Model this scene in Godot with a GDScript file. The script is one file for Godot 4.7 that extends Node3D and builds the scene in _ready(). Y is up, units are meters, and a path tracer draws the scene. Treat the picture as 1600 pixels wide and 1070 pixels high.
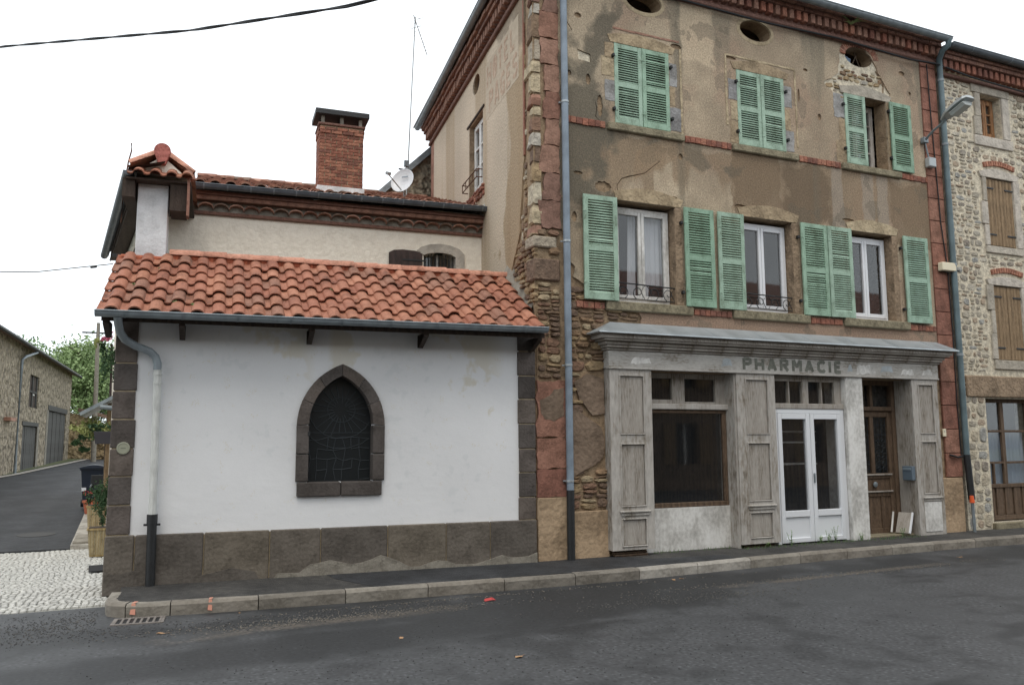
extends Node3D
# A street corner: white annex with a pointed window, a cream house behind it, an old rendered shop building and a rubble house.

var M := {}
var counts := {}
var rng := RandomNumberGenerator.new()
var stones: Array = []
var stone_mats: Array = []
const CORNER := Vector3(5.474, 0, 0)          # where annex and shop building meet
const ANNEX_TURN := -0.0698                   # the annex stands 4 degrees off the shop front

class MB:
	var v := PackedVector3Array()
	var n := PackedVector3Array()
	var t := PackedVector2Array()
	var uo := Vector2.ZERO
	var us := Vector2.ONE
	func vert(p: Vector3, nn: Vector3) -> void:
		v.append(p); n.append(nn)
		t.append(Vector2((p.x - uo.x) / us.x, 1.0 - (p.y - uo.y) / us.y))
	func tri(a: Vector3, b: Vector3, c: Vector3) -> void:      # counter-clockwise seen from the front
		var nn := (b - a).cross(c - a).normalized()
		vert(a, nn); vert(c, nn); vert(b, nn)
	func trin(a: Vector3, b: Vector3, c: Vector3, na: Vector3, nb: Vector3, nc: Vector3) -> void:
		vert(a, na); vert(c, nc); vert(b, nb)
	func quad(a: Vector3, b: Vector3, c: Vector3, d: Vector3) -> void:
		tri(a, b, c); tri(a, c, d)
	func quadn(a: Vector3, b: Vector3, c: Vector3, d: Vector3, na: Vector3, nb: Vector3, nc: Vector3, nd: Vector3) -> void:
		trin(a, b, c, na, nb, nc); trin(a, c, d, na, nc, nd)
	func box(l: Vector3, h: Vector3) -> void:
		quad(Vector3(l.x, l.y, h.z), Vector3(h.x, l.y, h.z), Vector3(h.x, h.y, h.z), Vector3(l.x, h.y, h.z))
		quad(Vector3(h.x, l.y, l.z), Vector3(l.x, l.y, l.z), Vector3(l.x, h.y, l.z), Vector3(h.x, h.y, l.z))
		quad(Vector3(l.x, l.y, l.z), Vector3(l.x, l.y, h.z), Vector3(l.x, h.y, h.z), Vector3(l.x, h.y, l.z))
		quad(Vector3(h.x, l.y, h.z), Vector3(h.x, l.y, l.z), Vector3(h.x, h.y, l.z), Vector3(h.x, h.y, h.z))
		quad(Vector3(l.x, h.y, h.z), Vector3(h.x, h.y, h.z), Vector3(h.x, h.y, l.z), Vector3(l.x, h.y, l.z))
		quad(Vector3(l.x, l.y, l.z), Vector3(h.x, l.y, l.z), Vector3(h.x, l.y, h.z), Vector3(l.x, l.y, h.z))
	func cbox(l: Vector3, h: Vector3, b: float) -> void:        # box with chamfered edges
		var i := l + Vector3(b, b, b)
		var j := h - Vector3(b, b, b)
		for ax in 3:
			for s in [0, 1]:
				var a1 := (ax + 1) % 3
				var a2 := (ax + 2) % 3
				var q := []
				for k in [[0, 0], [1, 0], [1, 1], [0, 1]]:
					var p := Vector3()
					p[ax] = h[ax] if s == 1 else l[ax]
					p[a1] = j[a1] if k[0] == 1 else i[a1]
					p[a2] = j[a2] if k[1] == 1 else i[a2]
					q.append(p)
				if s == 1: quad(q[0], q[1], q[2], q[3])
				else: quad(q[3], q[2], q[1], q[0])
		var cen := (l + h) * 0.5
		for ax in 3:                                             # edges that run along ax
			var a1 := (ax + 1) % 3
			var a2 := (ax + 2) % 3
			for s1 in [0, 1]:
				for s2 in [0, 1]:
					var p := Vector3(); var q := Vector3()
					p[a1] = h[a1] if s1 == 1 else l[a1]
					p[a2] = j[a2] if s2 == 1 else i[a2]
					q[a1] = j[a1] if s1 == 1 else i[a1]
					q[a2] = h[a2] if s2 == 1 else l[a2]
					var p2 := p; var q2 := q
					p[ax] = i[ax]; q[ax] = i[ax]; p2[ax] = j[ax]; q2[ax] = j[ax]
					if (q - p).cross(p2 - p).dot((p + q2) * 0.5 - cen) > 0.0: quad(p, q, q2, p2)
					else: quad(p, p2, q2, q)
		for s in 8:
			var sx := h.x if s & 1 else l.x
			var sy := h.y if s & 2 else l.y
			var sz := h.z if s & 4 else l.z
			var ix := j.x if s & 1 else i.x
			var iy := j.y if s & 2 else i.y
			var iz := j.z if s & 4 else i.z
			var a := Vector3(sx, iy, iz); var bb := Vector3(ix, sy, iz); var c := Vector3(ix, iy, sz)
			if (bb - a).cross(c - a).dot(a + bb + c - cen * 3.0) > 0.0: tri(a, bb, c)
			else: tri(a, c, bb)
	func flat(p: PackedVector2Array, z: float) -> void:
		var ix := Geometry2D.triangulate_polygon(p)
		for k in range(0, ix.size(), 3):
			var a := p[ix[k]]; var b := p[ix[k + 1]]; var c := p[ix[k + 2]]
			if (b - a).cross(c - a) > 0.0: tri(Vector3(a.x, a.y, z), Vector3(b.x, b.y, z), Vector3(c.x, c.y, z))
			else: tri(Vector3(a.x, a.y, z), Vector3(c.x, c.y, z), Vector3(b.x, b.y, z))
	func extrude(p: PackedVector2Array, z0: float, z1: float, bev := 0.0) -> void:
		var q := p
		var sgn := 0.0
		for k in p.size():
			sgn += p[k].cross(p[(k + 1) % p.size()])
		if sgn < 0.0:
			q = p.duplicate(); q.reverse()
		if bev > 0.0:
			var cen := Vector2.ZERO
			for k in q: cen += k
			cen /= q.size()
			var r := PackedVector2Array()
			for k in q: r.append(k + (cen - k).limit_length(bev))
			for k in q.size():
				var a := q[k]; var b := q[(k + 1) % q.size()]; var c := r[(k + 1) % q.size()]; var d := r[k]
				quad(Vector3(a.x, a.y, z1 - bev), Vector3(b.x, b.y, z1 - bev), Vector3(c.x, c.y, z1), Vector3(d.x, d.y, z1))
			flat(r, z1)
		else: flat(q, z1)
		for k in q.size():
			var a := q[k]; var b := q[(k + 1) % q.size()]
			quad(Vector3(a.x, a.y, z0), Vector3(b.x, b.y, z0), Vector3(b.x, b.y, z1 - bev), Vector3(a.x, a.y, z1 - bev))
	func plate(outer: PackedVector2Array, holes: Array, z0: float, z1: float, edges := true) -> void:
		var lo := INF; var hi := -INF
		for p in outer:
			lo = minf(lo, p.x); hi = maxf(hi, p.x)
		var cuts := [lo - 1.0, hi + 1.0]
		for h in holes:
			var c := 0.0
			for p in h: c += p.x
			cuts.append(c / h.size())
		cuts.sort()
		for k in cuts.size() - 1:
			if cuts[k + 1] - cuts[k] < 0.0005: continue
			var strip := PackedVector2Array([Vector2(cuts[k], -99), Vector2(cuts[k + 1], -99), Vector2(cuts[k + 1], 99), Vector2(cuts[k], 99)])
			var pieces: Array = Geometry2D.intersect_polygons(outer, strip)
			for h in holes:
				var left := []
				for p in pieces: left.append_array(Geometry2D.clip_polygons(p, h))
				pieces = left
			for p in pieces:
				flat(p, z1)
		if edges: 
			var o := outer
			wall_rim(o, z0, z1, false)
		for h in holes: wall_rim(h, z0, z1, true)
	func wall_rim(p: PackedVector2Array, z0: float, z1: float, inward: bool) -> void:
		var sgn := 0.0
		for k in p.size(): sgn += p[k].cross(p[(k + 1) % p.size()])
		for k in p.size():
			var a := p[k]; var b := p[(k + 1) % p.size()]
			if (sgn > 0.0) == inward: quad(Vector3(b.x, b.y, z0), Vector3(a.x, a.y, z0), Vector3(a.x, a.y, z1), Vector3(b.x, b.y, z1))
			else: quad(Vector3(a.x, a.y, z0), Vector3(b.x, b.y, z0), Vector3(b.x, b.y, z1), Vector3(a.x, a.y, z1))
	func tube(pts: Array, r: float, seg := 8, r2 := -1.0) -> void:
		if r2 < 0.0: r2 = r
		var m := pts.size()
		var rings := []
		var up := Vector3.UP
		var nrm := []
		for k in m:
			var d: Vector3 = (pts[mini(k + 1, m - 1)] - pts[maxi(k - 1, 0)]).normalized()
			var sd := d.cross(up)
			if sd.length() < 0.05: sd = d.cross(Vector3(1, 0, 0.01))
			sd = sd.normalized()
			var u := sd.cross(d).normalized()
			var rr := lerpf(r, r2, float(k) / maxf(1.0, m - 1))
			var ring := []; var nn := []
			for s in seg:
				var a := TAU * s / seg
				var o := sd * cos(a) + u * sin(a)
				nn.append(o); ring.append(pts[k] + o * rr)
			rings.append(ring); nrm.append(nn)
		for k in m - 1:
			for s in seg:
				var e := (s + 1) % seg
				var A: Vector3 = rings[k][s]; var B: Vector3 = rings[k][e]; var Cc: Vector3 = rings[k + 1][e]; var Dd: Vector3 = rings[k + 1][s]
				if (B - A).cross(Dd - A).dot(nrm[k][s]) > 0.0: quadn(A, B, Cc, Dd, nrm[k][s], nrm[k][e], nrm[k + 1][e], nrm[k + 1][s])
				else: quadn(A, Dd, Cc, B, nrm[k][s], nrm[k + 1][s], nrm[k + 1][e], nrm[k][e])
		for s in range(1, seg - 1):
			tri(rings[0][0], rings[0][s + 1], rings[0][s])
			tri(rings[m - 1][0], rings[m - 1][s], rings[m - 1][s + 1])
	func lathe(prof: Array, seg := 16) -> void:                  # prof: Vector2(radius, height) from bottom to top
		for k in prof.size() - 1:
			var a: Vector2 = prof[k]; var b: Vector2 = prof[k + 1]
			var d := (b - a).normalized()
			for s in seg:
				var c0 := cos(TAU * s / seg); var s0 := sin(TAU * s / seg)
				var c1 := cos(TAU * (s + 1) / seg); var s1 := sin(TAU * (s + 1) / seg)
				var n0 := Vector3(c0 * d.y, -d.x, s0 * d.y); var n1 := Vector3(c1 * d.y, -d.x, s1 * d.y)
				quadn(Vector3(a.x * c1, a.y, a.x * s1), Vector3(a.x * c0, a.y, a.x * s0), Vector3(b.x * c0, b.y, b.x * s0), Vector3(b.x * c1, b.y, b.x * s1), n1, n0, n0, n1)
	func mesh() -> ArrayMesh:
		var arr := []
		arr.resize(Mesh.ARRAY_MAX)
		arr[Mesh.ARRAY_VERTEX] = v; arr[Mesh.ARRAY_NORMAL] = n; arr[Mesh.ARRAY_TEX_UV] = t
		var m := ArrayMesh.new()
		m.add_surface_from_arrays(Mesh.PRIMITIVE_TRIANGLES, arr)
		return m

# ---------- naming and placing ----------
func numbered(called: String) -> String:
	var k: int = counts.get(called, 0)
	counts[called] = k + 1
	return called if k == 0 else "%s_%03d" % [called, k]
func tag(o: Node, label: String, category: String, group := "", kind := "") -> Node:
	if label: o.set_meta("label", label)
	if category: o.set_meta("category", category)
	if group: o.set_meta("group", group)
	if kind: o.set_meta("kind", kind)
	return o
func thing(called: String, label: String, category: String, at := Vector3.ZERO, turn := 0.0, group := "") -> Node3D:
	var o := Node3D.new()
	o.name = numbered(called); add_child(o)
	o.position = at; o.rotation.y = turn
	tag(o, label, category, group)
	return o
func part(parent: Node, called: String, m, mat: Material, at := Vector3.ZERO, turn := Vector3.ZERO) -> MeshInstance3D:
	var o := MeshInstance3D.new()
	o.mesh = m.mesh() if m is MB else m
	o.material_override = mat
	o.name = called if parent != self else numbered(called)
	parent.add_child(o, true)
	o.position = at; o.rotation = turn
	return o
func group_part(parent: Node, called: String, at := Vector3.ZERO, turn := Vector3.ZERO) -> Node3D:
	var o := Node3D.new()
	o.name = called
	parent.add_child(o, true)
	o.position = at; o.rotation = turn
	return o
func setting(called: String, m, mat: Material, at := Vector3.ZERO) -> MeshInstance3D:
	var o := part(self, called, m, mat, at)
	o.set_meta("kind", "structure")
	return o
func rect(x0: float, y0: float, x1: float, y1: float) -> PackedVector2Array:
	return PackedVector2Array([Vector2(x0, y0), Vector2(x1, y0), Vector2(x1, y1), Vector2(x0, y1)])
func oval(cx: float, cy: float, rx: float, ry: float, seg := 20) -> PackedVector2Array:
	var p := PackedVector2Array()
	for k in seg: p.append(Vector2(cx + rx * cos(TAU * k / seg), cy + ry * sin(TAU * k / seg)))
	return p
func bx(l: Vector3, h: Vector3, b := 0.0) -> MB:
	var m := MB.new()
	if b > 0.0: m.cbox(l, h, b)
	else: m.box(l, h)
	return m
func bar(a: Vector3, b: Vector3, r: float, seg := 8) -> MB:
	var m := MB.new(); m.tube([a, b], r, seg); return m

# ---------- materials ----------
func c8(r: float, g: float, b: float) -> Color: return Color(r / 255.0, g / 255.0, b / 255.0)
func soft8(r: float, g: float, b: float) -> Color:             # sun-bleached: the same hue, less saturated
	var l := r * 0.35 + g * 0.5 + b * 0.15
	return Color(lerpf(r, l, 0.28) / 255.0, lerpf(g, l, 0.28) / 255.0, lerpf(b, l, 0.28) / 255.0)
func noise_bytes(seed_: int, freq: float, oct: int, size: int, kind := 3) -> PackedByteArray:
	var f := FastNoiseLite.new()
	f.seed = seed_; f.frequency = freq; f.fractal_octaves = oct
	f.noise_type = kind as FastNoiseLite.NoiseType
	return f.get_seamless_image(size, size).get_data()
# layers: [seed, frequency, octaves, weight, (stretch x 1)]; stops: [value 0..1, Color]
func tex(size: int, layers: Array, stops: Array) -> ImageTexture:
	var maps := []
	for l in layers: maps.append(noise_bytes(l[0], l[1], l[2], size, l[4] if l.size() > 4 else 3))
	var lut := PackedByteArray(); lut.resize(768)
	for k in 256:
		var t := k / 255.0
		var c: Color = stops[0][1]
		for s in stops.size() - 1:
			if t >= stops[s][0]: c = (stops[s][1] as Color).lerp(stops[s + 1][1], clampf((t - stops[s][0]) / maxf(0.001, stops[s + 1][0] - stops[s][0]), 0, 1))
		lut[k * 3] = c.r8; lut[k * 3 + 1] = c.g8; lut[k * 3 + 2] = c.b8
	var out := PackedByteArray(); out.resize(size * size * 3)
	var nl := layers.size()
	var wsum := 0.0
	for l in layers: wsum += l[3]
	var w := PackedFloat32Array()
	for l in layers: w.append(l[3] / wsum)
	var m0: PackedByteArray = maps[0]
	var m1: PackedByteArray = maps[mini(1, nl - 1)]
	var m2: PackedByteArray = maps[mini(2, nl - 1)]
	var w0 := w[0]; var w1 := w[1] if nl > 1 else 0.0; var w2 := w[2] if nl > 2 else 0.0
	for i in size * size:
		var k := int(m0[i] * w0 + m1[i] * w1 + m2[i] * w2) * 3
		var o := i * 3
		out[o] = lut[k]; out[o + 1] = lut[k + 1]; out[o + 2] = lut[k + 2]
	var im := Image.create_from_data(size, size, false, Image.FORMAT_RGB8, out)
	im.generate_mipmaps()
	return ImageTexture.create_from_image(im)
func bump(size: int, seed_: int, freq: float, oct: int, strength: float, kind := 3) -> ImageTexture:
	var im := Image.create_from_data(size, size, false, Image.FORMAT_L8, noise_bytes(seed_, freq, oct, size, kind))
	im.convert(Image.FORMAT_RGBA8)
	im.bump_map_to_normal_map(strength)
	return ImageTexture.create_from_image(im)
func mat(col: Color, rough := 0.9, metal := 0.0) -> StandardMaterial3D:
	var m := StandardMaterial3D.new()
	m.albedo_color = col; m.roughness = rough; m.metallic = metal
	return m
func tmat(t: Texture2D, nrm: Texture2D, scale: Vector3, rough := 0.9, depth := 1.0, tint := Color.WHITE) -> StandardMaterial3D:
	var m := mat(tint, rough)
	m.albedo_texture = t
	if nrm:
		m.normal_enabled = true; m.normal_texture = nrm; m.normal_scale = depth
	m.uv1_triplanar = true; m.uv1_world_triplanar = true; m.uv1_scale = scale
	return m
func tints(base: StandardMaterial3D, list: Array) -> Array:
	var out := []
	for c in list:
		var d: StandardMaterial3D = base.duplicate()
		d.albedo_color = c
		out.append(d)
	return out
func pane(alpha := 0.25, col := Color(0.05, 0.06, 0.06)) -> StandardMaterial3D:
	var m := mat(Color(col.r, col.g, col.b, alpha), 0.03)
	m.transparency = BaseMaterial3D.TRANSPARENCY_ALPHA
	return m

func make_materials() -> void:
	var g_fine := bump(256, 11, 0.09, 3, 3.0)
	var g_rough := bump(256, 12, 0.05, 4, 5.0)
	var n_stone := tex(256, [[21, 0.02, 4, 1.0], [22, 0.12, 2, 0.7]], [[0.0, c8(150, 150, 150)], [0.45, c8(205, 204, 202)], [1.0, c8(255, 254, 250)]])
	var n_soft := tex(256, [[23, 0.012, 4, 1.0], [24, 0.2, 2, 0.35]], [[0.2, c8(205, 205, 205)], [0.6, c8(240, 240, 240)], [0.9, c8(255, 255, 255)]])
	var n_grime := tex(512, [[25, 0.006, 5, 1.0], [26, 0.05, 4, 0.6], [27, 0.25, 2, 0.35]], [[0.2, c8(172, 170, 166)], [0.42, c8(212, 210, 207)], [0.6, c8(240, 239, 237)], [0.9, c8(255, 255, 255)]])
	var n_wood := tex(256, [[31, 0.02, 3, 1.0], [32, 0.1, 3, 0.8]], [[0.1, c8(150, 145, 140)], [0.4, c8(205, 203, 200)], [0.75, c8(250, 250, 250)]])
	M.soft = n_soft; M.grime = n_grime; M.stone_tex = n_stone; M.fine = g_fine; M.rough_b = g_rough
	M.lava = tmat(n_grime, g_fine, Vector3.ONE * 1.1, 0.95, 0.5, c8(120, 112, 107))
	M.lavas = tints(M.lava, [c8(106, 98, 94), c8(98, 92, 89), c8(112, 103, 97), c8(90, 84, 81)])
	M.plinths = tints(tmat(n_grime, g_fine, Vector3.ONE * 0.9, 0.95, 0.5), [c8(114, 107, 99), c8(104, 98, 92), c8(120, 112, 101)])
	M.mortar = tmat(n_soft, g_rough, Vector3.ONE * 2.0, 1.0, 1.0, c8(176, 160, 132))
	M.cement = tmat(n_grime, g_rough, Vector3.ONE * 1.6, 1.0, 0.6, c8(150, 145, 135))
	var n_tile := tex(512, [[41, 0.008, 4, 1.0], [42, 0.06, 3, 0.7], [43, 0.3, 1, 0.3]], [[0.2, c8(128, 118, 108)], [0.4, c8(200, 188, 178)], [0.52, c8(236, 226, 218)], [0.75, c8(255, 250, 244)]])
	var tb := tmat(n_tile, g_fine, Vector3.ONE * 0.9, 0.75, 0.5)
	M.tiles = tints(tb, [c8(176, 124, 101), c8(172, 118, 96), c8(169, 115, 94), c8(180, 129, 106), c8(162, 108, 88), c8(166, 114, 94), c8(174, 121, 99), c8(156, 116, 99)])
	M.tile_red = tints(tb, [c8(184, 112, 104)])[0]
	M.old_tiles = tints(tb, [c8(158, 118, 104), c8(174, 134, 116), c8(138, 118, 106), c8(182, 144, 128)])
	M.coping = tints(tb, [c8(212, 160, 140), c8(204, 150, 130)])
	M.brick = tints(tmat(n_stone, g_rough, Vector3.ONE * 1.7, 0.95, 1.0), [c8(178, 119, 99), c8(168, 111, 93), c8(188, 132, 110), c8(150, 103, 89)])
	M.dark_brick = tints(tmat(n_stone, g_rough, Vector3.ONE * 1.7, 0.95, 1.0), [c8(156, 117, 103), c8(144, 109, 98), c8(172, 131, 114)])
	M.zinc = tmat(n_soft, null, Vector3(1.5, 1.5, 1.5), 0.45, 1.0, c8(140, 150, 156)); M.zinc.metallic = 0.25
	M.zinc_dark = tmat(n_soft, null, Vector3(1.5, 1.5, 1.5), 0.5, 1.0, c8(150, 160, 166)); M.zinc_dark.metallic = 0.1
	M.zinc_bright = tmat(n_soft, null, Vector3(0.8, 0.8, 0.8), 0.4, 1.0, c8(186, 194, 198)); M.zinc_bright.metallic = 0.4
	M.zinc_slate = tmat(n_soft, null, Vector3(1.5, 1.5, 1.5), 0.5, 1.0, c8(98, 106, 114))
	M.pipe_blue = tmat(n_soft, null, Vector3.ONE, 0.5, 1.0, c8(138, 152, 166))
	M.pipe_white = tmat(n_soft, null, Vector3(6, 1.2, 6), 0.6, 1.0, c8(224, 226, 222))
	M.iron = tmat(n_soft, null, Vector3.ONE * 3.0, 0.55, 1.0, c8(38, 40, 42))
	M.rust = mat(c8(92, 62, 48), 0.9)
	M.black = mat(c8(26, 26, 28), 0.6)
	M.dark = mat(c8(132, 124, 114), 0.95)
	M.room = mat(c8(158, 150, 140), 1.0)
	M.cable = mat(c8(28, 30, 34), 0.7)
	M.timber = tmat(n_wood, g_fine, Vector3(3, 0.7, 3), 0.9, 0.6, c8(74, 62, 54))
	M.brown_paint = tmat(n_wood, null, Vector3(3, 0.7, 3), 0.7, 1.0, c8(70, 54, 50))
	M.grey_wood = tmat(tex(512, [[33, 0.006, 5, 1.0], [34, 0.05, 4, 0.9], [35, 0.22, 2, 0.4]], [[0.18, c8(132, 122, 110)], [0.34, c8(182, 176, 168)], [0.46, c8(208, 205, 202)], [0.62, c8(222, 220, 218)], [0.85, c8(234, 233, 230)]]), g_fine, Vector3(0.85, 0.2, 0.85), 0.85, 0.3, c8(203, 200, 195))
	M.grey_wood_worn = M.grey_wood.duplicate(); M.grey_wood_worn.albedo_color = c8(186, 181, 174); M.grey_wood_worn.uv1_scale = Vector3(1.6, 0.22, 1.6)
	M.frieze = tmat(M.grey_wood.albedo_texture, g_fine, Vector3(0.5, 1.3, 1.3), 0.85, 0.3, c8(204, 203, 199))
	M.brown_wood = tmat(n_wood, g_fine, Vector3(3.0, 0.5, 3.0), 0.8, 0.6, c8(112, 92, 74))
	M.oak = tmat(n_wood, g_fine, Vector3(3.0, 0.5, 3.0), 0.7, 0.5, c8(164, 118, 76))
	M.pale_wood = tmat(n_wood, g_fine, Vector3(3.0, 0.5, 3.0), 0.85, 0.5, c8(154, 130, 100))
	M.barn_wood = tmat(n_wood, g_fine, Vector3(3.0, 0.4, 3.0), 0.95, 0.6, c8(92, 92, 90))
	M.green = tmat(tex(256, [[36, 0.02, 4, 1.0], [37, 0.18, 2, 0.6]], [[0.15, c8(168, 168, 160)], [0.34, c8(214, 216, 212)], [0.55, c8(240, 241, 240)], [0.8, c8(255, 255, 255)]]), null, Vector3(0.9, 0.7, 0.9), 0.6, 1.0, c8(146, 190, 160))
	M.greens = tints(M.green, [c8(152, 182, 160), c8(143, 175, 152), c8(162, 188, 169), c8(150, 177, 155), c8(157, 186, 167)])
	M.white_pvc = mat(c8(222, 225, 229), 0.35)
	M.white_worn = tmat(n_grime, null, Vector3(0.7, 0.5, 0.7), 0.6, 1.0, c8(232, 232, 230))
	M.cream_paint = mat(c8(226, 216, 190), 0.6)
	M.glass = pane(0.16, Color(0.2, 0.21, 0.22))
	M.glass_dark = M.glass
	M.lead_glass = mat(c8(26, 31, 34), 0.35)
	M.lead = mat(c8(50, 56, 60), 0.7)
	M.curtain = mat(c8(228, 232, 238), 0.95); M.curtain.backlight = Color(0.4, 0.4, 0.4)
	# walls
	var n_roughcast := tex(512, [[51, 0.25, 2, 1.0], [52, 0.02, 4, 0.6]], [[0.2, c8(222, 219, 214)], [0.5, c8(244, 242, 239)], [0.8, c8(255, 255, 253)]])
	M.cream_wall = tmat(n_roughcast, g_fine, Vector3.ONE * 0.6, 1.0, 0.5, c8(254, 247, 234))
	M.white_wall = tmat(n_soft, g_fine, Vector3.ONE * 0.8, 0.9, 0.4, c8(232, 234, 236))
	M.red_render = tmat(n_grime, g_rough, Vector3.ONE * 1.3, 1.0, 0.6, c8(172, 122, 106))
	M.reds = tints(M.red_render, [c8(160, 121, 104), c8(152, 113, 98), c8(168, 132, 115), c8(148, 116, 103)])
	M.red_strong = tints(M.red_render, [c8(158, 112, 96), c8(150, 105, 91), c8(164, 121, 104)])
	M.tan_render = tmat(n_grime, g_fine, Vector3.ONE * 0.5, 1.0, 0.5, c8(188, 164, 136))
	M.patch_render = tmat(n_grime, g_fine, Vector3.ONE * 0.6, 1.0, 0.6, c8(140, 122, 106))
	M.rubble_joint = tmat(n_grime, g_rough, Vector3.ONE * 2.2, 1.0, 1.0, c8(166, 144, 118))
	M.cream_joint = tmat(n_stone, g_rough, Vector3.ONE * 2.0, 1.0, 1.2, c8(246, 236, 214))
	var sb := tmat(n_stone, g_rough, Vector3.ONE * 1.5, 1.0, 1.2)
	M.rubbles = tints(sb, [c8(168, 140, 112), c8(154, 130, 108), c8(186, 162, 128), c8(140, 118, 102), c8(194, 176, 146), c8(158, 126, 106)])
	M.greys = tints(sb, [c8(202, 194, 178), c8(190, 183, 170), c8(212, 201, 180), c8(178, 169, 157), c8(218, 211, 196), c8(196, 178, 158), c8(188, 188, 184)])
	M.yellow_stone = tints(sb, [c8(222, 212, 190), c8(214, 198, 168), c8(210, 204, 192), c8(196, 184, 166)])
	M.dressed = tints(tmat(n_soft, g_rough, Vector3.ONE * 1.2, 1.0, 0.8), [c8(196, 188, 174), c8(182, 174, 160), c8(204, 196, 184)])
	M.ochre_stone = tints(tmat(n_grime, g_rough, Vector3.ONE * 1.0, 1.0, 0.8), [c8(182, 164, 136), c8(170, 152, 126), c8(190, 174, 146)])
	M.blue_stone = tints(tmat(n_grime, g_rough, Vector3.ONE * 1.0, 1.0, 0.6), [c8(164, 164, 164), c8(154, 154, 156)])
	M.sill = tmat(n_grime, g_rough, Vector3.ONE * 1.4, 1.0, 1.0, c8(146, 138, 116))
	M.brown_stone = tmat(n_grime, g_rough, Vector3.ONE * 1.0, 1.0, 1.0, c8(158, 138, 116))
	# ground
	var n_asph := tex(1024, [[61, 0.004, 5, 1.0], [62, 0.03, 4, 0.7], [63, 0.35, 2, 0.8]], [[0.25, c8(56, 57, 58)], [0.45, c8(82, 83, 84)], [0.55, c8(96, 97, 98)], [0.75, c8(128, 128, 126)]])
	var b_asph := bump(512, 64, 0.4, 2, 2.5)
	M.asphalt = tmat(n_asph, b_asph, Vector3.ONE * 0.22, 0.8, 0.7, c8(190, 193, 198))
	M.asphalt_new = tmat(n_asph, b_asph, Vector3.ONE * 0.3, 0.75, 0.7, c8(140, 143, 150))
	M.asphalt_old = tmat(n_asph, b_asph, Vector3.ONE * 0.3, 0.9, 0.8, c8(176, 171, 165))
	M.asphalt_pale = tmat(n_asph, b_asph, Vector3.ONE * 0.25, 0.9, 1.2, c8(255, 250, 244))
	M.kerbs = tints(tmat(n_grime, g_rough, Vector3.ONE * 0.7, 1.0, 0.5), [c8(146, 140, 131), c8(136, 131, 123), c8(152, 147, 138), c8(178, 174, 167)])
	M.concrete = tmat(n_grime, g_rough, Vector3.ONE * 0.9, 1.0, 0.8, c8(188, 184, 176))
	M.cobble = tints(tmat(n_stone, g_rough, Vector3.ONE * 1.4, 0.95, 0.8), [c8(232, 232, 228)])[0]
	M.cobble_joint = tmat(n_stone, g_rough, Vector3.ONE * 2.0, 1.0, 0.6, c8(186, 186, 180))
	M.grass = tmat(tex(256, [[71, 0.03, 4, 1.0], [72, 0.2, 2, 0.8]], [[0.2, c8(58, 66, 44)], [0.5, c8(88, 96, 62)], [0.8, c8(124, 122, 88)]]), g_rough, Vector3.ONE * 0.5, 1.0, 1.0)
	var n_rub := tex(512, [[81, 0.05, 2, 1.0, 2], [82, 0.02, 4, 0.4], [83, 0.2, 3, 0.5]], [[0.15, c8(98, 90, 79)], [0.4, c8(146, 136, 120)], [0.6, c8(180, 168, 148)], [0.85, c8(208, 198, 178)]])
	M.far_rubble = tmat(n_rub, bump(256, 84, 0.06, 3, 10.0), Vector3.ONE * 0.2, 1.0, 1.4, c8(232, 231, 228))
	M.leaf = mat(c8(112, 138, 92), 0.7); M.leaf.backlight = Color(0.25, 0.3, 0.12)
	M.leaf2 = mat(c8(132, 154, 104), 0.7); M.leaf2.backlight = Color(0.25, 0.3, 0.12)
	M.leaf_dark = mat(c8(50, 78, 44), 0.75); M.leaf_dark.backlight = Color(0.12, 0.16, 0.08)
	M.leaf_yellow = mat(c8(146, 152, 92), 0.75); M.leaf_yellow.backlight = Color(0.2, 0.2, 0.05)
	M.leaf_autumn = mat(c8(166, 132, 98), 0.8)
	M.flower_red = mat(c8(176, 66, 64), 0.8)
	M.flower_pink = mat(c8(190, 96, 120), 0.7)
	M.bark = tmat(n_wood, g_rough, Vector3(4, 1, 4), 1.0, 1.0, c8(112, 98, 84))
	M.terracotta = tmat(n_tile, g_fine, Vector3.ONE * 2.0, 0.8, 0.5, c8(190, 110, 80))
	M.planter = tmat(n_wood, null, Vector3(4, 1, 4), 0.7, 1.0, c8(188, 172, 136))
	M.bin = mat(c8(34, 42, 56), 0.45)
	M.orange = mat(c8(206, 146, 126), 0.9)
	M.gravel = tints(tmat(n_stone, null, Vector3.ONE * 3.0, 1.0), [c8(124, 122, 119), c8(150, 144, 135), c8(104, 104, 106)])
	M.steel = mat(c8(150, 152, 152), 0.45, 0.6)
	M.cast_iron = tmat(n_grime, null, Vector3.ONE * 3.0, 0.7, 1.0, c8(142, 136, 132)); M.cast_iron.metallic = 0.2
	M.lamp_grey = mat(c8(168, 174, 176), 0.4, 0.2)
	M.letter = tmat(n_grime, null, Vector3.ONE * 2.4, 0.9, 1.0, c8(124, 127, 119))
	M.hotel = tmat(tex(256, [[91, 0.05, 4, 1.0], [92, 0.2, 2, 0.6]], [[0.3, c8(160, 136, 116)], [0.5, c8(176, 152, 132)], [0.7, c8(196, 176, 156)]]), null, Vector3.ONE * 0.8, 1.0)
	M.hotel_ground = tmat(n_roughcast, g_fine, Vector3.ONE * 0.6, 1.0, 0.6, c8(194, 180, 161))
	stone_meshes()

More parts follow.
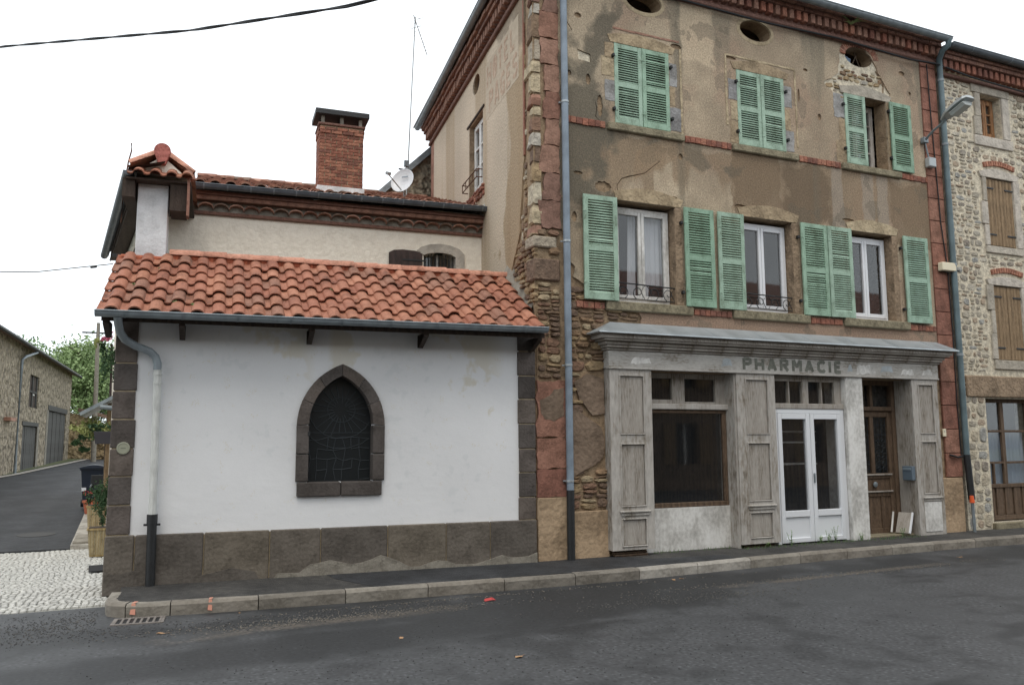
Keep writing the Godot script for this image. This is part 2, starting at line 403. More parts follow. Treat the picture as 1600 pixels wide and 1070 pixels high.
func stone_meshes() -> void:
	for k in 10:
		var mb := MB.new()
		var p := PackedVector2Array()
		var r := PackedVector2Array()
		var m := 9
		for i in m:
			var a := TAU * (i + rng.randf_range(-0.25, 0.25)) / m
			var c := cos(a); var s := sin(a)
			var e := pow(pow(absf(c), 4.5) + pow(absf(s), 4.5), -1.0 / 4.5) * 0.5 * rng.randf_range(0.84, 1.04)
			p.append(Vector2(c * e, s * e))
			r.append(Vector2(c * e, s * e) * rng.randf_range(0.8, 0.9))
		var z := []
		for i in m: z.append(rng.randf_range(0.8, 1.0))
		for i in m:
			var j := (i + 1) % m
			mb.quad(Vector3(p[i].x, p[i].y, 0), Vector3(p[j].x, p[j].y, 0), Vector3(p[j].x, p[j].y, 0.6), Vector3(p[i].x, p[i].y, 0.6))
			mb.quad(Vector3(p[i].x, p[i].y, 0.6), Vector3(p[j].x, p[j].y, 0.6), Vector3(r[j].x, r[j].y, z[j]), Vector3(r[i].x, r[i].y, z[i]))
			mb.tri(Vector3(r[i].x, r[i].y, z[i]), Vector3(r[j].x, r[j].y, z[j]), Vector3(0, 0, 0.98))
		stones.append(mb.mesh())

# irregular courses of stones that fill a rectangle: [centre x, centre y, width, height]
func courses(x0: float, y0: float, x1: float, y1: float, hr: Vector2, wr: Vector2, gap: float, keep: Callable) -> Array:
	var out := []
	var y := y0
	while y < y1 - hr.x * 0.5:
		var h := minf(rng.randf_range(hr.x, hr.y), y1 - y)
		var ws := []
		var sum := 0.0
		while sum < x1 - x0:
			ws.append(rng.randf_range(wr.x, wr.y)); sum += ws[-1]
		var x := x0
		for q in ws:
			var w: float = q * (x1 - x0) / sum
			var cx := x + w * 0.5; var cy := y + h * 0.5 + rng.randf_range(-0.15, 0.15) * h
			if rng.randf() < 0.25 and h > hr.x * 1.5:
				var f := rng.randf_range(0.35, 0.65)
				if keep.call(cx, y + h * f * 0.5, w, h * f): out.append([cx, y + h * f * 0.5, w - gap, h * f - gap * 0.7])
				if keep.call(cx, y + h * (1.0 + f) * 0.5, w, h * (1.0 - f)): out.append([cx, y + h * (1.0 + f) * 0.5, w - gap, h * (1.0 - f) - gap * 0.7])
			elif keep.call(cx, cy, w, h): out.append([cx, cy, w - gap, h * rng.randf_range(0.85, 1.08) - gap * 0.7])
			x += w
		y += h
	return out
func lay_stone(parent: Node, called: String, s: Array, z: float, d: float, mats: Array) -> MeshInstance3D:
	var o := part(parent, called, stones[rng.randi() % stones.size()], mats[rng.randi() % mats.size()], Vector3(s[0], s[1], z), Vector3(0, 0, rng.randf_range(-0.12, 0.12) + (PI if rng.randf() < 0.5 else 0.0)))
	o.scale = Vector3(s[2], s[3], d * rng.randf_range(0.7, 1.2))
	return o
func stone_mass(parent: Node, called: String, list: Array, z: float, d: float, material: Material) -> void:
	if list.is_empty(): return
	var st := SurfaceTool.new()
	for s in list:
		var tr := Transform3D(Basis.from_scale(Vector3(s[2], s[3], d)), Vector3(s[0], s[1], z))
		st.append_from(stones[rng.randi() % stones.size()], 0, tr)
	var o := part(parent, called, st.commit(), material)
	o.set_meta("kind", "stuff")

# ---------- ground ----------
func street_y(z: float) -> float:
	if z > -5.0: return -0.04
	return -0.04 + 0.034 * minf(-z - 5.0, 19.0) + (0.012 * minf(-z - 24.0, 40.0) if z < -24.0 else 0.0)
func strip(xl: Callable, xr: Callable, z0: float, z1: float, steps: int, lift: float, across := 1, wave := 0.0) -> MB:
	var mb := MB.new()
	for k in steps:
		var za := lerpf(z0, z1, float(k) / steps); var zb := lerpf(z0, z1, float(k + 1) / steps)
		for i in across:
			var fa := float(i) / across; var fb := float(i + 1) / across
			mb.quad(Vector3(lerpf(xl.call(za), xr.call(za), fa), street_y(za) + lift, za), Vector3(lerpf(xl.call(za), xr.call(za), fb), street_y(za) + lift, za), Vector3(lerpf(xl.call(zb), xr.call(zb), fb), street_y(zb) + lift, zb), Vector3(lerpf(xl.call(zb), xr.call(zb), fa), street_y(zb) + lift, zb))
	return mb
func flat_poly(pts: Array, y: float, down := 0.0) -> MB:           # pts: Vector2(x, z)
	var p := PackedVector2Array(pts)
	var mb := MB.new()
	var ix := Geometry2D.triangulate_polygon(p)
	for k in range(0, ix.size(), 3):
		var a := Vector3(p[ix[k]].x, y, p[ix[k]].y); var b := Vector3(p[ix[k + 1]].x, y, p[ix[k + 1]].y); var c := Vector3(p[ix[k + 2]].x, y, p[ix[k + 2]].y)
		if (b - a).cross(c - a).y > 0.0: mb.tri(a, b, c)
		else: mb.tri(a, c, b)
	if down > 0.0:
		for k in p.size():
			var a := p[k]; var b := p[(k + 1) % p.size()]
			mb.quad(Vector3(a.x, y - down, a.y), Vector3(b.x, y - down, b.y), Vector3(b.x, y, b.y), Vector3(a.x, y, a.y))
	return mb
func blob(cx: float, cz: float, rx: float, rz: float, rough: float, turn := 0.0, seg := 26) -> Array:
	var out := []
	var f := FastNoiseLite.new(); f.seed = int(cx * 131 + cz * 17); f.frequency = 0.9
	for k in seg:
		var a := TAU * k / seg
		var r := 1.0 + rough * f.get_noise_2d(cos(a) * 2.0, sin(a) * 2.0) * 1.6
		out.append(Vector2(cx, cz) + Vector2(cos(a) * rx * r, sin(a) * rz * r).rotated(turn))
	return out
const KERB := [Vector2(-0.36, 0.02), Vector2(-0.40, 0.55), Vector2(-0.36, 0.78), Vector2(-0.20, 0.93), Vector2(0.10, 1.0), Vector2(0.54, 1.05), Vector2(1.25, 1.12), Vector2(2.8, 1.2), Vector2(4.5, 1.25), Vector2(5.6, 1.28), Vector2(6.9, 1.24), Vector2(8.6, 1.13), Vector2(10.4, 1.03), Vector2(13.2, 0.96), Vector2(15.0, 1.02), Vector2(18.0, 1.1), Vector2(26.0, 1.2)]
func along_kerb(d: float, inset: float) -> Vector2:
	var left := d
	for k in KERB.size() - 1:
		var a: Vector2 = KERB[k]; var b: Vector2 = KERB[k + 1]
		var l := a.distance_to(b)
		if left <= l or k == KERB.size() - 2:
			var p := a.lerp(b, left / l)
			# blend the direction towards the neighbours so that stones turn smoothly
			var dir := (b - a).normalized()
			if k > 0 and left / l < 0.5: dir = (dir + (a - KERB[k - 1]).normalized() * (0.5 - left / l)).normalized()
			elif k < KERB.size() - 2 and left / l > 0.5: dir = (dir + (KERB[k + 2] - b).normalized() * (left / l - 0.5)).normalized()
			return p + Vector2(dir.y, -dir.x) * inset
		left -= l
	return KERB[-1]

func road_texture() -> ImageTexture:                             # covers x -6 .. 20, z 0.12 .. 10.5
	var W := 1664; var H := 672
	var a := noise_bytes(301, 0.0045, 5, 1664); var b := noise_bytes(302, 0.03, 4, 1664); var c := noise_bytes(303, 0.42, 2, 1664)
	var pale := Vector3(0.255, 0.26, 0.267); var dark := Vector3(0.155, 0.159, 0.165); var dust := Vector3(0.42, 0.385, 0.345)
	var out := PackedByteArray(); out.resize(W * H * 3)
	var i := 0
	for y in H:
		var zz := 0.12 + 10.38 * y / H
		for x in W:
			var xx := -6.0 + 26.0 * x / W
			var k := y * 1664 + x
			# long lanes: look the coarse noise up stretched along the street
			var k2 := ((y * 3) % 1664) * 1664 + (x + y / 2) % 1664
			var na := a[k] / 255.0; var nb := b[k] / 255.0; var nc := c[k] / 255.0; var nl := a[k2] / 255.0
			var grain := (nc - 0.5) * 0.5 + (nb - 0.5) * 0.35
			# unravelled dark asphalt: a strip by the kerb, a trench scar, scattered lanes
			var d := maxf(maxf(1.0 - absf(zz - 1.75 - xx * 0.01) / 0.75, 1.0 - absf(zz - 3.1 + (xx - 1.5) * 0.12) / 0.55 - maxf(0.0, absf(xx - 2.0) - 3.6) * 0.3), (nl - 0.53) * 4.0)
			d += (na - 0.5) * 1.5 + grain
			var col := pale.lerp(dark, clampf(d * 1.6, 0, 0.85))
			var e := minf(1.0 - absf(xx - 2.0) / 1.7, 1.0 - absf(zz - 2.1 + (xx - 2.0) * 0.08) / 0.2) + grain * 1.4 + (nb - 0.5)
			if e > 0.1: col = col.lerp(dust, clampf((e - 0.1) * 1.4, 0, 0.75))
			e = minf(1.0 - absf(xx - 9.4) / 3.0, 1.0 - absf(zz - 2.15 + (xx - 9.4) * 0.05) / 0.12) + grain * 1.6 + (nb - 0.5)
			if e > 0.2: col = col.lerp(dust, clampf((e - 0.2) * 1.2, 0, 0.6))
			# ragged scabs of darker binder and worn pale crowns
			var scab := nb * 0.55 + na * 0.45 + (nc - 0.5) * 0.22
			if scab > 0.56: col = col.lerp(dark * 0.92, clampf((scab - 0.56) * 9.0, 0, 0.45))
			elif scab < 0.40: col = col.lerp(pale * 1.14, clampf((0.40 - scab) * 7.0, 0, 0.6))
			col *= 0.78 + 0.44 * nc
			if nc > 0.72: col *= 1.22
			if nc < 0.26: col *= 0.74
			out[i] = int(clampf(col.x, 0, 1) * 255); out[i + 1] = int(clampf(col.y, 0, 1) * 255); out[i + 2] = int(clampf(col.z, 0, 1) * 255)
			i += 3
	return ImageTexture.create_from_image(Image.create_from_data(W, H, false, Image.FORMAT_RGB8, out))

func build_ground() -> void:
	# land: one wide sheet that follows the side street uphill
	var mb := MB.new()
	var zs := [90.0, 0.1, -5.0, -12.0, -24.0, -64.0, -400.0]
	for k in zs.size() - 1:
		var ya := street_y(zs[k]) - 0.3; var yb := street_y(zs[k + 1]) - 0.3
		mb.quad(Vector3(-400, ya, zs[k]), Vector3(400, ya, zs[k]), Vector3(400, yb, zs[k + 1]), Vector3(-400, yb, zs[k + 1]))
	setting("ground", mb, M.grass)
	# main road
	mb = MB.new()
	for q in [[-60.0, -6.0, 0.12, 60.0], [20.0, 70.0, 0.12, 60.0], [-6.0, 20.0, 10.5, 60.0]]:
		mb.quad(Vector3(q[0], -0.15, q[3]), Vector3(q[1], -0.15, q[3]), Vector3(q[1], -0.15, q[2]), Vector3(q[0], -0.15, q[2]))
	var road := setting("road", mb, M.asphalt)
	var near := MB.new()
	for q in [[Vector3(-6, -0.15, 10.5), 0.0, 1.0], [Vector3(20, -0.15, 10.5), 1.0, 1.0], [Vector3(20, -0.15, 0.12), 1.0, 0.0], [Vector3(-6, -0.15, 10.5), 0.0, 1.0], [Vector3(20, -0.15, 0.12), 1.0, 0.0], [Vector3(-6, -0.15, 0.12), 0.0, 0.0]]: 
		near.v.append(q[0]); near.n.append(Vector3.UP); near.t.append(Vector2(q[1], q[2]))
	near.v.reverse(); near.t.reverse()
	var rm := mat(Color.WHITE, 0.62); rm.albedo_texture = road_texture()
	part(road, "worn_surface", near, rm)
	# cobbled apron at the mouth of the side street
	mb = MB.new()
	mb.quad(Vector3(-9, -0.075, -0.9), Vector3(-0.36, -0.075, -0.9), Vector3(-0.36, -0.075, -5.3), Vector3(-9, -0.075, -5.3))
	mb.quad(Vector3(-9, -0.17, 0.165), Vector3(-0.36, -0.17, 0.165), Vector3(-0.36, -0.075, -0.9), Vector3(-9, -0.075, -0.9))
	var apron := setting("cobbled_apron", mb, M.cobble_joint)
	var cobble := MB.new(); cobble.cbox(Vector3(-0.5, 0, -0.5), Vector3(0.5, 1, 0.5), 0.12)
	var cm := cobble.mesh()
	var st := SurfaceTool.new()
	var z := 0.08
	var row := 0
	while z > -5.25:
		var x := -3.6 + (row % 2) * 0.06
		while x < -0.42:
			var w := rng.randf_range(0.065, 0.09)
			var drop := clampf((z + 0.9) / 1.06, 0, 1) * 0.09
			var wob := 0.09 * sin(x * 2.2 + z * 1.3)
			st.append_from(cm, 0, Transform3D(Basis(Vector3.UP, rng.randf_range(-0.12, 0.12) + 0.25 * cos(x * 2.2 + z * 1.3)) * Basis.from_scale(Vector3(w - 0.014, 0.05 + rng.randf() * 0.008, 0.064)), Vector3(x + w * 0.5, -0.105 - drop, z + wob)))
			x += w
		z -= 0.078
		row += 1
	var o := part(apron, "cobbles", st.commit(), M.cobble)
	o.set_meta("kind", "stuff")
	# side street, its verge and its narrow pavement
	var xr := func(zz: float) -> float: return -1.2 - 0.02 * maxf(0.0, -zz - 5.2) - 0.0025 * pow(maxf(0.0, -zz - 9.0), 2) if zz > -26.0 else -2.34 + 0.1 * (-26.0 - zz)
	var xl := func(zz: float) -> float: return -9.0 + 4.2 * clampf((-zz - 5.0) / 19.6, 0, 1) + 0.07 * maxf(0.0, -zz - 24.6)
	var ss := strip(xl, xr, -5.24, -52.0, 30, 0.0, 3)
	ss.quad(Vector3(-9, -0.3, -5.24), Vector3(-1.2, -0.3, -5.24), Vector3(-1.2, street_y(-5.24), -5.24), Vector3(-9, street_y(-5.24), -5.24))
	setting("side_street", ss, M.asphalt_new)
	var house_x := func(_zz: float) -> float: return 3.0
	var sp := strip(xr, house_x, -5.24, -26.0, 16, 0.05)
	sp.quad(Vector3(-1.2, -0.3, -5.24), Vector3(3.0, -0.3, -5.24), Vector3(3.0, street_y(-5.24) + 0.05, -5.24), Vector3(-1.2, street_y(-5.24) + 0.05, -5.24))
	setting("side_pavement", sp, M.concrete)
	var bank := func(zz: float) -> float: return xl.call(zz) - 14.0
	setting("verge", strip(bank, xl, -5.3, -52.0, 24, 0.05), M.grass)
	var kx := func(zz: float) -> float: return xl.call(zz) + 0.35
	setting("verge_kerb", strip(xl, kx, -12.0, -46.0, 18, 0.03), M.concrete)
	part(self, "manhole_cover", ring_cover(), mat(c8(74, 74, 74), 0.95), Vector3(-1.95, street_y(-7.3) + 0.002, -7.3), Vector3(0.034, 0, 0))
	tag(get_child(-1), "round iron manhole cover in the side street", "manhole cover")
	# pavement before the houses
	var inner := []
	var dd := 0.05
	while dd < 27.0:
		inner.append(along_kerb(dd, 0.12)); dd += 0.25
	var poly := inner.duplicate()
	poly.append(Vector2(24, -0.4)); poly.append(Vector2(5.3, -0.4)); poly.append(Vector2(-0.25, -0.6))
	var pave := setting("pavement", flat_poly(poly, -0.002, 0.14), M.asphalt_old)
	part(pave, "fresh_asphalt", flat_poly([Vector2(2.32, -0.3), Vector2(2.36, 0.2), Vector2(2.7, 1.07), Vector2(3.9, 1.12), Vector2(5.4, 1.15), Vector2(6.9, 1.11), Vector2(8.4, 1.02), Vector2(8.5, 0.62), Vector2(7.2, 0.5), Vector2(6.7, -0.1), Vector2(6.7, -0.3)], 0.002), M.asphalt_new)
	# kerb of single stones
	var kerb := thing("kerb", "", "")
	kerb.set_meta("kind", "structure")
	var ends := [0.0, 0.62, 1.02, 1.5, 2.47, 3.5, 4.55, 5.6, 6.65, 7.7, 8.75, 9.8, 10.85, 11.9, 12.95, 14.0, 15.05, 16.1, 17.15, 18.2, 19.25, 20.3, 21.3, 22.4, 23.4, 24.5, 25.5]
	for k in ends.size() - 1:
		mb = MB.new()
		var jit := rng.randf_range(-0.006, 0.006)
		var n := 4
		var prof := [Vector2(0.0, -0.24), Vector2(-0.012, -0.03), Vector2(0.012, 0.002), Vector2(0.118, 0.004), Vector2(0.118, -0.24)]
		var prev := []
		for i in n + 1:
			var dist := lerpf(ends[k] + 0.006, ends[k + 1] - 0.006, float(i) / n)
			var ring := []
			for q in prof:
				var p := along_kerb(dist, q.x + 0.012 + rng.randf_range(-0.003, 0.003))
				ring.append(Vector3(p.x, q.y + jit + rng.randf_range(-0.003, 0.003), p.y))
			if i > 0:
				for j in prof.size() - 1: mb.quad(prev[j], ring[j], ring[j + 1], prev[j + 1])
			if i == 0: for j in range(1, prof.size() - 1): mb.tri(ring[0], ring[j], ring[j + 1])
			if i == n: for j in range(1, prof.size() - 1): mb.tri(ring[0], ring[j + 1], ring[j])
			prev = ring
		part(kerb, "kerb_stone", mb, M.kerbs[3] if k == 10 or k == 9 else M.kerbs[rng.randi() % 3])
	# orange survey marks sprayed over the kerb
	for m in [[1.1, 0.06, "orange survey mark sprayed on the rounded kerb corner"], [1.93, 0.05, "orange survey mark sprayed on the straight kerb by the drain"]]:
		mb = MB.new()
		var a := along_kerb(m[0] - m[1] * 0.5, -0.008); var b := along_kerb(m[0] + m[1] * 0.5, -0.008)
		var a2 := along_kerb(m[0] - m[1] * 0.2, 0.09); var b2 := along_kerb(m[0] + m[1] * 0.6, 0.09)
		var ta := along_kerb(m[0] - m[1] * 0.3, 0.012); var tb := along_kerb(m[0] + m[1] * 0.4, 0.012)
		mb.quad(Vector3(a.x, -0.11, a.y), Vector3(b.x, -0.12, b.y), Vector3(tb.x, 0.008, tb.y), Vector3(ta.x, 0.008, ta.y))
		mb.quad(Vector3(ta.x, 0.013, ta.y), Vector3(tb.x, 0.013, tb.y), Vector3(b2.x, 0.014, b2.y), Vector3(a2.x, 0.014, a2.y))
		tag(part(self, "survey_mark", mb, M.orange), m[2], "paint mark", "orange survey marks on the kerb")
	build_drain()
	# loose gravel and leaves
	var gm := MB.new(); gm.cbox(Vector3(-0.5, 0, -0.5), Vector3(0.5, 0.7, 0.5), 0.25)
	var gmesh := gm.mesh()
	var k := 0
	for spec in [[700, 1.9, 1.95, 1.9, 0.22, 0.010, 1], [700, 1.6, 1.75, 3.0, 0.35, 0.012, 2], [500, 6.5, 2.7, 2.2, 0.35, 0.010, 0], [420, 9.0, 2.15, 3.6, 0.16, 0.010, 1], [900, -0.8, 1.1, 0.9, 0.8, 0.009, 2], [250, -0.8, 1.2, 0.9, 0.8, 0.011, 0], [700, 3.5, 4.2, 4.5, 1.6, 0.008, 2], [260, 4.2, 1.5, 4.0, 0.08, 0.010, 1]]:
		st = SurfaceTool.new()
		for i in spec[0]:
			var px: float = spec[1] + rng.randfn(0, 0.5) * spec[3]; var pz: float = spec[2] + rng.randfn(0, 0.5) * spec[4]
			if pz < 1.35 and px > -0.45: continue
			if pz < 0.3: continue
			var s: float = spec[5] * rng.randf_range(0.6, 1.7)
			st.append_from(gmesh, 0, Transform3D(Basis(Vector3.UP, rng.randf() * TAU) * Basis.from_scale(Vector3(s, s * 0.7, s * 1.2)), Vector3(px, -0.149, pz)))
		o = part(self, "gravel", st.commit(), M.gravel[spec[6]])
		tag(o, "loose road grit scattered along the gutter and worn asphalt", "gravel", "loose grit on the road", "stuff")
		k += 1
	build_litter()

func ring_cover() -> MB:
	var mb := MB.new()
	mb.lathe([Vector2(0.34, 0.0), Vector2(0.34, 0.006), Vector2(0.30, 0.006), Vector2(0.29, 0.002), Vector2(0.001, 0.003)], 24)
	return mb
func build_drain() -> void:
	# cast grating set in the road before the kerb corner
	var d := thing("drain_grate", "rusty cast iron drain grate in the road by the kerb corner", "drain grate", Vector3(-0.02, -0.15, 1.19), -0.1)
	var w := 0.27; var h := 0.17
	for q in [[-w, -w + 0.045, -h, h], [w - 0.03, w, -h, h], [-w + 0.045, w - 0.03, -h, -h + 0.03], [-w + 0.045, w - 0.03, h - 0.03, h]]:
		part(d, "frame_bar", bx(Vector3(q[0], -0.02, q[2]), Vector3(q[1], 0.014, q[3]), 0.003), M.cast_iron)
	for k in 7:
		var x := -w + 0.10 + k * 0.066
		part(d, "grate_bar", bx(Vector3(x - 0.013, -0.02, -h + 0.03), Vector3(x + 0.013, 0.012, h - 0.03), 0.003), M.cast_iron)
	part(d, "sump", bx(Vector3(-w + 0.02, 0.0015, -h + 0.02), Vector3(w - 0.02, 0.003, h - 0.02)), M.black)
func build_litter() -> void:
	var leafm := MB.new()
	for q in [[Vector3(-0.05, 0.004, 0), Vector3(-0.015, 0.0, 0.032), Vector3(0.025, 0.012, 0.024), Vector3(0.055, 0.006, 0)], [Vector3(0.055, 0.006, 0), Vector3(0.02, 0.014, -0.028), Vector3(-0.015, 0.004, -0.026), Vector3(-0.05, 0.004, 0)]]:
		leafm.quad(q[0], q[1], q[2], q[3])
	leafm.tube([Vector3(-0.05, 0.004, 0), Vector3(-0.085, 0.004, 0.006)], 0.002, 4)
	var lm := leafm.mesh()
	var where := [[3.2, 4.37, "large tan dead leaf lying alone on the near road", 1.6], [2.42, 3.2, "dead leaf flat on the road below the pointed window", 1.1], [6.9, 1.5, "dead leaf in the gutter before the shop window", 1.3], [7.05, 1.47, "curled dead leaf touching the kerb before the shop window", 1.1], [0.2, 1.95, "pale dead leaf on the road below the drain grate", 1.5], [1.05, 1.22, "dead leaf against the kerb beside the orange mark", 0.9], [12.5, 1.7, "dead leaf on the road before the white doors", 1.2]]
	for w in where:
		var o := part(self, "fallen_leaf", lm, M.leaf_autumn, Vector3(w[0], -0.148, w[1]), Vector3(0, rng.randf() * TAU, 0))
		o.scale = Vector3.ONE * w[3] * 0.65
		tag(o, w[2], "leaf", "dead leaves on the road")
	var mb := MB.new()
	mb.quad(Vector3(-0.06, 0, 0.03), Vector3(0.03, 0.012, 0.04), Vector3(0.05, 0.035, -0.01), Vector3(-0.04, 0.02, -0.03))
	mb.quad(Vector3(0.03, 0.012, 0.04), Vector3(0.09, 0.004, 0.02), Vector3(0.08, 0.02, -0.03), Vector3(0.05, 0.035, -0.01))
	mb.quad(Vector3(-0.05, 0.001, -0.03), Vector3(-0.06, 0.001, 0.03), Vector3(-0.04, 0.02, -0.03), Vector3(-0.03, 0.002, -0.05))
	tag(part(self, "litter", mb, M.flower_red, Vector3(3.95, -0.146, 1.78)), "crumpled red wrapper lying in the gutter below the annex", "litter")

# ---------- roof tiles ----------
var tile_shapes := {}
func roof_tile(p: float, l: float) -> ArrayMesh:               # x across, y up from the roof, z down the slope; lower edge at z = l
	var key := "%.3f_%.3f" % [p, l]
	if tile_shapes.has(key): return tile_shapes[key]
	var mb := MB.new()
	var pts := []
	for k in 5: pts.append(Vector2(lerpf(0.0, 0.34, k / 4.0) * p, 0.012 + 0.012 * pow(absf(k - 2.0) / 2.0, 2)))
	for k in range(0, 10):
		var a := PI * (1.0 - k / 9.0)
		pts.append(Vector2(p * 0.68 + cos(a) * p * 0.33, 0.024 + sin(a) * 0.062))
	pts.append(Vector2(p * 1.06, 0.016))
	var th := 0.02
	var z0 := -0.06; var y0 := -0.008; var z1 := l; var y1 := 0.036
	for k in pts.size() - 1:
		var a: Vector2 = pts[k]; var b: Vector2 = pts[k + 1]
		var na := tile_n(pts, k); var nb := tile_n(pts, k + 1)
		mb.quadn(Vector3(a.x, a.y + y1, z1), Vector3(b.x, b.y + y1, z1), Vector3(b.x, b.y + y0, z0), Vector3(a.x, a.y + y0, z0), na, nb, nb, na)
		mb.quad(Vector3(a.x, a.y + y1 - th, z1), Vector3(b.x, b.y + y1 - th, z1), Vector3(b.x, b.y + y1, z1), Vector3(a.x, a.y + y1, z1))
		mb.quad(Vector3(b.x, b.y + y1 - th, z1), Vector3(a.x, a.y + y1 - th, z1), Vector3(a.x, a.y + y0 - th, z0), Vector3(b.x, b.y + y0 - th, z0))
	tile_shapes[key] = mb.mesh()
	return tile_shapes[key]
func tile_n(pts: Array, k: int) -> Vector3:
	var d: Vector2 = pts[mini(k + 1, pts.size() - 1)] - pts[maxi(k - 1, 0)]
	return Vector3(-d.y, d.x, 0).normalized()
# lays tiles between an eave line and a top line (both level); parts go on `parent`, rows beyond `single_rows` become one part
func lay_tiles(parent: Node, x0: float, x1: float, cols: int, eave: Vector2, top: Vector2, rows: int, mats: Array, single_rows := 99) -> void:   # eave/top: Vector2(y, z)
	var p := (x1 - x0) / cols
	var dv := Vector2(top.x - eave.x, top.y - eave.y)
	var l := dv.length() / rows
	var ang := atan2(dv.x, -dv.y)
	var m := roof_tile(p, l)
	var st := SurfaceTool.new()
	var rest := false
	for r in rows:
		for c in cols:
			var f := float(r + 1) / rows
			var at := Vector3(x0 + c * p, eave.x + dv.x * f, eave.y + dv.y * f)
			var jig := Vector3(rng.randf_range(-0.008, 0.008), rng.randf_range(-0.003, 0.007), rng.randf_range(-0.01, 0.01))
			if rng.randf() < 0.025: jig += Vector3(0, 0.004, 0.028)
			if r < single_rows:
				part(parent, "tile", m, mats[rng.randi() % mats.size()], at + jig, Vector3(ang + rng.randf_range(-0.012, 0.012), rng.randf_range(-0.025, 0.025), rng.randf_range(-0.02, 0.02)))
			else:
				rest = true
				st.append_from(m, 0, Transform3D(Basis.from_euler(Vector3(ang, 0, 0)), at + jig))
	if rest:
		part(parent, "far_tiles", st.commit(), mats[0]).set_meta("kind", "stuff")
# half-round cover tiles end to end along x
func half_tiles(parent: Node, called: String, a: Vector3, b: Vector3, n: int, r: float, mats: Array) -> void:
	var d := (b - a) / n
	for k in n:
		var mb := MB.new()
		var p0 := a + d * k; var p1 := a + d * (k + 1) + d.normalized() * 0.04
		var side := d.normalized().cross(Vector3.UP).normalized()
		var up := side.cross(d.normalized()).normalized()
		var seg := 8
		for s in seg:
			var t0 := PI * s / seg; var t1 := PI * (s + 1) / seg
			var n0 := side * cos(t0) + up * sin(t0); var n1 := side * cos(t1) + up * sin(t1)
			var ra := r * 0.94; var rb := r * 1.08
			mb.quadn(p0 + n0 * ra, p1 + n0 * rb, p1 + n1 * rb, p0 + n1 * ra, n0, n0, n1, n1)
			mb.quad(p1 + n0 * (rb - 0.014), p1 + n1 * (rb - 0.014), p1 + n1 * rb, p1 + n0 * rb)
			mb.quad(p0 + n1 * (ra - 0.014), p0 + n0 * (ra - 0.014), p0 + n0 * ra, p0 + n1 * ra)
		part(parent, called, mb, mats[k % mats.size()], Vector3(0, rng.randf_range(0, 0.008), 0))
func gutter(parent: Node, a: Vector3, b: Vector3, r: float, m: Material, straps := 0) -> void:
	var g := MB.new()
	var d := (b - a).normalized()
	var side := d.cross(Vector3.UP).normalized()
	var seg := 8
	for s in seg:
		var t0 := PI * s / seg; var t1 := PI * (s + 1) / seg
		var n0 := side * cos(t0) - Vector3.UP * sin(t0); var n1 := side * cos(t1) - Vector3.UP * sin(t1)
		g.quadn(a + n0 * r, a + n1 * r, b + n1 * r, b + n0 * r, n0, n1, n1, n0)
		g.quadn(a + n0 * (r - 0.006), b + n0 * (r - 0.006), b + n1 * (r - 0.006), a + n1 * (r - 0.006), -n0, -n0, -n1, -n1)
		g.tri(a, a + n1 * r, a + n0 * r); g.tri(b, b + n0 * r, b + n1 * r)
	g.tube([a + side * r, b + side * r], 0.012, 6)
	var o := part(parent, "gutter", g, m)
	for k in straps:
		var f := (k + 0.5) / straps
		var c := a.lerp(b, f)
		var st := MB.new()
		var prev := Vector3.ZERO
		for s in seg + 1:
			var t0 := PI * s / seg
			var q := c + (side * cos(t0) - Vector3.UP * sin(t0)) * (r + 0.004)
			if s > 0: st.quad(prev - d * 0.012, q - d * 0.012, q + d * 0.012, prev + d * 0.012)
			prev = q
		part(o, "strap", st, M.zinc)

